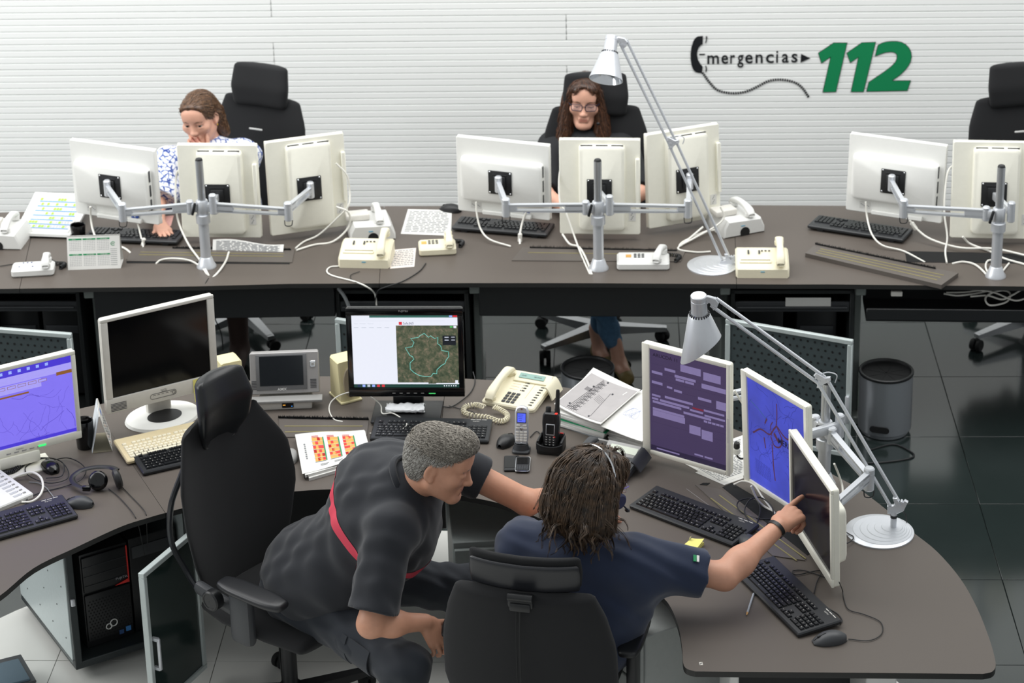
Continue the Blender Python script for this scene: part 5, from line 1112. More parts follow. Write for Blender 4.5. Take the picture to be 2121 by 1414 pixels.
mb = MB(); mb.box((.035, .028, .061), (.014, .006, .003), r=.001, seg=1); mb.build('status_light', M_red, ck)
# mobile phones
t = thing('mobile_phone', 'black touchscreen mobile lying in front of the cordless phone cradle', 'phone', atz(1060, 962), -1); mb = MB(); mb.prism(rrect(.058, .115, .007), 0, .009, ch=.002); mb.build('body', M_black, t); mb = MB(); mb.box((0, .004, .0093), (.052, .09, .0008)); mb.build('screen', M_scroff, t)
t = thing('mobile_phone', 'black mobile with a silver rim and keypad lying right beside the touchscreen mobile', 'phone', atz(1083, 965), -3)
mb = MB(); mb.prism(rrect(.052, .112, .010), 0, .011, ch=.003); mb.build('body', M_black, t); mb = MB(); mb.tube([(p[0], p[1], .0085) for p in rrect(.053, .113, .010)], .0015, 6, n=1, closed=True); mb.build('rim', M_chrome, t); mb = MB(); mb.box((0, .02, .0113), (.044, .05, .0008)); mb.build('screen', M_scroff, t)
key_parts(t, 'key', Matrix(), M_dgrey, [(-.018+.009*i, -.045+.0095*j, .0115) for i in range(5) for j in range(4)], (.0075, .007, .002))

# back row telephones
def cradle_phone(px, yaw, label):                   # broad white desk station with handset lying in its arched top
    t = thing('telephone', label, 'telephone', atz(*px), yaw, 'white telephone stations')
    prof = [(-.105, 0), (.105, 0), (.105, .03), (.085, .075), (-.085, .082), (-.105, .045)]
    mb = MB(T(0, .10, 0)); mb.prism(prof, 0, .20, M=RX(90), ch=.008); mb.build('body', M_white, t)
    mb = MB(); mb.lathe([(.024, 0), (.024, .002)], 24, M=T(.0, -.1005, .018) @ RX(90)); mb.box((0, -.1015, .008), (.044, .003, .016)); mb.build('cable_arch', M_rub, t)
    mb = MB(); mb.box((-.01, -.1005, .05), (.02, .002, .004)); mb.build('emblem_strip', mat('emblem_blue', '#5aa9c8', .5), t)
    mb = MB(T(-.03, .0, .084) @ RZ(90)); mb.box((0, .03, .012), (.075, .11, .03), r=.008); mb.build('cradle_block', M_lgrey, t)
    mb = MB(T(.035, .0, .105)); handset(mb, .2, .05, .034, .016); mb.build('handset', M_white, t)
    return t
cradle_phone((10, 500), -6, 'white telephone station cut off by the left edge of the back row')
cradle_phone((768, 483), 10, 'white telephone station right of the left back monitors')
cradle_phone((1522, 472), 22, 'white telephone station behind the far lamp')
# fax style phone
def slot_phone(px, yaw, label, m, hs_side=1, w=.235, d=.17):
    t = thing('telephone', label, 'telephone', atz(*px), yaw, 'cream telephones with a card slot')
    mb = MB(T(w/2, 0, 0) @ RZ(0)); mb.prism([(-d/2, 0), (d/2, 0), (d/2, .075), (d/2-.05, .078), (-d/2+.012, .05), (-d/2, .04)], -w, 0, M=Matrix(((0, 0, 1, 0), (1, 0, 0, 0), (0, 1, 0, 0), (0, 0, 0, 1))), ch=.008); mb.build('body', m, t)
    sl = math.degrees(math.atan2(.028, d-.062)); X = T(0, -.01, .068) @ RX(sl)
    mb = MB(X); mb.box((-.03, -.022, -.001), (.13, .008, .004)); mb.build('card_slot', mat('slot_brown', '#6e6650', .7), t)
    mb = MB(X); mb.box((-.03, -.035, .001), (.14, .016, .008), r=.003); mb.build('slot_lip', m, t)
    mb = MB(X)
    for k in range(3): mb.box((.0+.016*k, .045, .003), (.010, .006, .003), r=.001, seg=1)
    mb.box((-.06, .035, .003), (.008, .028, .003), r=.001, seg=1); mb.box((-.012, .035, .003), (.008, .024, .003), r=.001, seg=1); mb.build('keys', M_dgrey, t)
    mb = MB(); mb.box((0, -d/2-.0005, .03), (.018, .002, .004)); mb.build('emblem_strip', mat('emblem_blue', '#5aa9c8', .5), t)
    mb = MB(T(hs_side*.078, .0, .10) @ RX(12)); handset(mb, .20, .05, .036, .018); mb.build('handset', m, t)
    return t
slot_phone((760, 540), -6, 'cream telephone with a card slot and raised handset, left of centre on the back desk', M_ivory)
slot_phone((1578, 560), -4, 'cream telephone with a card slot beside the far lamp base', M_ivory)
def small_phone(px, yaw, label, m, w=.17, d=.12, blue=False, orange=True, rz=90):
    t = thing('telephone', label, 'telephone', atz(*px), yaw, 'small keypad telephones')
    mb = MB(); mb.prism(rrect(w, d, .014), 0, .038, ch=.008); mb.build('body', m, t)
    X = T(0, 0, .039)
    if blue: key_parts(t, 'key', X, M_blued, [(-.045+.018*i, .03, 0) for i in range(3)]+[(-.06, -.012, 0), (.0, -.015, 0)], (.008, .006, .003))
    else: key_parts(t, 'key', X, M_dgrey, [(-.035+.017*i, .035-.017*j, 0) for i in range(3) for j in range(3)], (.012, .009, .003))
    if orange: mb = MB(X); mb.box((-.065 if w > .18 else -.06, .015, 0), (.024, .03, .0015)); mb.build('paper_label', mat('label_orange', '#d9a65a', .6), t)
    mb = MB(T(w*.32, .0, .062) @ RZ(rz-90)); handset(mb, d*1.15, .046, .032, .014); mb.build('handset', m, t)
    mb = MB(); mb.tube(coil(0, [Vector((w*.32, d*.5, .05)), Vector((w*.45, d*.75, .012)), Vector((w*.7, d*.6, .010)), Vector((w*.62, d*.2, .010))], .008, turns=22), .0026, 6, n=1); mb.build('coiled_cord', M_black, t)
    return t
small_phone((906, 520), 4, 'small cream telephone with an orange label, right of the slotted telephone', M_ivory)
small_phone((1332, 549), -3, 'small white and cream telephone left of the far lamp base', M_white, w=.235, d=.13, rz=75)
small_phone((70, 565), 5, 'small white telephone with blue buttons left of the green and white calendar', M_white, w=.19, d=.10, blue=True, orange=False)

# schedule tray at far left
t = thing('document_tray', 'white sloped tray holding a blue and green schedule sheet, far left of the back desk', 'tray', (-2.19, 10.25, ZD), -9)
def tray(u, v, dz=0): return ((u-.5)*.29, (v-.5)*.36, .012+.075*v**1.5+.012*max(0, .12-v)*8+dz)
mb = MB(); mb.sheet(lambda u, v: tray(u, v), 10, 16, .012); mb.build('body', M_white, t)
mb = MB(); mb.sheet(lambda u, v: tray(.12+.8*u, .12+.82*v, .0015), 8, 12); mb.build('schedule_sheet', M_paper, t)
mb = MB(); rr = random.Random(8)
def tc(u0, v0, u1, v1, mi): mb.add([tray(u0, v0, .003), tray(u1, v0, .003), tray(u1, v1, .003), tray(u0, v1, .003)], [[0, 1, 2, 3]], mi)
for k in range(7):
    v = .2+.1*k; tc(.16, v, .88, v+.018, 0)
    for j in range(14):
        u = .16+.05*j
        for q in (1, 2, 3): tc(u, v+.018+.018*q, u+.03, v+.024+.018*q, 4)
        if rr.random() < .25: tc(u, v+.03, u+.04, v+.08, 1)
tc(.14, .13, .19, .17, 3); mb.build('schedule_print', [mat('print_skyblue', '#5f9bd0', .7), mat('print_lime', '#a6d64a', .7), M_inkg, M_red, mat('print_pale', '#b9bcc4', .8)], t)

# ================================================================== SPEAKERS, TOUCH PANEL, HEADPHONES
def speaker(px, yaw, h, label, w=.085, d=.11):
    t = thing('speaker', label, 'speaker', atz(*px), yaw, 'cream computer speakers'); mb = MB()
    V = []; prof = [(-d*.5, 0), (d*.5, 0), (d*.42, h), (-d*.36, h)]; mb.prism([(p[0], p[1]) for p in prof], -w/2, w/2, M=Matrix(((0, 0, 1, 0), (1, 0, 0, 0), (0, 1, 0, 0), (0, 0, 0, 1))), ch=.008); mb.box((0, -.0, .005), (w*1.08, d*1.12, .010), r=.004); mb.build('cabinet', M_ivs, t)
    mb = MB(T(0, -d*.5-.002+.008, h*.5) @ RX(-math.degrees(math.atan2(d*.14, h)))); mb.prism([(w*.36*math.cos(a)*(1 if math.sin(a) < 0 else 1), h*.36*math.sin(a)*(1.0)) for a in np.linspace(0, 2*PI, 29)[:-1]], 0, .008, M=UP, ch=.003); mb.build('grille', mat('grille_beige', '#a79a83', .8, var=.15, scale=700), t)
    return t
M_ivs = mat('speaker_cream', '#e6dcae', .5)
speaker((716, 822), 28, .175, 'cream speaker standing left of the black map monitor')
speaker((478, 812), 25, .15, 'cream speaker partly hidden behind the leather headrest')
t = thing('touch_panel', 'grey tabletop touch panel with a dark screen, left of the cream speaker', 'touch panel', atz(592, 842), 2)
Rt = T(0, .03, .045) @ RX(-16); W2, H2, D2 = .272, .165, .07
mb = MB(Rt); mb.prism(rrect(W2, H2, .006), 0, .012, M=T(0, 0, H2/2) @ UP, ch=.003)
pr = [(0, 0), (D2, .01), (D2*.9, H2*.8), (.035, H2), (0, H2)]; mb.prism(pr, -W2/2+.002, W2/2-.002, M=Matrix(((0, 0, 1, 0), (1, 0, 0, 0), (0, 1, 0, 0), (0, 0, 0, 1))), ch=.004); mb.build('body', mat('panel_grey', '#a9a7a6', .4, metal=.2), t)
mb = MB(Rt); mb.box((-.012, -.013, H2/2+.004), (.20, .006, .142), r=.003); mb.build('screen_frame', mat('panel_frame', '#6d6e70', .4), t)
mb = MB(Rt); mb.box((-.012, -.0165, H2/2+.010), (.172, .002, .118)); mb.build('screen', mat('panel_screen', '#23272b', .2), t)
mb = MB(Rt @ T(-.03, -.0165, .014) @ UP); mb.text('AMX', .014, Matrix(), sx=1.2, bold=.02); mb.build('lettering', M_white, t)
mb = MB(Rt); mb.box((.112, -.0135, H2*.70), (.022, .004, .026), r=.002, seg=1); mb.box((.112, -.0165, H2*.70), (.010, .004, .012), r=.001, seg=1, mi=1); mb.build('push_button', [M_chrome, M_grey], t)
mb = MB(Rt)
for s, x in ((1, .112), (-1, -.122)):
    for k in range(6): mb.box((x, -.0128, .022+.0062*k), (.024 if s > 0 else .018, .002, .0022))
mb.build('speaker_slots', M_ink, t)
mb = MB(); mb.box((.005, -.012, .038), (.285, .05, .012), r=.004); mb.build('ledge', M_grey, t)
mb = MB(); mb.box((.0, .02, .017), (.21, .09, .034), r=.004); mb.build('base', M_lgrey, t)
mb = MB(); mb.box((.01, -.026, .018), (.046, .003, .020), r=.002, seg=1); mb.box((-.004, -.0282, .021), (.010, .001, .003), mi=1); mb.box((.026, -.0282, .015), (.004, .001, .003), mi=2); mb.build('indicator_window', [M_blackg, emit('led_amber', '#ffb347', 1), emit('led_blue', '#4aa0ff', 1)], t)
# headphones on the left desk
t = thing('headphones', 'black headphones lying on the left front desk beside the mouse', 'headphones', atz(203, 1003), 0); X = T(t.location).inverted()
A, B = atz(203, 995, ZD+.035), atz(242, 992, ZD+.04)
mb = MB(X); mb.tube([atz(176, 1012, ZD+.02), atz(155, 1002, ZD+.02), atz(150, 988, ZD+.025), atz(168, 974, ZD+.03), atz(200, 967, ZD+.035), atz(230, 968, ZD+.04), atz(243, 974, ZD+.05)], .011, 8, flat=.35, n=8); mb.build('headband', M_black, t)
mb = MB(X @ T(A) @ RX(62) @ RY(-12)); mb.lathe([(.001, -.014), (.030, -.014), (.036, -.008), (.037, .004), (.033, .012), (.026, .016), (.012, .017), (.001, .017)], 32, cap=False); mb.build('ear_cup', M_blackg, t)
mb = MB(X @ T(B) @ RZ(20) @ RY(80)); mb.lathe([(.001, -.010), (.030, -.010), (.037, -.004), (.037, .008), (.032, .014), (.020, .017), (.001, .017)], 32, cap=False); mb.build('ear_cup', M_black, t)
mb = MB(X); mb.box((0, 0, 0), (.03, .016, .02), r=.004, M=T(atz(179, 1011, ZD+.022)) @ RZ(-6)); mb.build('slider', M_blackg, t)
cable('thin headphone lead running over the front desk edge', [(225, 1012, Zc), (245, 1028, Zc), (268, 1053, Zc), (281, 1072, ZD+.003), (288, 1092, ZD-.05), (294, 1122, ZD-.15), (300, 1150, ZD-.25)], .0016, M_cabk)
cable('second thin headphone lead hanging over the front desk edge', [(250, 1005, Zc), (270, 1026, Zc), (293, 1050, Zc), (303, 1066, ZD+.003), (304, 1090, ZD-.06), (306, 1140, ZD-.22)], .0016, M_cabk)
cable('grey mouse lead leading under the left keyboard', [(131, 1042, Zc), (116, 1034, Zc), (104, 1020, Zc), (96, 1010, Zc), (80, 1000, Zc), (60, 998, Zc)], .0018, M_cabg)
cable('black tangle of leads looping left of the headphones', [(110, 952, Zc), (140, 948, ZD+.01), (165, 958, ZD+.012), (178, 975, ZD+.012), (165, 995, ZD+.01), (130, 1008, Zc), (90, 1018, Zc), (60, 1030, Zc), (52, 1045, Zc)], .002, M_cabk)
cable('black lead wound in loops below the purple map monitor', [(10, 980, Zc), (40, 960, ZD+.012), (80, 948, ZD+.012), (120, 952, ZD+.012), (140, 972, ZD+.01), (138, 992, ZD+.01), (100, 1000, ZD+.012), (60, 985, ZD+.012), (55, 965, ZD+.012), (95, 948, ZD+.015), (130, 958, ZD+.015), (128, 985, ZD+.01), (95, 990, ZD+.01)], .002, M_cabk)
P = [atz(-10, 985, ZD+.012), atz(12, 968, ZD+.012), atz(45, 960, ZD+.014), atz(28, 975, ZD+.014), atz(0, 982, ZD+.012)]
mb = MB(T(-P[1])); mb.tube(coil(0, P, .009, turns=34), .0028, 6, n=1); mb.build('coiled_cord', M_black, None, M=T(P[1]), label='black coiled telephone cord at the left edge below the purple map monitor', cat='cord')
# white usb lead and wrapped item under the black monitor
cable('white charging lead arching across the middle desk', [(710, 873, Zc), (692, 868, ZD+.006), (682, 850, ZD+.01), (686, 832, ZD+.03), (705, 818, ZD+.05), (735, 811, ZD+.06), (765, 820, ZD+.05), (788, 838, ZD+.03), (792, 856, ZD+.02), (815, 856, ZD+.022), (842, 876, ZD+.022), (834, 889, ZD+.02), (820, 903, Zc), (790, 900, Zc), (766, 897, Zc)], .0024, M_cab)
t = thing('wrapped_packet', 'white crumpled plastic-wrapped packet lying on the black monitor’s foot', 'packet', atz(840, 852, ZD+.012), -3)
mb = MB(); rr2 = np.random.default_rng(3); N1 = rr2.normal(0, .0022, (20, 12))
mb.sheet(lambda u, v: (.075*math.cos(PI*u*1.0)*(1+.04*math.sin(v*20)), .030*math.cos(2*PI*v)*(1-.2*abs(2*u-1)**4), .016+.014*math.sin(2*PI*v)+float(N1[int(u*19), int(v*11) % 11])), 19, 11); mb.build('wrapping', mat('wrap_white', '#eceef0', .3, bump=.4, bscale=120), t)
cable('black lead along the right side of the black monitor', [(980, 770, ZD+.02), (984, 790, Zc), (975, 812, Zc), (955, 830, Zc), (935, 842, Zc), (920, 842, Zc), (885, 836, Zc)], .0022, M_cabk)
cable('thin dark lead lying before the cream telephone', [(930, 840, Zc), (960, 848, Zc), (978, 852, ZD+.022), (984, 858, ZD+.022)], .0016, M_cabk)
cable('lead of the radio charger', [(1125, 905, Zc), (1112, 893, Zc), (1098, 905, Zc)], .002, M_cabk)
cable('black lead of the near lamp', [(1878, 1082, ZD+.01), (1876, 1066, ZD+.03), (1868, 1056, ZD+.05)], .002, M_cabk)
cable('black lead loop beside the near lamp base', [(1740, 1092, ZD+.02), (1756, 1104, ZD+.012), (1768, 1112, ZD+.012), (1760, 1122, ZD+.012), (1744, 1128, ZD+.014)], .002, M_cabk)

# ================================================================== BACK ROW CABLES
ZL = ZD+.006
def wc(label, pts, r=.0048): return cable(label, pts, r, M_cab, group='white monitor leads of the back row')
for i, (lab, pts) in enumerate([
    ('white lead from the left monitor of the left back station', [(187, 428, ZD+.16), (188, 450, ZD+.10), (192, 475, ZD+.05), (202, 494, ZD+.02), (230, 503, ZL), (258, 514, ZL), (271, 524, ZD)]),
    ('white video lead under the left monitor of the left back station', [(279, 445, ZD+.12), (286, 465, ZD+.07), (292, 490, ZD+.03), (297, 512, ZD)]),
    ('white lead curving beside the left post', [(384, 348, ZD+.36), (370, 352, ZD+.35), (364, 372, ZD+.30), (364, 420, ZD+.2), (370, 460, ZD+.1), (390, 505, ZD+.03), (415, 540, ZL), (430, 566, ZD+.005), (434, 574, ZD-.01)]),
    ('white lead arching left of the left post foot', [(323, 546, ZD+.002), (334, 538, ZL), (360, 535, ZD+.02), (395, 540, ZD+.02), (420, 556, ZL), (430, 572, ZD-.005)]),
    ('white lead right of the left post foot', [(474, 522, ZL), (468, 540, ZL), (455, 560, ZL), (440, 576, ZD-.005)]),
    ('white lead from the right monitor of the left back station', [(696, 338, ZD+.36), (718, 362, ZD+.3), (724, 395, ZD+.22), (722, 425, ZD+.16), (700, 450, ZD+.1), (660, 486, ZD+.02), (630, 500, ZL), (612, 514, ZL)]),
    ('second white lead from the right monitor of the left back station', [(696, 428, ZD+.17), (722, 440, ZD+.14), (722, 470, ZD+.06), (690, 500, ZL), (650, 507, ZL), (614, 518, ZL)]),
    ('white lead from the left monitor of the middle back station', [(986, 418, ZD+.17), (988, 445, ZD+.11), (996, 475, ZD+.05), (1015, 496, ZD+.02), (1058, 510, ZL)]),
    ('white video lead of the left monitor of the middle back station', [(1090, 438, ZD+.12), (1082, 460, ZD+.07), (1077, 485, ZD+.03), (1077, 506, ZD)]),
    ('white lead beside the middle post', [(1185, 338, ZD+.37), (1165, 342, ZD+.36), (1158, 370, ZD+.30), (1160, 420, ZD+.2), (1172, 440, ZD+.16), (1190, 490, ZD+.06), (1205, 530, ZL), (1222, 568, ZD)]),
    ('second white lead at the middle post foot', [(1165, 485, ZD+.04), (1180, 505, ZD+.02), (1200, 512, ZD+.02), (1216, 540, ZL), (1226, 569, ZD)]),
    ('white lead crossing behind the far lamp rods', [(1492, 428, ZD+.15), (1500, 450, ZD+.1), (1480, 470, ZD+.06), (1440, 492, ZD+.02), (1404, 514, ZL), (1440, 522, ZL), (1472, 521, ZL)]),
    ('second white lead crossing behind the far lamp rods', [(1456, 470, ZD+.05), (1430, 492, ZD+.02), (1408, 510, ZL), (1416, 500, ZL), (1460, 480, ZD+.02), (1480, 476, ZD+.02)]),
    ('white lead from the left monitor of the right back station', [(1793, 418, ZD+.17), (1796, 450, ZD+.1), (1806, 485, ZD+.05), (1828, 508, ZD+.02), (1872, 520, ZL), (1916, 543, ZD)]),
    ('long white lead running across to the right post', [(1884, 456, ZD+.10), (1900, 475, ZD+.06), (1930, 496, ZD+.03), (1990, 513, ZD+.02), (2060, 515, ZD+.02), (2130, 530, ZD+.02)]),
    ('white lead dropping left of the right post', [(1990, 336, ZD+.36), (1966, 350, ZD+.34), (1958, 390, ZD+.26), (1956, 440, ZD+.16), (1962, 490, ZD+.06), (1958, 520, ZD+.01), (1961, 544, ZL)]),
    ('white lead arching to the right post foot', [(1972, 546, ZD), (1995, 542, ZL), (2020, 548, ZL), (2040, 565, ZL), (2046, 574, ZD)]),
    ('white lead wrapped round the right post foot', [(2090, 545, ZL), (2078, 560, ZL), (2068, 575, ZD), (2055, 575, ZD), (2042, 555, ZD+.01), (2046, 540, ZD+.03), (2062, 538, ZD+.03)]),
    ('white lead leaving the right post to the right', [(1994, 490, ZD+.06), (2010, 505, ZD+.02), (2050, 520, ZL), (2080, 535, ZL), (2125, 548, ZL)])]):
    wc(lab, pts, .0048 if i % 2 == 0 else .0042)
for lab, px, yaw in (('blue video plug under the left back white monitor', (280, 446), 0), ('blue video plug under the middle back white monitor', (1092, 436), 0)):
    t = thing('video_plug', lab, 'plug', atz(px[0], px[1], ZD+.115), -20, 'blue video plugs'); mb = MB(); mb.box((0, 0, 0), (.036, .016, .022), r=.003); mb.build('plug_body', mat('plug_blue', '#2c4f9c', .5), t); mb = MB(); mb.cyl((0, 0, -.011), (0, 0, -.024), .005); mb.build('strain_relief', M_cab, t)
for lab, px, z, r in (('white ferrite lump on the left back video lead', (297, 502), ZD+.012, 12), ('white ferrite lump on the middle back video lead', (1077, 492), ZD+.02, 3), ('white ferrite lump on the right back video lead', (1893, 468), ZD+.07, -35)):
    t = thing('ferrite_lump', lab, 'cable', atz(px[0], px[1], z), 0, 'white ferrite lumps'); mb = MB(RY(r)); mb.lathe([(.006, -.022), (.010, -.018), (.010, .018), (.006, .022)], 14); mb.build('body', M_cab, t)
cable('white telephone lead falling over the back desk edge', [(702, 551, Zc), (684, 553, Zc), (677, 562, Zc), (690, 571, Zc), (735, 583, Zc), (760, 594, ZD-.01), (776, 608, ZD-.06), (780, 632, ZD-.12)], .0035, M_cab)
cable('black telephone lead running to the back desk edge', [(882, 545, Zc), (868, 562, Zc), (835, 582, Zc), (800, 594, ZD), (782, 604, ZD-.03), (775, 640, ZD-.12)], .0025, M_cabk)
cable('thin black lead beside the slotted telephone', [(745, 562, Zc), (726, 570, Zc), (732, 582, Zc), (748, 586, Zc)], .0016, M_cabk)
cable('black lead of the left back desk post', [(432, 576, ZD), (424, 590, ZD-.004), (424, 606, ZD-.05), (430, 640, ZD-.15)], .0022, M_cabk)
cable('black lead at the left end of the back desk', [(0, 551, Zc), (28, 547, Zc), (48, 549, Zc)], .002, M_cabk)
cable('black lead behind the schedule tray', [(56, 490, Zc), (80, 490, Zc), (120, 483, Zc), (150, 487, Zc)], .003, M_cabk)
cable('grey bundle of leads behind the cabinet under the back desk', [(700, 596, ZD-.04), (714, 615, ZD-.08), (724, 640, ZD-.14), (730, 670, ZD-.2)], .008, M_cabg)
cable('thin black lead on the dark floor by the left cabinet', [(445, 660, .25), (458, 690, .1), (462, 725, .01)], .003, M_cabk)
cable('black lead in a loop on the floor beside the right bin', [(1800, 932, .004), (1850, 920, .004), (1886, 935, .004), (1892, 945, .004), (1870, 952, .004), (1820, 958, .004), (1770, 960, .004)], .004, M_cabk)
for k, pts in enumerate([[(1960, 606, ZD-.1), (2000, 605, ZD-.1), (2050, 600, ZD-.1), (2090, 605, ZD-.1), (2085, 625, ZD-.12), (2050, 632, ZD-.12), (2042, 615, ZD-.1), (2070, 602, ZD-.09), (2130, 598, ZD-.09)], [(1980, 598, ZD-.08), (2020, 600, ZD-.08), (2060, 606, ZD-.09), (2100, 622, ZD-.11), (2125, 618, ZD-.11)], [(2010, 614, ZD-.1), (2045, 612, ZD-.1), (2075, 620, ZD-.11), (2095, 612, ZD-.1), (2115, 600, ZD-.09)], [(1955, 608, ZD-.1), (1985, 612, ZD-.1), (2030, 606, ZD-.1), (2070, 596, ZD-.09)]]):
    cable(['coiled white lead in the open cable duct at the right', 'second white lead lying in the open cable duct', 'short white lead in the open cable duct', 'white lead at the left end of the open cable duct'][k], pts, .0042, M_cab, group='white leads in the open duct')
# footrest at the lower left corner
t = thing('footrest', 'blue-grey footrest on the pale floor at the lower left corner', 'footrest', atz(-5, 1400, .1), 24)
mb = MB(RX(0) @ T(0, 0, -.0) @ RX(-8)); mb.box((-.05, 0, 0), (.30, .20, .012), r=.004); mb.build('tread', mat('footrest_blue', '#4f6370', .6), t)
mb = MB(T(-.05, .02, -.012) @ RX(-8)); mb.box((0, 0, 0), (.34, .26, .012), r=.004); mb.build('frame', M_dgrey, t)
mb = MB(); mb.tube([(.10, -.06, -.02), (.125, -.075, -.04), (.12, -.08, -.09), (.08, -.08, -.095)], .007, 8); mb.tube([(-.2, -.06, -.02), (-.2, -.08, -.09), (-.1, -.08, -.095)], .007, 8); mb.build('leg', M_chrome, t)

# ================================================================== OFFICE CHAIRS
def pad(mb, rows, seg=28, mi=0, px=.55, py=.8, M=None):   # padded cushion: rows of (z, y, half width, half thickness, side wrap)
    V = []; F = []; n = len(rows)
    for (z, y, hw, ht, c) in rows:
        for k in range(seg):
            a = 2*PI*k/seg; ca, sa = math.cos(a), math.sin(a); X = math.copysign(abs(ca)**px, ca)
            V.append((hw*X, y+ht*math.copysign(abs(sa)**py, sa)+c*X*X, z))
    for i in range(n-1):
        for k in range(seg): k2 = (k+1) % seg; F.append([i*seg+k, i*seg+k2, (i+1)*seg+k2, (i+1)*seg+k])
    F.append(list(range(seg))[::-1]); F.append([(n-1)*seg+k for k in range(seg)]); return mb.add(V, F, mi, M)
def rows_interp(keys, n=14):
    keys = np.array(keys); t = np.linspace(0, 1, len(keys)); tt = np.linspace(0, 1, n)
    out = np.stack([np.interp(tt, t, keys[:, i]) for i in range(keys.shape[1])], 1)
    return out
def rounded(rows, r=.02):                           # shrink first and last rows for soft ends
    R = [list(x) for x in rows]; a, b = R[0], R[-1]
    lo = [[a[0]-r*(1-math.cos(t))*0-r*math.sin(t)*.8, a[1], a[2]-r*(1-math.cos(t))*1.3, max(.003, a[3]*math.cos(t)), a[4]] for t in (1.45, 1.0, .5)]
    hi = [[b[0]+r*math.sin(t)*.8, b[1], b[2]-r*(1-math.cos(t))*1.3, max(.003, b[3]*math.cos(t)), b[4]] for t in (.5, 1.0, 1.45)]
    return lo+R+hi
def star_base(t, R, m, mc, a0, hub_z=.10):
    mb = MB(); mb.cyl((0, 0, .06), (0, 0, .42), .028, seg=20); mb.cyl((0, 0, .05), (0, 0, .12), .04, seg=20); mb.build('gas_column', M_chrome if m is not M_black else M_black, t)
    for k in range(5):
        a = rad(a0+72*k); X = RZ(a0+72*k); mb = MB(X)
        mb.add([(.03, -.030, .055), (.03, .030, .055), (R, .018, .062), (R, -.018, .062), (.03, -.028, .105), (.03, .028, .105), (R, .017, .082), (R, -.017, .082)], [[3, 2, 1, 0], [4, 5, 6, 7][::1], [0, 1, 5, 4], [1, 2, 6, 5], [2, 3, 7, 6], [3, 0, 4, 7]]) 
        if m is not M_black:
            for j in range(3): mb.box((R-.02-.014*j, 0, .0835-.0008*j), (.006, .03, .002))
        leg = mb.build('base_leg', m, t, sharp=25)
        mb = MB(X @ T(R-.012, 0, 0) @ RZ(35*k+20)); 
        for s in (-1, 1): mb.lathe([(.012, -.011), (.026, -.011), (.029, -.007), (.029, .007), (.026, .011), (.012, .011)], 20, M=T(.016, s*.016, .029) @ RX(90))
        mb.cyl((.016, -.012, .029), (.016, .012, .029), .010); mb.box((.010, 0, .05), (.035, .018, .028), r=.006); mb.cyl((0, 0, .05), (0, 0, .07), .008); mb.build('castor', M_rub, leg)
def armrest(t, s, z=.66, y0=-.10, L=.26, m=None, x=.30, post=None):
    mb = MB(); rows = [(.0+L*k/10, 0, .042*(1-.25*abs(k/5-1)**4), .013, 0) for k in range(11)]
    pad(mb, rounded(rows, .02), 20, M=T(s*x, y0, z) @ Matrix(((1, 0, 0, 0), (0, 0, 1, 0), (0, 1, 0, 0), (0, 0, 0, 1)))); a = mb.build('armrest', m or M_black, t)
    mb = MB(); mb.box((s*x, .0, z-.13), (.035, .085, .22), r=.012); mb.box((s*(x-.08), .0, z-.245), (.20, .07, .022), r=.008); mb.build('armrest_post', M_black, a)
def chair(loc, rz, label, backk, headk, base=None, a0=0, R=.335, seatm=None, headm=None, arms=True, strip=None, tilt=0, group='office chairs', lbl_y=None):
    t = thing('office_chair', label, 'chair', (loc[0], loc[1], 0), rz, group); fm = M_fab
    star_base(t, R, base or M_alu, M_rub, a0)
    mb = MB(); rows = rows_interp([(-.22, 0, .215, .035, 0), (-.1, .0, .245, .042, .004), (.1, 0, .25, .042, .006), (.24, -.012, .225, .034, .004)], 10)
    pad(mb, rounded(rows, .03), 28, M=T(0, .02, .475) @ Matrix(((1, 0, 0, 0), (0, 0, 1, 0), (0, 1, 0, 0), (0, 0, 0, 1)))); mb.build('seat', fm, t)
    mb = MB(); mb.box((0, 0, .415), (.22, .28, .04), r=.012); mb.build('seat_mechanism', M_black, t)
    mb = MB(); pad(mb, rounded(rows_interp(backk, 16), .03), 32); mb.build('backrest', fm, t, sharp=60)
    mb = MB(); b = backk[0]; mb.tube([(0, -.10, .42), (0, -.24, .43), (0, b[1]-.05, .52), (0, backk[1][1]-.06, backk[1][0])], .022, 8, flat=.5); mb.build('back_support', M_black, t)
    if headk is not None:
        mb = MB(); pad(mb, rounded(rows_interp(headk, 10), .025), 28); h = mb.build('headrest', headm or fm, t, sharp=60)
    if arms:
        for s in (-1, 1): armrest(t, s)
    if strip:
        mb = MB(); mb.box(strip, (.075, .004, .009), r=.0015, seg=1); mb.build('label_strip', M_white, t)
    return t
BK = [(.50, -.235, .21, .035, .02), (.62, -.25, .245, .038, .028), (.85, -.275, .262, .038, .034), (1.0, -.305, .25, .036, .032), (1.10, -.325, .215, .032, .026)]
HK = [(1.10, -.30, .150, .034, .02), (1.18, -.305, .160, .040, .024), (1.27, -.325, .150, .032, .02)]
chC = chair((-1.36, 10.62), 155, 'tall black office chair behind the woman in the patterned blouse', BK, HK, a0=0, strip=(.0, -.222, .98))
chD = chair((.40, 10.34), 178, 'tall black office chair behind the woman with glasses and headset', BK, HK, a0=-35)
chE = chair((2.50, 10.34), 187, 'tall empty black office chair at the right edge before the wall sign', BK, HK, a0=25, strip=(.0, -.222, .97))
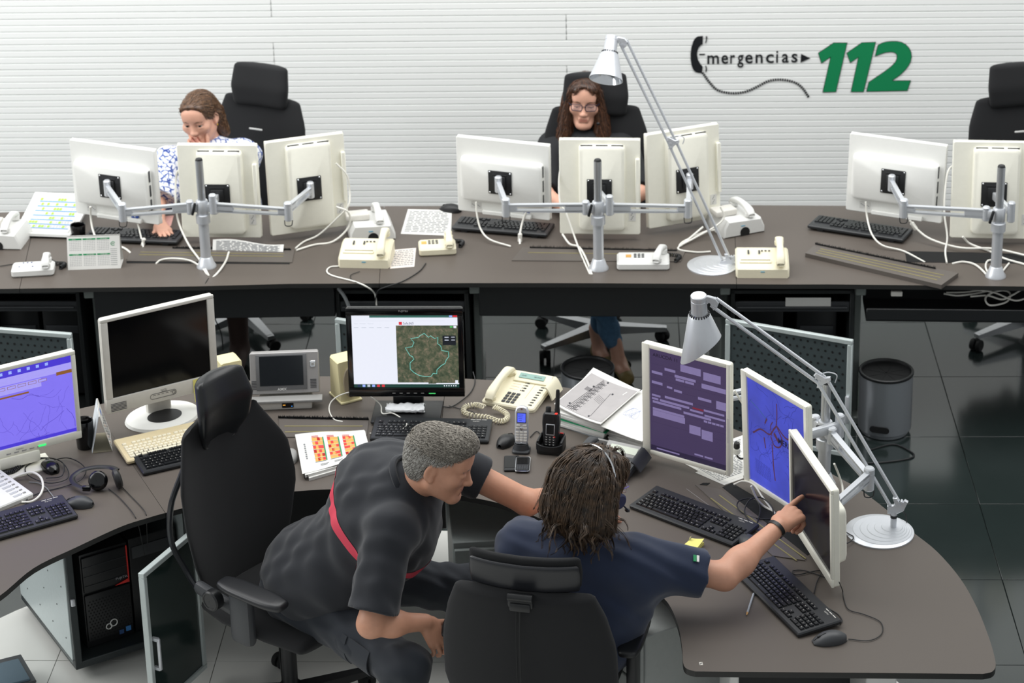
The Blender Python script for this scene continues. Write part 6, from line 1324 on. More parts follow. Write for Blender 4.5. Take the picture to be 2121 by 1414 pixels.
# the stooping man's chair: high shell with a leather head pillow and looped frame bars behind
BA = [(.50, -.23, .19, .020, .04), (.64, -.245, .245, .022, .06), (.80, -.265, .28, .022, .085), (.95, -.285, .27, .022, .08), (1.10, -.315, .19, .020, .05)]
HA = [(1.04, -.300, .090, .016, .03), (1.10, -.280, .118, .028, .04), (1.19, -.270, .128, .036, .042), (1.275, -.285, .112, .032, .034)]
chA = chair((-.85, 7.25), -128, 'black office chair with leather head pillow, under the stooping grey-haired man', BA, HA, base=M_black, a0=12, R=.32, headm=M_leather, arms=False)
mb = MB()
for s in (-1, 1):
    mb.tube([(s*.20, -.26, 1.0), (s*.235, -.30, .86), (s*.22, -.33, .70), (s*.19, -.30, .58), (s*.19, -.24, .52), (s*.20, -.12, .49)], .011, 8)
mb.build('frame_bar', mat('satin_black', '#24262a', .28), chA)
for s in (-1, 1):
    mb = MB(); rows = [(.27*k/10, 0, .046*(1-.3*abs(k/5-1)**4), .016, 0) for k in range(11)]
    pad(mb, rounded(rows, .02), 20, M=T(s*.265, -.03, .66) @ Matrix(((1, 0, 0, 0), (0, 0, 1, 0), (0, 1, 0, 0), (0, 0, 0, 1)))); a = mb.build('armrest', mat('arm_black', '#1f2023', .38), chA)
    mb = MB(); mb.box((s*.265, .05, .545), (.045, .10, .20), r=.02); mb.box((s*.26, -.06, .575), (.04, .24, .05), r=.02, M=T(s*.26, -.06, .575) @ RX(-10) @ T(-s*.26, .06, -.575)); mb.build('armrest_post', M_dgrey, a)
    mb = MB(); mb.lathe([(.001, -.02), (.034, -.02), (.038, -.012), (.038, .014), (.033, .019), (.028, .019), (.027, .017), (.001, .017)], 28, cap=False, M=T(s*.295, -.06, .595) @ RY(s*90)); mb.build('tension_knob', M_black, a)
# the front chair seen from behind
BB = [(.46, -.225, .25, .038, .03), (.58, -.24, .292, .042, .04), (.75, -.262, .290, .042, .042), (.88, -.282, .262, .040, .036), (.95, -.292, .235, .034, .028)]
chB = chair((.072, 6.72), -14, 'black fabric office chair seen from behind at the bottom, under the long-haired person', BB, None, base=M_black, a0=40, R=.32)
mb = MB(); mb.tube([(0, -.312, .46), (0, -.336, .62), (0, -.344, .80), (0, -.334, .93)], .004, 6); mb.tube([(-.012, -.312, .46), (-.012, -.336, .62), (-.012, -.344, .80), (-.012, -.334, .93)], .0025, 6); mb.build('back_seam', M_rub, chB)
mb = MB(); pad(mb, rounded(rows_interp([(.985, -.27, .180, .012, .03), (1.04, -.275, .186, .014, .03), (1.085, -.285, .182, .012, .03)], 6), .012), 28); hb = mb.build('headrest', M_fab, chB, sharp=60)
mb = MB(); pad(mb, rounded(rows_interp([(.98, -.288, .178, .008, .03), (1.03, -.294, .182, .008, .03), (1.065, -.300, .178, .008, .03)], 6), .008), 28); mb.build('headrest_shell', mat('shell_black', '#25262a', .35), hb)
mb = MB(); mb.box((0, -.318, .955), (.085, .035, .045), r=.010); mb.cyl((-.04, -.330, .973), (.04, -.330, .973), .013, seg=16); mb.box((0, -.334, .94), (.07, .014, .03), r=.006); mb.build('headrest_bracket', M_black, hb)
bpy.context.view_layer.update()

# ================================================================== PEOPLE: distance-field bodies, polygonised as one surface
def nrmz(v): v = np.array(v, float); return v/np.linalg.norm(v)
def cap_(a, b, ra, rb=None, flat=None):
    a = np.array(a, float); b = np.array(b, float); rb = ra if rb is None else rb; ab = b-a; L2 = ab@ab+1e-12
    def f(P):
        t = np.clip(((P-a)@ab)/L2, 0, 1); d = P-a-t[:, None]*ab
        return np.sqrt((d*d).sum(1))-(ra+(rb-ra)*t)
    return f, np.minimum(a-ra, b-rb), np.maximum(a+ra, b+rb)
def ell_(c, r, R=None):
    c = np.array(c, float); r = np.array(r, float); Rm = np.eye(3) if R is None else np.array(R)[:3, :3]
    def f(P):
        q = (P-c)@Rm; k0 = np.sqrt(((q/r)**2).sum(1)); k1 = np.sqrt(((q/(r*r))**2).sum(1))+1e-9
        return k0*(k0-1)/k1
    m = r.max(); return f, c-m, c+m
def cut_(g, p, n):                                   # keep the side where (x-p).n < 0
    f0, lo, hi = g; p = np.array(p, float); n = nrmz(n)
    return (lambda P: np.maximum(f0(P), (P-p)@n)), lo, hi
def smin(a, b, k):
    if k <= 0: return np.minimum(a, b)
    h = np.maximum(k-np.abs(a-b), 0)/k; return np.minimum(a, b)-h*h*k*.25
class SDF:
    def __init__(s): s.o = []
    def u(s, g, k=.02): s.o.append((g, k, 0)); return s
    def sub(s, g, k=.01): s.o.append((g, k, 1)); return s
    def eval(s, P):
        d = None
        for (f, lo, hi), k, md in s.o:
            e = f(P)
            if d is None: d = e
            elif md == 0: d = smin(d, e, k)
            else: d = -smin(-d, e, k)
        return d
    def bounds(s):
        lo = np.min([g[1] for g, k, m in s.o if m == 0], 0); hi = np.max([g[2] for g, k, m in s.o if m == 0], 0); return lo, hi
    def xf(s, M):                                    # move the whole field by a rigid matrix
        Mi = np.array(M.inverted()); A, b = Mi[:3, :3], Mi[:3, 3]; Mn = np.array(M); o = SDF()
        for (f, lo, hi), k, md in s.o:
            c = (lo+hi)/2; r = np.linalg.norm(hi-lo)/2*1.08; c2 = Mn[:3, :3]@c+Mn[:3, 3]
            o.o.append((((lambda P, f=f: f(P@A.T+b)), c2-r, c2+r), k, md))
        return o
def polygonise(sd, h, extra=None, lo=None, hi=None):
    if lo is None: lo, hi = sd.bounds()
    lo = np.array(lo)-2.5*h; n = np.ceil((np.array(hi)+2.5*h-lo)/h).astype(int)+1; B = 12
    G = np.full(n, 1.0, np.float32); fn = (lambda P: sd.eval(P)) if extra is None else (lambda P: extra(P, sd.eval(P)))
    nb = np.ceil(n/B).astype(int); idx = np.stack(np.meshgrid(*[np.arange(k) for k in nb], indexing='ij'), -1).reshape(-1, 3)
    cen = lo+(idx*B+B/2)*h; dc = sd.eval(cen); rad_ = B*h*.9+.012
    off = np.stack(np.meshgrid(np.arange(B), np.arange(B), np.arange(B), indexing='ij'), -1).reshape(-1, 3)
    act = np.abs(dc) < rad_*1.35
    for i0 in idx[(~act) & (dc < 0)]:
        s = i0*B; G[s[0]:s[0]+B, s[1]:s[1]+B, s[2]:s[2]+B] = -1
    A = idx[act]
    for c0 in range(0, len(A), 160):
        blk = A[c0:c0+160]; I = (blk[:, None]*B+off[None]).reshape(-1, 3); ok = (I < n).all(1); I = I[ok]
        G[I[:, 0], I[:, 1], I[:, 2]] = fn(lo+I*h)
    s = G < 0; c = np.zeros(n-1, np.int8)
    for dx in (0, 1):
        for dy in (0, 1):
            for dz in (0, 1): c += s[dx:n[0]-1+dx, dy:n[1]-1+dy, dz:n[2]-1+dz]
    cells = np.argwhere((c > 0) & (c < 8)); vid = np.full(n-1, -1, np.int32); vid[tuple(cells.T)] = np.arange(len(cells))
    acc = np.zeros((len(cells), 3)); cnt = np.zeros(len(cells)); cor = [(x, y, z) for x in (0, 1) for y in (0, 1) for z in (0, 1)]
    for a in range(8):
        for b in range(a+1, 8):
            p, q = np.array(cor[a]), np.array(cor[b])
            if np.abs(p-q).sum() != 1: continue
            ga = G[tuple((cells+p).T)]; gb = G[tuple((cells+q).T)]; m = (ga < 0) != (gb < 0); t = ga[m]/(ga[m]-gb[m])
            acc[m] += p+(q-p)*t[:, None]; cnt[m] += 1
    V = lo+(cells+acc/cnt[:, None])*h; F = []
    for ax in range(3):
        u, w = (ax+1) % 3, (ax+2) % 3; e = np.zeros(3, int); e[ax] = 1; a0 = s[tuple(slice(0, n[i]-(1 if i == ax else 0)) for i in range(3))]; a1 = s[tuple(slice(1 if i == ax else 0, n[i]) for i in range(3))]
        ed = np.argwhere(a0 != a1); ed = ed[(ed[:, u] > 0) & (ed[:, w] > 0) & (ed[:, u] < n[u]-1) & (ed[:, w] < n[w]-1)]
        du = np.zeros(3, int); du[u] = 1; dw = np.zeros(3, int); dw[w] = 1
        q = np.stack([vid[tuple((ed-du-dw).T)], vid[tuple((ed-dw).T)], vid[tuple(ed.T)], vid[tuple((ed-du).T)]], 1)
        fl = ~s[tuple(ed.T)]; q[fl] = q[fl][:, ::-1]; F.append(q)
    F = np.concatenate(F); F = F[(F >= 0).all(1)]
    # relax a little along the surface
    return V, F
def np_mesh(name, V, F, mats, mi=None):
    me = bpy.data.meshes.new(name); me.vertices.add(len(V)); me.vertices.foreach_set('co', np.asarray(V, np.float32).ravel()); k = F.shape[1]
    me.loops.add(len(F)*k); me.loops.foreach_set('vertex_index', np.asarray(F, np.int32).ravel()); me.polygons.add(len(F)); me.polygons.foreach_set('loop_start', np.arange(len(F), dtype=np.int32)*k)
    for m in (mats if isinstance(mats, (list, tuple)) else [mats]): me.materials.append(m)
    if mi is not None: me.polygons.foreach_set('material_index', np.asarray(mi, np.int32))
    me.polygons.foreach_set('use_smooth', np.ones(len(F), bool)); me.update(calc_edges=True); me.validate(); return me
def joinm(parts):
    V = []; F = []; b = 0
    for v, f in parts: V.append(v); F.append(f+b); b += len(v)
    return np.concatenate(V), np.concatenate(F)
def bodypart(name, VF, mats, parent, mi=None, **k):
    V, F = VF; root = parent if parent.parent is None else parent.parent; V = V-np.array(root.location); return link(name, np_mesh(name, V, F, mats, mi), parent, **k)
def frame(o, fwd, up):                               # head frame: +Y looks forward, +Z is up
    y = Vector(fwd).normalized(); z = Vector(up); z = (z-y*z.dot(y)).normalized(); x = y.cross(z)
    return Matrix(((x.x, y.x, z.x, o[0]), (x.y, y.y, z.y, o[1]), (x.z, y.z, z.z, o[2]), (0, 0, 0, 1)))
def head_sdf(s=1, jaw=1, nose=1, lid=0):
    S_ = SDF(); e = lambda c, r, R=None: ell_(np.array(c)*s, np.array(r)*s, R); c = lambda a, b, r, r2=None: cap_(np.array(a)*s, np.array(b)*s, r*s, None if r2 is None else r2*s)
    S_.u(e((0, -.018, .034), (.076, .098, .081))); S_.u(e((0, .028, -.022), (.064*jaw, .068, .088)), .03)
    for q in (-1, 1):
        S_.u(c((q*.056*jaw, -.005, -.055), (q*.022, .068, -.098), .020, .017), .03); S_.u(e((q*.045, .062, -.022), (.022, .022, .02)), .025)
    S_.u(e((0, .078, -.100), (.024*jaw, .020, .018)), .025); S_.u(c((-.034, .080, .026), (.034, .080, .026), .013), .02); S_.u(e((0, .072, .055), (.055, .026, .035)), .03)
    for q in (-1, 1): S_.sub(e((q*.032, .104, .004), (.019, .020, .013)), .014)
    S_.u(c((0, .090, .010), (0, .108*nose, -.030), .0075, .011), .014); S_.u(e((0, .109*nose, -.034), (.012, .012, .010)), .008)
    for q in (-1, 1): S_.u(e((q*.011, .098, -.036), (.008, .011, .008)), .006); S_.u(e((q*.032, .083+.0015*lid, .011-.006*lid), (.017, .012, .007+.0035*lid)), .006); S_.u(e((q*.032, .081, -.009), (.016, .011, .005)), .006)
    S_.u(c((-.018, .090, -.061), (.018, .090, -.061), .0065), .010); S_.u(c((-.015, .089, -.071), (.015, .089, -.071), .007), .008); S_.sub(c((-.021, .101, -.0660), (.021, .101, -.0660), .0035), .004)
    for q in (-1, 1):
        R = np.array((RZ(q*22) @ RX(-8)).to_3x3()); S_.u(e((q*.079, -.012, -.004), (.008, .020, .033), R), .008); S_.sub(e((q*.088, -.008, .0), (.006, .011, .019), R), .006); S_.u(e((q*.079, -.004, -.03), (.007, .009, .010)), .008)
    return S_
def eyes(parent, M, s=1, look=(0, 0), lids=0):
    Ml = T(-Vector(parent.location)) @ M
    for q in (-1, 1):
        mb = MB(Ml); mb.ell((q*.032*s, .079*s, .002*s), (.0125*s,)*3, 16, 10); o = mb.build('eye', M_eyew, parent)
        mb = MB(Ml @ T(q*.032*s, .079*s, .002*s) @ RX(-90+look[1]) @ RY(look[0])); mb.lathe([(.0068*s, .0103*s), (.0064*s, .0114*s), (.001, .0128*s)], 14); mb.build('iris', M_eyed, o)
def brow(parent, M, s, m, th=.0035):
    mb = MB(T(-Vector(parent.location)) @ M)
    for q in (-1, 1): mb.tube([(q*.015*s, .0965*s, .022*s), (q*.032*s, .0965*s, .027*s), (q*.050*s, .086*s, .022*s)], th*s, 6, r2=.0015*s)
    mb.build('eyebrow', m, parent)
def hand_sdf(Sd, wrist, fwd, back, curls, spread=1, side=1, s=1, thumb=(35, 20, 20)):
    """side=+1: thumb on local +x. fwd: towards the fingers, back: out of the back of the hand"""
    y = Vector(fwd).normalized(); z = Vector(back); z = (z-y*z.dot(y)).normalized(); x = y.cross(z); w = Vector(wrist)
    P = lambda a, b, c: np.array(w+x*(a*side*s)+y*(b*s)+z*(c*s)); tips = []
    kn = [(.030, .088, 0), (.010, .092, .003), (-.010, .088, .002), (-.028, .080, -.002)]; ln = [(.042, .026, .020), (.046, .029, .021), (.042, .027, .020), (.033, .021, .018)]
    for k in kn: Sd.u(cap_(P(k[0]*.55, .012, 0), P(*k), .015*s, .0115*s), .012)
    Sd.u(cap_(P(.026, .02, -.006), P(.018, .06, -.010), .016*s, .012*s), .012)
    for i, k in enumerate(kn):
        p = Vector(k); a = 0; dx = (1.5-i)*.06*spread; rr = (.0092, .0094, .0090, .0078)[i]*s
        for j in range(3):
            a += curls[i][j]; d = Vector((dx*math.cos(rad(a)), math.cos(rad(a)), -math.sin(rad(a)))).normalized(); q = p+d*ln[i][j]
            Sd.u(cap_(P(*p), P(*q), rr*(1-.06*j), rr*(1-.06*(j+1))), .003 if j else .006); p = q
        tips.append(P(*p))
    p = Vector((.028, .028, -.006)); a0, c1, c2 = thumb
    d = Vector((math.sin(rad(a0)), math.cos(rad(a0)), -.25)).normalized(); q = p+d*.042; Sd.u(cap_(P(*p), P(*q), .013*s, .0105*s), .012); p = q
    d = Vector((math.sin(rad(a0-c1)), math.cos(rad(a0-c1)), -.35)).normalized(); q = p+d*.032; Sd.u(cap_(P(*p), P(*q), .0105*s, .0095*s), .004); p = q
    d = Vector((math.sin(rad(a0-c1-c2)), math.cos(rad(a0-c1-c2)), -.4)).normalized(); q = p+d*.024; Sd.u(cap_(P(*p), P(*q), .0095*s, .008*s), .003)
    return tips
def wrinkles(amp, fr, dirs, seed=0):
    r = np.random.default_rng(seed); ds = [(nrmz(r.normal(size=3)+np.array(dirs)*1.5), r.uniform(.6, 1.5)*fr, r.uniform(0, 6)) for _ in range(5)]
    w2 = nrmz(r.normal(size=3))
    def f(P, d):
        n = 0
        for u, k, ph in ds: n = n+np.sin(P@u*k+ph+1.6*np.sin(P@w2*k*.37+ph))
        return d+amp*n/2.2
    return f
def strands(P0, dirs, L, sd, w=.0012, n=6, grav=(0, 0, -1), g=.5, wave=.0, lift=.002, mat_=None, seed=1, w_end=.25, follow=True, jitter=.12, kids=1, curl=0, spread=.004):
    """hair locks: thin ribbons grown from P0, hugging the field sd"""
    r = np.random.default_rng(seed); N = len(P0); X = np.array(P0); D = np.array(dirs); pts = [X.copy()]; L = np.broadcast_to(np.asarray(L, float), (N,)); gv = np.array(grav, float); ph = r.uniform(0, 6.28, N); jl = r.normal(0, .4, (N, 3))
    def grad(P):
        e = .003; return np.stack([(sd.eval(P+np.eye(3)[i]*e)-sd.eval(P-np.eye(3)[i]*e)) for i in range(3)], 1)/(2*e)
    lf = lift*r.uniform(.3, 1.6, N)
    for k in range(n):
        G = grad(X); G /= np.linalg.norm(G, axis=1)[:, None]+1e-9
        D = D*(1-g)+gv*g+r.normal(0, jitter, (N, 3))+jl*wave*np.sin(ph+k*1.1)[:, None]
        if follow: D = D-G*(D*G).sum(1)[:, None]
        D /= np.linalg.norm(D, axis=1)[:, None]+1e-9; X = X+D*(L/n)[:, None]
        if follow: dd = sd.eval(X); G = grad(X); G /= np.linalg.norm(G, axis=1)[:, None]+1e-9; X = X-G*(dd-lf)[:, None]
        pts.append(X.copy())
    pts = np.stack(pts, 1)                           # N, n+1, 3
    if kids > 1:                                     # bundle the hairs into wavy locks
        tt = np.linspace(0, 1, n+1)[None, :, None]; sv = np.cross(np.gradient(pts, axis=1), grad(pts.reshape(-1, 3)).reshape(pts.shape)); sv /= np.linalg.norm(sv, axis=2)[..., None]+1e-9
        pts = pts+sv*curl*tt*np.sin(ph[:, None, None]+tt*(7+2*np.sin(ph*3))[:, None, None]); N *= kids
        pts = np.repeat(pts, kids, 0); ofs = r.normal(0, spread, (N, 1, 3)); tt = np.linspace(0, 1, n+1)[None, :, None]; pts = pts+ofs*(1-.75*tt)
    tan = np.gradient(pts, axis=1); tan /= np.linalg.norm(tan, axis=2)[..., None]+1e-9
    nn = grad(pts.reshape(-1, 3)).reshape(pts.shape); sidev = np.cross(tan, nn); sidev /= np.linalg.norm(sidev, axis=2)[..., None]+1e-9
    nn /= np.linalg.norm(nn, axis=2)[..., None]+1e-9
    tw = np.linspace(1, w_end, n+1)[None, :, None]*w; a = pts-sidev*tw; b = pts+sidev*tw; c = pts+nn*tw*.9
    V = np.stack([a, c, b], 2).reshape(-1, 3); F = []
    base = (np.arange(N)*(n+1)*3)[:, None]
    for k in range(n):
        for q in (0, 1): F.append(np.concatenate([base+k*3+q, base+k*3+q+1, base+(k+1)*3+q+1, base+(k+1)*3+q], 1))
    return V, np.concatenate(F)
def hairmat(name, c1, c2, rough=.38, scale=90):
    m = bpy.data.materials.new(name); m.use_nodes = True; nt = m.node_tree; p = nt.nodes['Principled BSDF']; tc = nt.nodes.new('ShaderNodeTexCoord')
    n = nt.nodes.new('ShaderNodeTexNoise'); n.inputs['Scale'].default_value = scale; n.inputs['Detail'].default_value = 5; n.inputs['Roughness'].default_value = .7
    mx = nt.nodes.new('ShaderNodeValToRGB'); e = mx.color_ramp.elements; e[0].position = .36; e[0].color = lin(c1)+[1]; e[1].position = .66; e[1].color = lin(c2)+[1]
    nt.links.new(tc.outputs['Object'], n.inputs['Vector']); nt.links.new(n.outputs['Fac'], mx.inputs[0]); nt.links.new(mx.outputs[0], p.inputs['Base Color']); p.inputs['Roughness'].default_value = rough; return m
def sample_surface(V, F, N, seed=0, keep=None):
    r = np.random.default_rng(seed); A = V[F]; c = A.mean(1)
    if keep is not None: m = keep(c); F = F[m]; A = A[m]
    ar = np.linalg.norm(np.cross(A[:, 1]-A[:, 0], A[:, 2]-A[:, 0]), axis=1); i = r.choice(len(F), N, p=ar/ar.sum()); u = r.random((N, 2))
    P = A[i, 0]*(1-u[:, :1])*(1-u[:, 1:])+A[i, 1]*u[:, :1]*(1-u[:, 1:])+A[i, 2]*u[:, :1]*u[:, 1:]+A[i, 3]*(1-u[:, :1])*u[:, 1:]; return P

# ------------------------------------------------------------------ the stooping man (short grey hair, dark T-shirt with a red band)
M_tee = mat('tshirt_dark', '#1d2027', .85, bump=.25, bscale=1200, sheen=.2); M_band = mat('band_red', '#d8455a', .75, bump=.2, bscale=1200)
M_trou = mat('trousers_navy', '#1c222b', .8, bump=.3, bscale=900, sheen=.15); M_shoe = mat('boot_black', '#141517', .5)
pA = thing('person', 'man with short grey hair and red-banded dark T-shirt, leaning to the right', 'person', (-.62, 7.1, 0), 0)
V3 = lambda *a: np.array(a, float)
pel = V3(-.765, 7.19, .56); wst = V3(-.665, 7.125, .70); chs = V3(-.53, 7.08, .90); nek = V3(-.40, 7.02, 1.06)
shR = V3(-.44, 6.86, .965); shL = V3(-.30, 7.26, 1.03)
elR = V3(*atz(768, 1292, .70)); wrR = V3(*atz(880, 1288, .64)); elL = V3(*atz(1092, 1040, .83)); wrL = V3(.14, 7.42, .775)
hdA = V3(*atz(912, 957, 1.155)); fwA = nrmz((.90, -.22, -.30)); upA = nrmz((.32, -.05, .92))
HM = frame(hdA, fwA, upA)
hs = head_sdf(1.04, 1.08, 1.0, 1.3); hw = hs.xf(HM)
hw.u(cap_(hdA-np.array(HM.to_3x3() @ Vector((0, .02, .06))), nek+V3(.01, .01, -.03), .058, .066), .035)
VFh = polygonise(hw, .0036)
bs_ = SDF(); bs_.u(cap_(shR+V3(.0, .0, -.01), elR, .052, .045)); bs_.u(cap_(elR, wrR, .045, .029), .02); bs_.u(ell_(elR*.6+wrR*.4, (.046, .046, .046)), .03)
hand_sdf(bs_, wrR, (.45, -.05, -.75), (.5, -.75, .35), [(25, 30, 20)]*4, side=-1, thumb=(50, 15, 15))
VFr = polygonise(bs_, .0048)
bs_ = SDF(); bs_.u(cap_(shL, elL, .052, .046)); bs_.u(cap_(elL, wrL, .046, .029), .02)
hand_sdf(bs_, wrL, (.55, .6, -.12), (0, 0, 1), [(12, 15, 10)]*4, side=1, thumb=(40, 15, 10))
VFl = polygonise(bs_, .0048)
V, F = joinm([VFh, VFr, VFl]); cen = V[F].mean(1); hl = (np.c_[cen, np.ones(len(cen))]@np.array(HM.inverted()).T)[:, :3]/1.04
lipm = (np.abs(hl[:, 0]) < .021) & (hl[:, 2] < -.056) & (hl[:, 2] > -.077) & (hl[:, 1] > .086)
bodypart('body', (V, F), [M_skin, M_lipm], pA, lipm.astype(int))
eyes(pA, HM, 1.04, (0, -16)); M_browg = mat('brow_grey', '#6d6560', .7); brow(pA, HM, 1.04, M_browg)
# T-shirt
ts = SDF()
ax = nrmz(nek-pel); lat = nrmz(shL-shR); 
def bodyR(a, l): a = nrmz(a); l = nrmz(np.array(l)-a*np.dot(l, a)); f = np.cross(a, l); return np.stack([l, f, a], 1)
RA = bodyR(ax, lat)
ts.u(ell_(chs+V3(.050, -.008, -.040), (.205, .200, .215), RA)); ub = V3(*atz(800, 985, 1.0)); ts.u(ell_(ub, (.165, .17, .115)), .09); ts.u(ell_(wst+V3(.03, 0, -.02), (.205, .195, .20), bodyR(chs-pel, lat)), .08); ts.u(ell_(pel+V3(.02, -.01, .06), (.20, .175, .14), bodyR(wst-pel, lat)), .08)
ts.u(cap_(shR+V3(.02, .03, -.01), shL+V3(0, -.03, 0), .082, .080), .07); ts.u(cap_(nek+V3(-.03, 0, -.06), nek+V3(-.0, 0, -.012), .082, .070), .06)
slR = shR+(elR-shR)*.86; ts.u(cut_(cap_(shR, elR, .082, .088), slR, elR-shR), .045)
slL = shL+(elL-shL)*.50; ts.u(cut_(cap_(shL, elL, .080, .080), slL, elL-shL), .045)
hem = pel+V3(.02, 0, .03); 
wr = wrinkles(.0034, 62, (.3, .3, .6), 3)
VFt = polygonise(ts, .0065, wr)
bodypart('t_shirt', VFt, M_tee, pA)
# ribbed collar
mb = MB(T(-Vector(pA.location))); cN = hdA*.30+nek*.70; X = T(nek+V3(.012, .004, .012)) @ align(hdA-np.array(HM.to_3x3() @ Vector((0, .02, .06)))-nek); mb.tube([X @ Vector((.078*math.cos(a), .072*math.sin(a), .010*math.cos(2*a))) for a in np.linspace(0, 2*PI, 25)[:-1]], .010, 8, n=1, closed=True, flat=1.3); mb.build('collar', M_tee, pA)
# red band round the chest, cut cleanly from the shirt surface
def band(VF, p, n, w, name, m, lift=.0022, clips=()):
    V, F = VF; n = nrmz(n); d = (V[F].mean(1)-p)@n; sel = np.abs(d) < w*.5+.02; bm = bmesh.new(); used = np.unique(F[sel]); mp_ = {int(i): bm.verts.new(V[i]) for i in used}
    for f in F[sel]: bm.faces.new([mp_[int(i)] for i in f])
    for pp, nn in [(np.array(p)+n*w/2, n), (np.array(p)-n*w/2, -n)]+list(clips):
        bmesh.ops.bisect_plane(bm, geom=bm.verts[:]+bm.edges[:]+bm.faces[:], plane_co=tuple(pp), plane_no=tuple(nn), clear_outer=True)
    bm.normal_update(); bm.verts.index_update()
    vs = [v.co+v.normal*lift for v in bm.verts]; fs = [[v.index for v in f.verts] for f in bm.faces]; bm.free()
    mb = MB(T(-Vector(pA.location))); mb.add(vs, fs); return mb.build(name, m, pA, sharp=180)
band(VFt, V3(-.525, 7.08, .895), nrmz(ax+V3(.10, .0, .10)), .034, 'chest_band', M_band, clips=[(shR+V3(0, -.035, -.03), V3(.25, -.9, -.15))])
# trousers with a thigh pocket, boots
kR = V3(-.40, 6.74, .50); kL = V3(-.20, 7.22, .52); hR = pel+V3(.05, -.10, -.02); hL = pel+V3(.06, .10, -.02); fR = V3(-.46, 6.70, .10); fL = V3(-.10, 7.20, .10)
tr = SDF(); tr.u(ell_(pel+V3(.0, 0, .015), (.19, .165, .13), bodyR(wst-pel, lat))); tr.u(cap_(hR, kR, .100, .078), .07); tr.u(cap_(hL, kL, .100, .078), .07); tr.u(cap_(kR, fR, .078, .062), .03); tr.u(cap_(kL, fL, .078, .062), .03); tr.u(ell_(kR, (.082, .082, .082)), .03)
VFtr = polygonise(tr, .0075, wrinkles(.0045, 75, (.6, .2, .3), 11)); bodypart('trousers', VFtr, M_trou, pA)
d = nrmz(kR-hR); pc_ = hR*.38+kR*.62; nrm = nrmz(np.cross(d, (0, .25, -1))); nrm = nrm if nrm[1] < 0 else -nrm; up_ = np.cross(d, nrm)
mb = MB(T(-Vector(pA.location)) @ Matrix(((d[0], up_[0], nrm[0], pc_[0]), (d[1], up_[1], nrm[1], pc_[1]), (d[2], up_[2], nrm[2], pc_[2]), (0, 0, 0, 1))))
mb.sheet(lambda u, v: ((u-.5)*.16, (v-.5)*.12, .090-.9*(v-.5)**2*.10), 8, 8, .004); mb.sheet(lambda u, v: (-.085+.05*u, (v-.5)*.125, .0945-.9*(v-.5)**2*.10), 3, 8, .004); mb.build('thigh_pocket', M_trou, pA)
for f in (fR, fL):
    bt = SDF(); bt.u(cap_(f+V3(0, 0, .06), f+V3(0, 0, -.05), .056, .05)); bt.u(cap_(f+V3(0, 0, -.06), f+V3(.13, -.05, -.07), .048, .036), .03); bt.sub(ell_(f+V3(.05, 0, -.50), (.5, .5, .40)), .002); bodypart('boot', polygonise(bt, .008), M_shoe, pA)
# short grey hair: a close cap with thousands of short locks
hc = SDF(); s = 1.04; E_ = lambda c, r: ell_(np.array(c)*s, np.array(r)*s)
hc.u(E_((0, -.022, .040), (.080, .101, .083))); hc.u(E_((0, -.055, -.012), (.072, .058, .070)), .03); hc.u(E_((.005, .045, .090), (.060, .056, .046)), .03)
hc.sub(cap_((-.2*s, .128*s, .035*s), (.2*s, .128*s, .035*s), .064*s), .012); hc.sub(E_((0, .10, -.05), (.10, .085, .088)), .010)
for q in (-1, 1): hc.sub(E_((q*.085, .0, -.015), (.03, .030, .040)), .008)
hcw = hc.xf(HM); VFc = polygonise(hcw, .0042)
M_hg = hairmat('hair_grey', '#4a443e', '#a8a49c', .45, 70); M_hg2 = hairmat('hair_silver', '#6c665e', '#d2cfc8', .4, 120)
hair = bodypart('hair', VFc, M_hg, pA)
P0 = sample_surface(*VFc, 5200, 2, keep=lambda c: hw.eval(c) > .001)
Mi = np.array(HM); dr_ = Mi[:3, :3]@V3(.15, .75, .25); rn = np.random.default_rng(5)
lo = (np.c_[P0, np.ones(len(P0))]@np.array(HM.inverted()).T)[:, :3]
dirs = np.where((lo[:, 2:3] > .06), Mi[:3, :3]@V3(.25, .9, .1), Mi[:3, :3]@V3(0, -.35, -.9))+rn.normal(0, .22, (len(P0), 3)); dirs /= np.linalg.norm(dirs, axis=1)[:, None]
Ls = np.where(lo[:, 2] > .06, .040, .022)*rn.uniform(.6, 1.2, len(P0)); M_hg3 = hairmat('hair_pepper', '#4d453c', '#b3aca0', .4, 150)
for sel, m, nm in ((lo[:, 2] > .055, M_hg3, 'top_locks'), (lo[:, 2] <= .055, M_hg2, 'side_locks')):
    sv, sf = strands(P0[sel], dirs[sel], Ls[sel], hcw, .0012, 5, g=.0, lift=.005, seed=4, jitter=.08); bodypart(nm, (sv, sf), m, hair, kind='stuff')

# ------------------------------------------------------------------ the long-haired person pointing at the screen
M_polo = mat('polo_navy', '#1a2742', .85, bump=.25, bscale=1200, sheen=.25)
pB = thing('person', 'person with long brown hair and headset in a navy polo, pointing at the dark screen', 'person', (.17, 6.72, 0), 0)
hdB = V3(*atz(1228, 1008, 1.185)); fwB = nrmz((.76, .63, -.20)); upB = nrmz((.02, .05, 1)); HB = frame(hdB, fwB, upB)
shL = V3(-.01, 6.80, .93); shR = V3(.375, 6.67, .935); nek = V3(.185, 6.72, 1.01)
tip = np.array(onplane(1665, 1028, m6.matrix_world @ Vector((0, -.004, 0)), np.array(m6.matrix_world.to_3x3() @ Vector((0, -1, 0)))))
nS = np.array(m6.matrix_world.to_3x3() @ Vector((0, -1, 0)))
elR = V3(*atz(1500, 1193, .865)); wrR = V3(*atz(1598, 1104, .925))
hb = head_sdf(1.03, .96, 1.0); hbw = hb.xf(HB); hbw.u(cap_(hdB-np.array(HB.to_3x3() @ Vector((0, .02, .06))), nek+V3(0, 0, -.02), .053, .060), .035)
VFh = polygonise(hbw, .004)
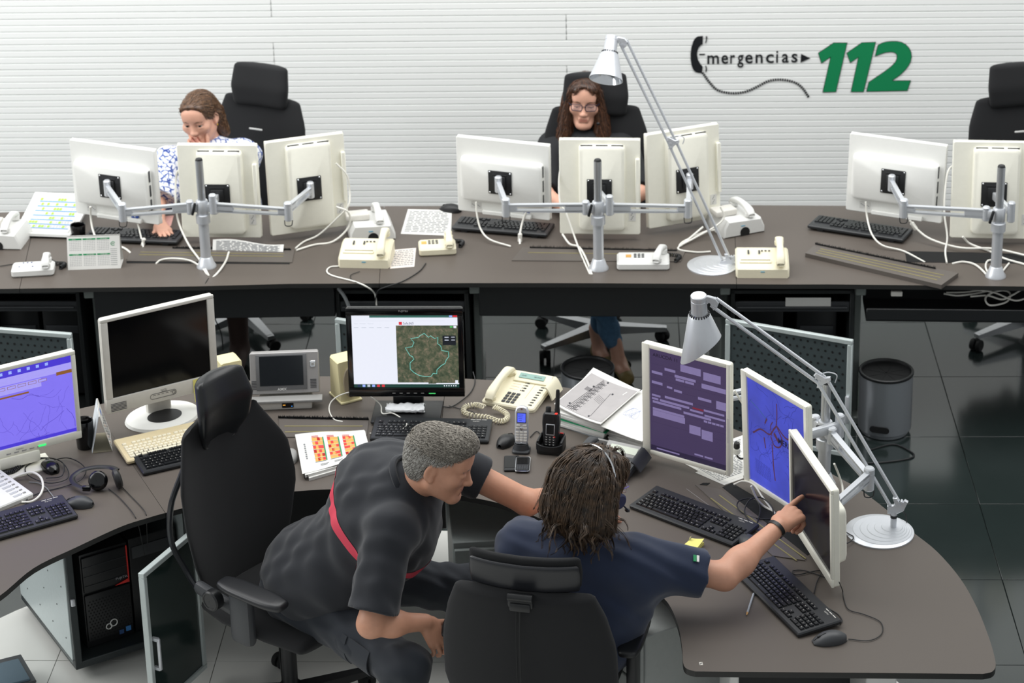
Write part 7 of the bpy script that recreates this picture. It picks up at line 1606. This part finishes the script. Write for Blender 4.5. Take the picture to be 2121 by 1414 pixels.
bs_ = SDF(); bs_.u(cap_(shR, elR, .050, .045)); bs_.u(cap_(elR, wrR, .046, .028), .02); bs_.u(ell_(elR*.72+wrR*.28, (.049, .049, .049)), .03)
fd = nrmz(tip-nS*-.004-wrR); bk = nrmz(np.cross(fd, (0.35, -.75, .55))); bk = V3(-.25, -.45, .85)
L_need = np.linalg.norm(tip-wrR); hsz = min(1.12, max(.9, L_need/.178))
y_ = nrmz(fd); z_ = nrmz(bk-y_*np.dot(bk, y_)); x_ = np.cross(y_, z_); off_ = x_*(-1)*.034*hsz
wr2 = wrR
tips = hand_sdf(bs_, wr2, nrmz(tip-(wr2+x_*(-1)*.030*hsz)), bk, [(2, 4, 4), (62, 70, 40), (66, 72, 42), (68, 72, 42)], side=-1, s=hsz, thumb=(22, 30, 25), spread=.6)
dt = tip+nS*.006-tips[0]
VFr = polygonise(bs_, .0042)
V_, F_ = VFr; wgt = np.clip(((V_-elR)@(wrR-elR))/np.dot(wrR-elR, wrR-elR), 0, 1)[:, None]; VFr = (V_+dt*wgt, F_)
elL = V3(.02, 7.08, .80); wrL = V3(.20, 7.24, .765); bs_ = SDF(); bs_.u(cap_(shL, elL, .050, .045)); bs_.u(cap_(elL, wrL, .045, .028), .02); hand_sdf(bs_, wrL, (.8, .5, 0), (0, 0, 1), [(15, 20, 15)]*4, side=1); VFl = polygonise(bs_, .006)
V, F = joinm([VFh, VFr, VFl]); bodypart('body', (V, F), M_skinp if False else mat('skin_b', '#d09a80', .5, var=.1, scale=45, bump=.05, bscale=300), pB)
eyes(pB, HB, 1.03)
wrm = wrR+dt*.9
po = SDF(); ax = nrmz(nek-V3(.14, 6.66, .52)); lat = nrmz(shR-shL); RB = bodyR(ax, lat)
po.u(ell_(V3(.175, 6.725, .84), (.205, .128, .22), RB)); po.u(ell_(V3(.16, 6.72, .66), (.195, .145, .22), RB), .09); po.u(cap_(shL+V3(.03, 0, -.01), shR+V3(-.03, 0, -.01), .075, .078), .07); po.u(cap_(nek+V3(0, 0, -.07), nek+V3(0, 0, -.005), .085, .068), .06)
sl = shR+(elR-shR)*.76; po.u(cut_(cap_(shR, elR, .084, .080), sl, elR-shR), .05); po.u(cap_(shR+V3(.03, 0, -.06), V3(.29, 6.72, .62), .07, .09), .08)
sl2 = shL+(elL-shL)*.75; po.u(cut_(cap_(shL, elL, .078, .078), sl2, elL-shL), .05)
VFp = polygonise(po, .0065, wrinkles(.0034, 60, (.4, .1, .6), 21)); bodypart('polo_shirt', VFp, M_polo, pB)
mb = MB(T(-Vector(pB.location))); a = nrmz(elR-shR); nb_ = V3(-.05, -.5, .86); nb_ = nrmz(nb_-a*np.dot(nb_, a)); c = sl-a*.045+nb_*.0835; side_ = np.cross(nb_, a); XB = Matrix(((a[0], side_[0], nb_[0], c[0]), (a[1], side_[1], nb_[1], c[1]), (a[2], side_[2], nb_[2], c[2]), (0, 0, 0, 1))); mb.box((-.006, 0, 0), (.011, .024, .004), r=.001, seg=1, mi=0, M=XB); mb.box((.0045, 0, .0003), (.009, .024, .004), r=.001, seg=1, mi=1, M=XB); mb.build('sleeve_badge', [M_green, M_white], pB)
tr = SDF(); tr.u(ell_(V3(.12, 6.72, .56), (.19, .16, .10))); tr.u(cap_(V3(.03, 6.76, .54), V3(.08, 7.14, .54), .095, .075), .06); tr.u(cap_(V3(.22, 6.72, .54), V3(.36, 7.06, .54), .095, .075), .06); tr.u(cap_(V3(.08, 7.14, .54), V3(.08, 7.12, .10), .072, .058), .03); tr.u(cap_(V3(.36, 7.06, .54), V3(.37, 7.02, .10), .072, .058), .03)
bodypart('trousers', polygonise(tr, .010), M_trou, pB)
for f in (V3(.08, 7.12, .1), V3(.37, 7.02, .1)):
    bt = SDF(); bt.u(cap_(f+V3(0, 0, .04), f+V3(0, 0, -.05), .056, .05)); bt.u(cap_(f+V3(0, 0, -.06), f+V3(.03, .13, -.07), .048, .036), .03); bt.sub(ell_(f+V3(0, .05, -.50), (.5, .5, .40)), .002); bodypart('shoe', polygonise(bt, .01), M_shoe, pB)
# wristband
mb = MB(T(-Vector(pB.location))); d = nrmz(wrR-elR); c = elR+(wrR-elR)*.93+dt*.93; X = T(c) @ align(d); mb.lathe([(.0335, -.007), (.0345, -.007), (.0345, .007), (.0335, .007), (.0335, -.007)], 32, M=X @ SC(1.02, .95, 1), cap=False); wb_ = mb.build('wristband', M_black, pB)
# hair: full volume down to the shoulders, then long wavy locks
hh = SDF(); E_ = lambda c, r: ell_(np.array(c), np.array(r))
hh.u(E_((0, -.024, .042), (.098, .116, .088))); hh.u(E_((0, .055, .078), (.066, .050, .040)), .03); hh.u(E_((0, -.075, -.03), (.108, .070, .10)), .05); hh.u(E_((0, -.078, -.09), (.118, .062, .058)), .05)
for q in (-1, 1): hh.u(cap_((q*.078, -.025, .02), (q*.102, -.05, -.085), .034, .042), .04)
hh.sub(cap_((-.2, .155, .02), (.2, .155, .02), .085), .01); hh.sub(E_((0, .12, -.075), (.14, .112, .13)), .01)
hhw = hh.xf(HB)
M_hb = hairmat('hair_brown', '#1d150f', '#4a3828', .38, 60); M_hb2 = hairmat('hair_brown_locks', '#20170f', '#5b4530', .5, 40)
VFc = polygonise(hhw, .006, wrinkles(.005, 70, (.5, .2, .3), 31)); hair = bodypart('hair', VFc, M_hb, pB)
Mi = np.array(HB); P0 = sample_surface(*VFc, 420, 3, keep=lambda c: (((c-hdB)@Mi[:3, 2]) > -.02))
lo = (P0-hdB)@Mi[:3, :3]; dirs = P0-(hdB+Mi[:3, :3]@V3(.01, .05, .12)); dirs /= np.linalg.norm(dirs, axis=1)[:, None]; rn = np.random.default_rng(8)
sv, sf = strands(P0, dirs, rn.uniform(.12, .21, len(P0)), hhw, .0015, 16, g=.16, wave=.25, lift=.007, seed=9, jitter=.03, kids=8, curl=.009, spread=.0042); bodypart('hair_locks', (sv, sf), M_hb2, hair, kind='stuff')
P0 = sample_surface(*VFc, 170, 6, keep=lambda c: (((c-hdB)@Mi[:3, 2]) < -.04)); dirs = np.tile(V3(0, -.1, -.6), (len(P0), 1))+rn.normal(0, .6, (len(P0), 3))
sv, sf = strands(P0, dirs, rn.uniform(.05, .10, len(P0)), hhw, .0015, 10, g=.10, wave=.4, lift=.006, seed=10, follow=False, jitter=.04, kids=8, curl=.010, spread=.0042); bodypart('hair_tips', (sv, sf), M_hb2, hair, kind='stuff')
# headset and glasses of that person
hd = thing('headset', 'slim headset with a dark blue ear pad on the long brown hair', 'headset', hdB); X = T(-Vector(hdB)) @ HB
mb = MB(X); mb.tube([(.110*math.cos(a), -.008, .03+.112*math.sin(a)) for a in np.linspace(-.15, PI+.15, 20)], .0032, 6, n=1, flat=.6); mb.build('headband', M_chrome, hd)
mb = MB(X @ T(.112, .016, -.012) @ RY(90)); mb.lathe([(.001, -.008), (.022, -.008), (.026, -.003), (.026, .005), (.020, .010), (.001, .010)], 26, cap=False); mb.build('ear_pad', mat('pad_blue', '#23284a', .5), hd)
mb = MB(X); mb.tube([(.114, .024, -.02), (.104, .07, -.055), (.075, .105, -.075), (.055, .118, -.08)], .0026, 7); mb.ell((.052, .120, -.081), (.010, .007, .007)); mb.build('microphone_boom', M_black, hd)
gl = thing('glasses', 'rimless glasses with purple temples on the long-haired person', 'glasses', hdB)
mb = MB(X); 
for q in (-1, 1): mb.tube([(q*.083, .0, .006), (q*.080, .05, .010), (q*.066, .098, .010)], .0016, 6)
mb.build('temple', mat('temple_purple', '#6a55b8', .35), gl)
mb = MB(X)
for q in (-1, 1): mb.tube([(q*.034+p[0], .106-abs(q*.034+p[0])**2*2.5, .0+p[1]) for p in rrect(.050, .034, .012)], .0012, 6, n=1, closed=True)
mb.tube([(-.01, .107, .004), (0, .111, .006), (.01, .107, .004)], .0012, 5); mb.build('rim', mat('rim_clear', '#b9b4c4', .2), gl)

# ------------------------------------------------------------------ the woman in the patterned blouse
def blouse_mat():
    m = bpy.data.materials.new('blouse_pattern'); m.use_nodes = True; nt = m.node_tree; p = nt.nodes['Principled BSDF']; tc = nt.nodes.new('ShaderNodeTexCoord')
    v = nt.nodes.new('ShaderNodeTexVoronoi'); v.feature = 'DISTANCE_TO_EDGE'; v.inputs['Scale'].default_value = 34
    n = nt.nodes.new('ShaderNodeTexNoise'); n.inputs['Scale'].default_value = 26; n.inputs['Detail'].default_value = 3; n.inputs['Distortion'].default_value = 1.5
    ad = nt.nodes.new('ShaderNodeMath'); ad.operation = 'MULTIPLY_ADD'; ad.inputs[1].default_value = 1.6
    r = nt.nodes.new('ShaderNodeValToRGB'); e = r.color_ramp.elements; e[0].position = .52; e[0].color = lin('#2d4690')+[1]; e[1].position = .66; e[1].color = lin('#e6e8ee')+[1]; x = e.new(.59); x.color = lin('#8b9fd0')+[1]
    nt.links.new(tc.outputs['Object'], v.inputs['Vector']); nt.links.new(tc.outputs['Object'], n.inputs['Vector']); nt.links.new(v.outputs['Distance'], ad.inputs[0]); nt.links.new(n.outputs['Fac'], ad.inputs[2])
    nt.links.new(ad.outputs[0], r.inputs[0]); nt.links.new(r.outputs[0], p.inputs['Base Color']); p.inputs['Roughness'].default_value = .8; return m
pC = thing('person', 'woman in a blue and white patterned blouse resting her chin on her hand', 'person', (-1.47, 10.55, 0), 0)
hdC = V3(*atz(413, 243, 1.135)); fwC = nrmz((-.22, -.92, -.17)); upC = nrmz((-.10, -.05, 1)); HC = frame(hdC, fwC, upC)
shA = V3(-1.66, 10.52, .925); shB_ = V3(-1.29, 10.60, .925); nek = V3(-1.455, 10.61, .985)
hc_ = head_sdf(1.0, .97, .96, .05).xf(HC); hc_.u(cap_(hdC-np.array(HC.to_3x3() @ Vector((0, .02, .06))), nek+V3(0, 0, -.02), .049, .056), .035)
VFh = polygonise(hc_, .0042)
mth = hdC+np.array(HC.to_3x3() @ Vector((0, .10, -.085)))
elC = V3(-1.56, 10.26, .765); wrC = mth+V3(.05, -.01, -.085)
bs_ = SDF(); bs_.u(cap_(shB_, V3(-1.36, 10.32, .765), .044, .040)); bs_.u(cap_(V3(-1.36, 10.32, .765), wrC, .040, .026), .02)
hand_sdf(bs_, wrC, mth+V3(-.035, -.018, .018)-wrC, (.1, -.9, -.1), [(18, 45, 25), (22, 50, 25), (26, 52, 25), (30, 55, 25)], side=1, s=.94, thumb=(45, 10, 10))
VF2 = polygonise(bs_, .0045)
elA = V3(-1.70, 10.28, .79); wrA = V3(-1.66, 10.12, .77); bs_ = SDF(); bs_.u(cap_(shA, elA, .044, .040)); bs_.u(cap_(elA, wrA, .040, .026), .02); hand_sdf(bs_, wrA, (.25, -.6, -.05), (0, 0, 1), [(15, 20, 15)]*4, side=1, s=.93); VF3 = polygonise(bs_, .005)
V, F = joinm([VFh, VF2, VF3]); hl = ((V[F].mean(1)-hdC)@np.array(HC)[:3, :3]); lipm = (np.abs(hl[:, 0]) < .020) & (hl[:, 2] < -.055) & (hl[:, 2] > -.078) & (hl[:, 1] > .086)
bodypart('body', (V, F), [M_skinp, M_lip], pC, lipm.astype(int)); eyes(pC, HC, 1.0, (-8, 4)); brow(pC, HC, 1.0, mat('brow_brown', '#5a3f2e', .7), .0028)
bl = SDF(); RC = bodyR(nek-V3(-1.42, 10.70, .5), shB_-shA); bl.u(ell_(V3(-1.46, 10.60, .80), (.195, .12, .22), RC)); bl.u(ell_(V3(-1.43, 10.66, .60), (.19, .14, .2), RC), .08); bl.u(cap_(shA+V3(.03, 0, 0), shB_+V3(-.03, 0, 0), .068, .068), .06); bl.u(cap_(nek+V3(0, 0, -.07), nek+V3(0, 0, -.03), .08, .07), .05)
s1 = shA+(elA-shA)*.85; bl.u(cut_(cap_(shA, elA, .072, .092), s1, elA-shA), .05); e2 = V3(-1.36, 10.32, .765); s2 = shB_+(e2-shB_)*.8; bl.u(cut_(cap_(shB_, e2, .072, .085), s2, e2-shB_), .05)
bodypart('blouse', polygonise(bl, .008, wrinkles(.006, 30, (.2, 0, .9), 41)), blouse_mat(), pC)
lg = SDF(); lg.u(ell_(V3(-1.42, 10.62, .56), (.18, .16, .09))); 
for q in (-1, 1): lg.u(cap_(V3(-1.42+q*.09, 10.58, .55), V3(-1.44+q*.1, 10.18, .54), .085, .065), .05); lg.u(cap_(V3(-1.44+q*.1, 10.18, .54), V3(-1.44+q*.1, 10.22, .08), .062, .045), .03); lg.u(cap_(V3(-1.44+q*.1, 10.22, .06), V3(-1.44+q*.1, 10.06, .045), .044, .035), .03)
bodypart('trousers', polygonise(lg, .010), mat('trousers_brown', '#4a3a36', .8), pC)
def cap_hair(pr, HM_, hd_, m1, m2, nloc, seed, subs=()):
    h_ = SDF()
    for g, k in pr: h_.u(g, k)
    for g, k in subs: h_.sub(g, k)
    hw_ = h_.xf(HM_ @ SC(m1 or 1, m1 or 1, m1 or 1)); VF = polygonise(hw_, .0055); return hw_, VF
E_ = lambda c, r: ell_(np.array(c), np.array(r))
hw_, VF = cap_hair([(E_((0, -.022, .037), (.084, .106, .086)), 0), (E_((0, .056, .076), (.064, .046, .036)), .03), (E_((0, -.075, -.02), (.070, .045, .08)), .04), (cap_((-.055, -.06, -.01), (-.080, -.065, -.12), .044, .028), .03)], HC, hdC, None, None, 0, 0, [(cap_((-.2, .150, .024), (.2, .160, .080), .080), .006), (E_((0, .105, -.06), (.10, .09, .11)), .01)])
M_hc = hairmat('hair_chestnut', '#33231a', '#6e4f38', .36, 60); M_hc2 = hairmat('hair_chestnut_locks', '#3a281d', '#8a6648', .32, 100)
hair = bodypart('hair', VF, M_hc, pC); Mi = np.array(HC); P0 = sample_surface(*VF, 900, 12); lo = (P0-hdC)@Mi[:3, :3]; tgt = hdC+Mi[:3, :3]@V3(-.05, -.11, -.03); dirs = tgt-P0; dirs /= np.linalg.norm(dirs, axis=1)[:, None]+1e-6
sv, sf = strands(P0, dirs, .07, hw_, .0015, 7, g=.05, lift=.003, seed=13, jitter=.08); bodypart('hair_locks', (sv, sf), M_hc2, hair, kind='stuff')
mb = MB(T(-Vector(pC.location)) @ HC); 
for q in (-1, 1): mb.ell((q*.083, -.004, -.043), (.004, .004, .005), 10, 6)
mb.build('earring', mat('gold', '#d8b45a', .25, metal=1), pC)

# ------------------------------------------------------------------ the woman with glasses and headset
M_top = mat('top_black', '#17191c', .8, bump=.2, bscale=900)
def denim():
    m = mat('denim_blue', '#5b83a8', .85, var=.35, scale=55, bump=.4, bscale=900); return m
pD = thing('person', 'woman with glasses, headset and long dark hair in black top and blue jeans', 'person', (.37, 10.5, 0), 0)
hdD = V3(*atz(1211, 206, 1.15)); fwD = nrmz((-.08, -.97, -.06)); upD = nrmz((.03, -.10, 1)); HD = frame(hdD, fwD, upD)
shA = V3(.19, 10.64, .92); shB_ = V3(.55, 10.60, .92); nek = V3(.365, 10.68, .985)
hd_ = head_sdf(1.05, .96, .96, .7).xf(HD); hd_.u(cap_(hdD-np.array(HD.to_3x3() @ Vector((0, .02, .06))), nek+V3(0, 0, -.02), .048, .055), .035); VFh = polygonise(hd_, .0042); VX = [VFh]
for sh_, el_, wr_ in ((shA, V3(.15, 10.33, .80), V3(.26, 10.14, .775)), (shB_, V3(.60, 10.30, .80), V3(.48, 10.12, .775))):
    bs_ = SDF(); bs_.u(cap_(sh_, el_, .042, .038)); bs_.u(cap_(el_, wr_, .038, .025), .02); hand_sdf(bs_, wr_, (.1, -.8, -.1), (0, 0, 1), [(18, 20, 15)]*4, side=1 if sh_ is shB_ else -1, s=.93); VX.append(polygonise(bs_, .0055))
for fx, fy in ((.487, 9.96), (.40, 10.12)):         # bare ankles
    bs_ = SDF(); bs_.u(cap_((fx-.02, fy+.05, .16), (fx, fy+.02, .05), .032, .034)); bs_.u(cap_((fx, fy+.02, .05), (fx+.02, fy-.05, .045), .034, .030), .02); bodypart('foot', polygonise(bs_, .006), M_skinp, pD)
V, F = joinm(VX); hl = ((V[F].mean(1)-hdD)@np.array(HD)[:3, :3]); lipm = (np.abs(hl[:, 0]) < .019) & (hl[:, 2] < -.060) & (hl[:, 2] > -.078) & (hl[:, 1] > .088) & (np.abs(V[F].mean(1)[:, 2]-1.08) < .2)
bodypart('body', (V, F), [M_skinp, M_lip], pD, lipm.astype(int)); eyes(pD, HD, 1.05, (0, -22)); brow(pD, HD, 1.05, mat('brow_dark', '#3a2a20', .7), .0028)
tp = SDF(); RC = bodyR(nek-V3(.38, 10.62, .5), shB_-shA); tp.u(ell_(V3(.37, 10.64, .80), (.19, .115, .22), RC)); tp.u(ell_(V3(.38, 10.60, .60), (.18, .13, .2), RC), .08); tp.u(cap_(shA+V3(.03, 0, 0), shB_+V3(-.03, 0, 0), .066, .066), .06)
for sh_, el_ in ((shA, V3(.15, 10.33, .80)), (shB_, V3(.60, 10.30, .80))): tp.u(cut_(cap_(sh_, el_, .068, .058), sh_+(el_-sh_)*.95, el_-sh_), .05)
bodypart('top', polygonise(tp, .009, wrinkles(.004, 26, (.2, 0, .9), 51)), M_top, pD)
mb = MB(T(-Vector(pD.location))); mb.box((.565, 10.46, .955), (.016, .012, .03), r=.003); mb.build('name_tag', M_white, pD)
lg = SDF(); lg.u(ell_(V3(.39, 10.54, .56), (.18, .16, .09))); 
for x0, x1, x2, y2, yk in ((.31, .36, .455, 10.02, 10.10), (.48, .47, .40, 10.17, 10.14)): lg.u(cap_((x0, 10.5, .55), (x1, yk, .53), .085, .068), .05); lg.u(cap_((x1, yk, .53), (x2, y2, .165), .066, .048), .03)
bodypart('jeans', polygonise(lg, .008, wrinkles(.004, 55, (.1, .2, .9), 61)), denim(), pD)
M_tan = mat('shoe_tan', '#8a7646', .6)
for fx, fy in ((.487, 9.96), (.40, 10.12)):
    bt = SDF(); bt.u(cap_((fx, fy+.06, .04), (fx+.03, fy-.08, .028), .040, .034)); bt.u(cap_((fx-.005, fy+.06, .03), (fx-.005, fy+.07, .075), .036, .03), .02); bt.sub(ell_((fx+.005, fy+.0, .115), (.034, .075, .05)), .006); bt.sub(ell_((fx, fy, -.5), (.6, .6, .502)), .002); bodypart('shoe', polygonise(bt, .006), M_tan, pD)
hw_, VF = cap_hair([(E_((0, -.020, .037), (.085, .107, .085)), 0), (E_((0, .056, .074), (.064, .046, .036)), .03), (E_((0, -.06, -.06), (.088, .055, .12)), .04), (cap_((.070, .025, .03), (.094, .075, -.22), .030, .044), .03), (cap_((-.070, .025, .03), (-.094, .075, -.22), .030, .044), .03)], HD, hdD, 1.05, None, 0, 0, [(cap_((-.2, .150, .020), (.2, .160, .014), .078), .006), (E_((0, .12, -.06), (.064, .10, .16)), .01)])
M_hd = hairmat('hair_dark_brown', '#1f140f', '#4e3324', .34, 60); M_hd2 = hairmat('hair_dark_locks', '#2a1a13', '#6d4730', .3, 100); hair = bodypart('hair', VF, M_hd, pD); Mi = np.array(HD)
P0 = sample_surface(*VF, 1200, 15); dirs = (P0-(hdD+Mi[:3, :3]@V3(0, .03, .12))); dirs /= np.linalg.norm(dirs, axis=1)[:, None]
sv, sf = strands(P0, dirs, .12, hw_, .0016, 9, g=.25, lift=.003, seed=16, jitter=.06, wave=.2); bodypart('hair_locks', (sv, sf), M_hd2, hair, kind='stuff')
X = T(-Vector(hdD)) @ HD
hd = thing('headset', 'black headset with microphone on the dark-haired woman’s head', 'headset', hdD)
mb = MB(X); mb.tube([(.088*math.cos(a), -.01, .03+.106*math.sin(a)) for a in np.linspace(-.25, PI+.25, 20)], .004, 6, n=1, flat=.6); mb.build('headband', M_black, hd)
for q in (-1, 1): mb = MB(X @ T(q*.092, .0, -.006) @ RY(90)); mb.lathe([(.001, -.012), (.024, -.012), (.028, -.006), (.028, .006), (.024, .012), (.001, .012)], 24, cap=False); mb.build('ear_pad', M_black, hd)
mb = MB(X); mb.tube([(-.096, .01, -.02), (-.092, .05, -.06), (-.075, .085, -.085)], .003, 6); mb.ell((-.072, .088, -.087), (.010, .007, .008)); mb.build('microphone_boom', M_black, hd)
gl = thing('glasses', 'dark rimmed glasses on the dark-haired woman’s face', 'glasses', hdD)
mb = MB(X)
for q in (-1, 1):
    mb.tube([(q*.034+p[0], .108-abs(q*.034+p[0])**2*2.5, .0+p[1]) for p in rrect(.052, .034, .010)], .0020, 6, n=1, closed=True); mb.tube([(q*.060, .100, .010), (q*.078, .06, .010), (q*.083, .0, .006)], .0018, 6)
mb.tube([(-.009, .109, .006), (0, .113, .008), (.009, .109, .006)], .0018, 5); mb.build('rim', mat('rim_navy', '#1d2036', .35), gl)
M_lens = mat('lens', '#dfe3f5', .05, trans=.0, alpha=.12)
mb = MB(X)
for q in (-1, 1): mb.add([(q*.034+p[0], .108-abs(q*.034+p[0])**2*2.5, p[1]) for p in rrect(.050, .032, .010)], [list(range(20))])
mb.build('lens', M_lens, gl)
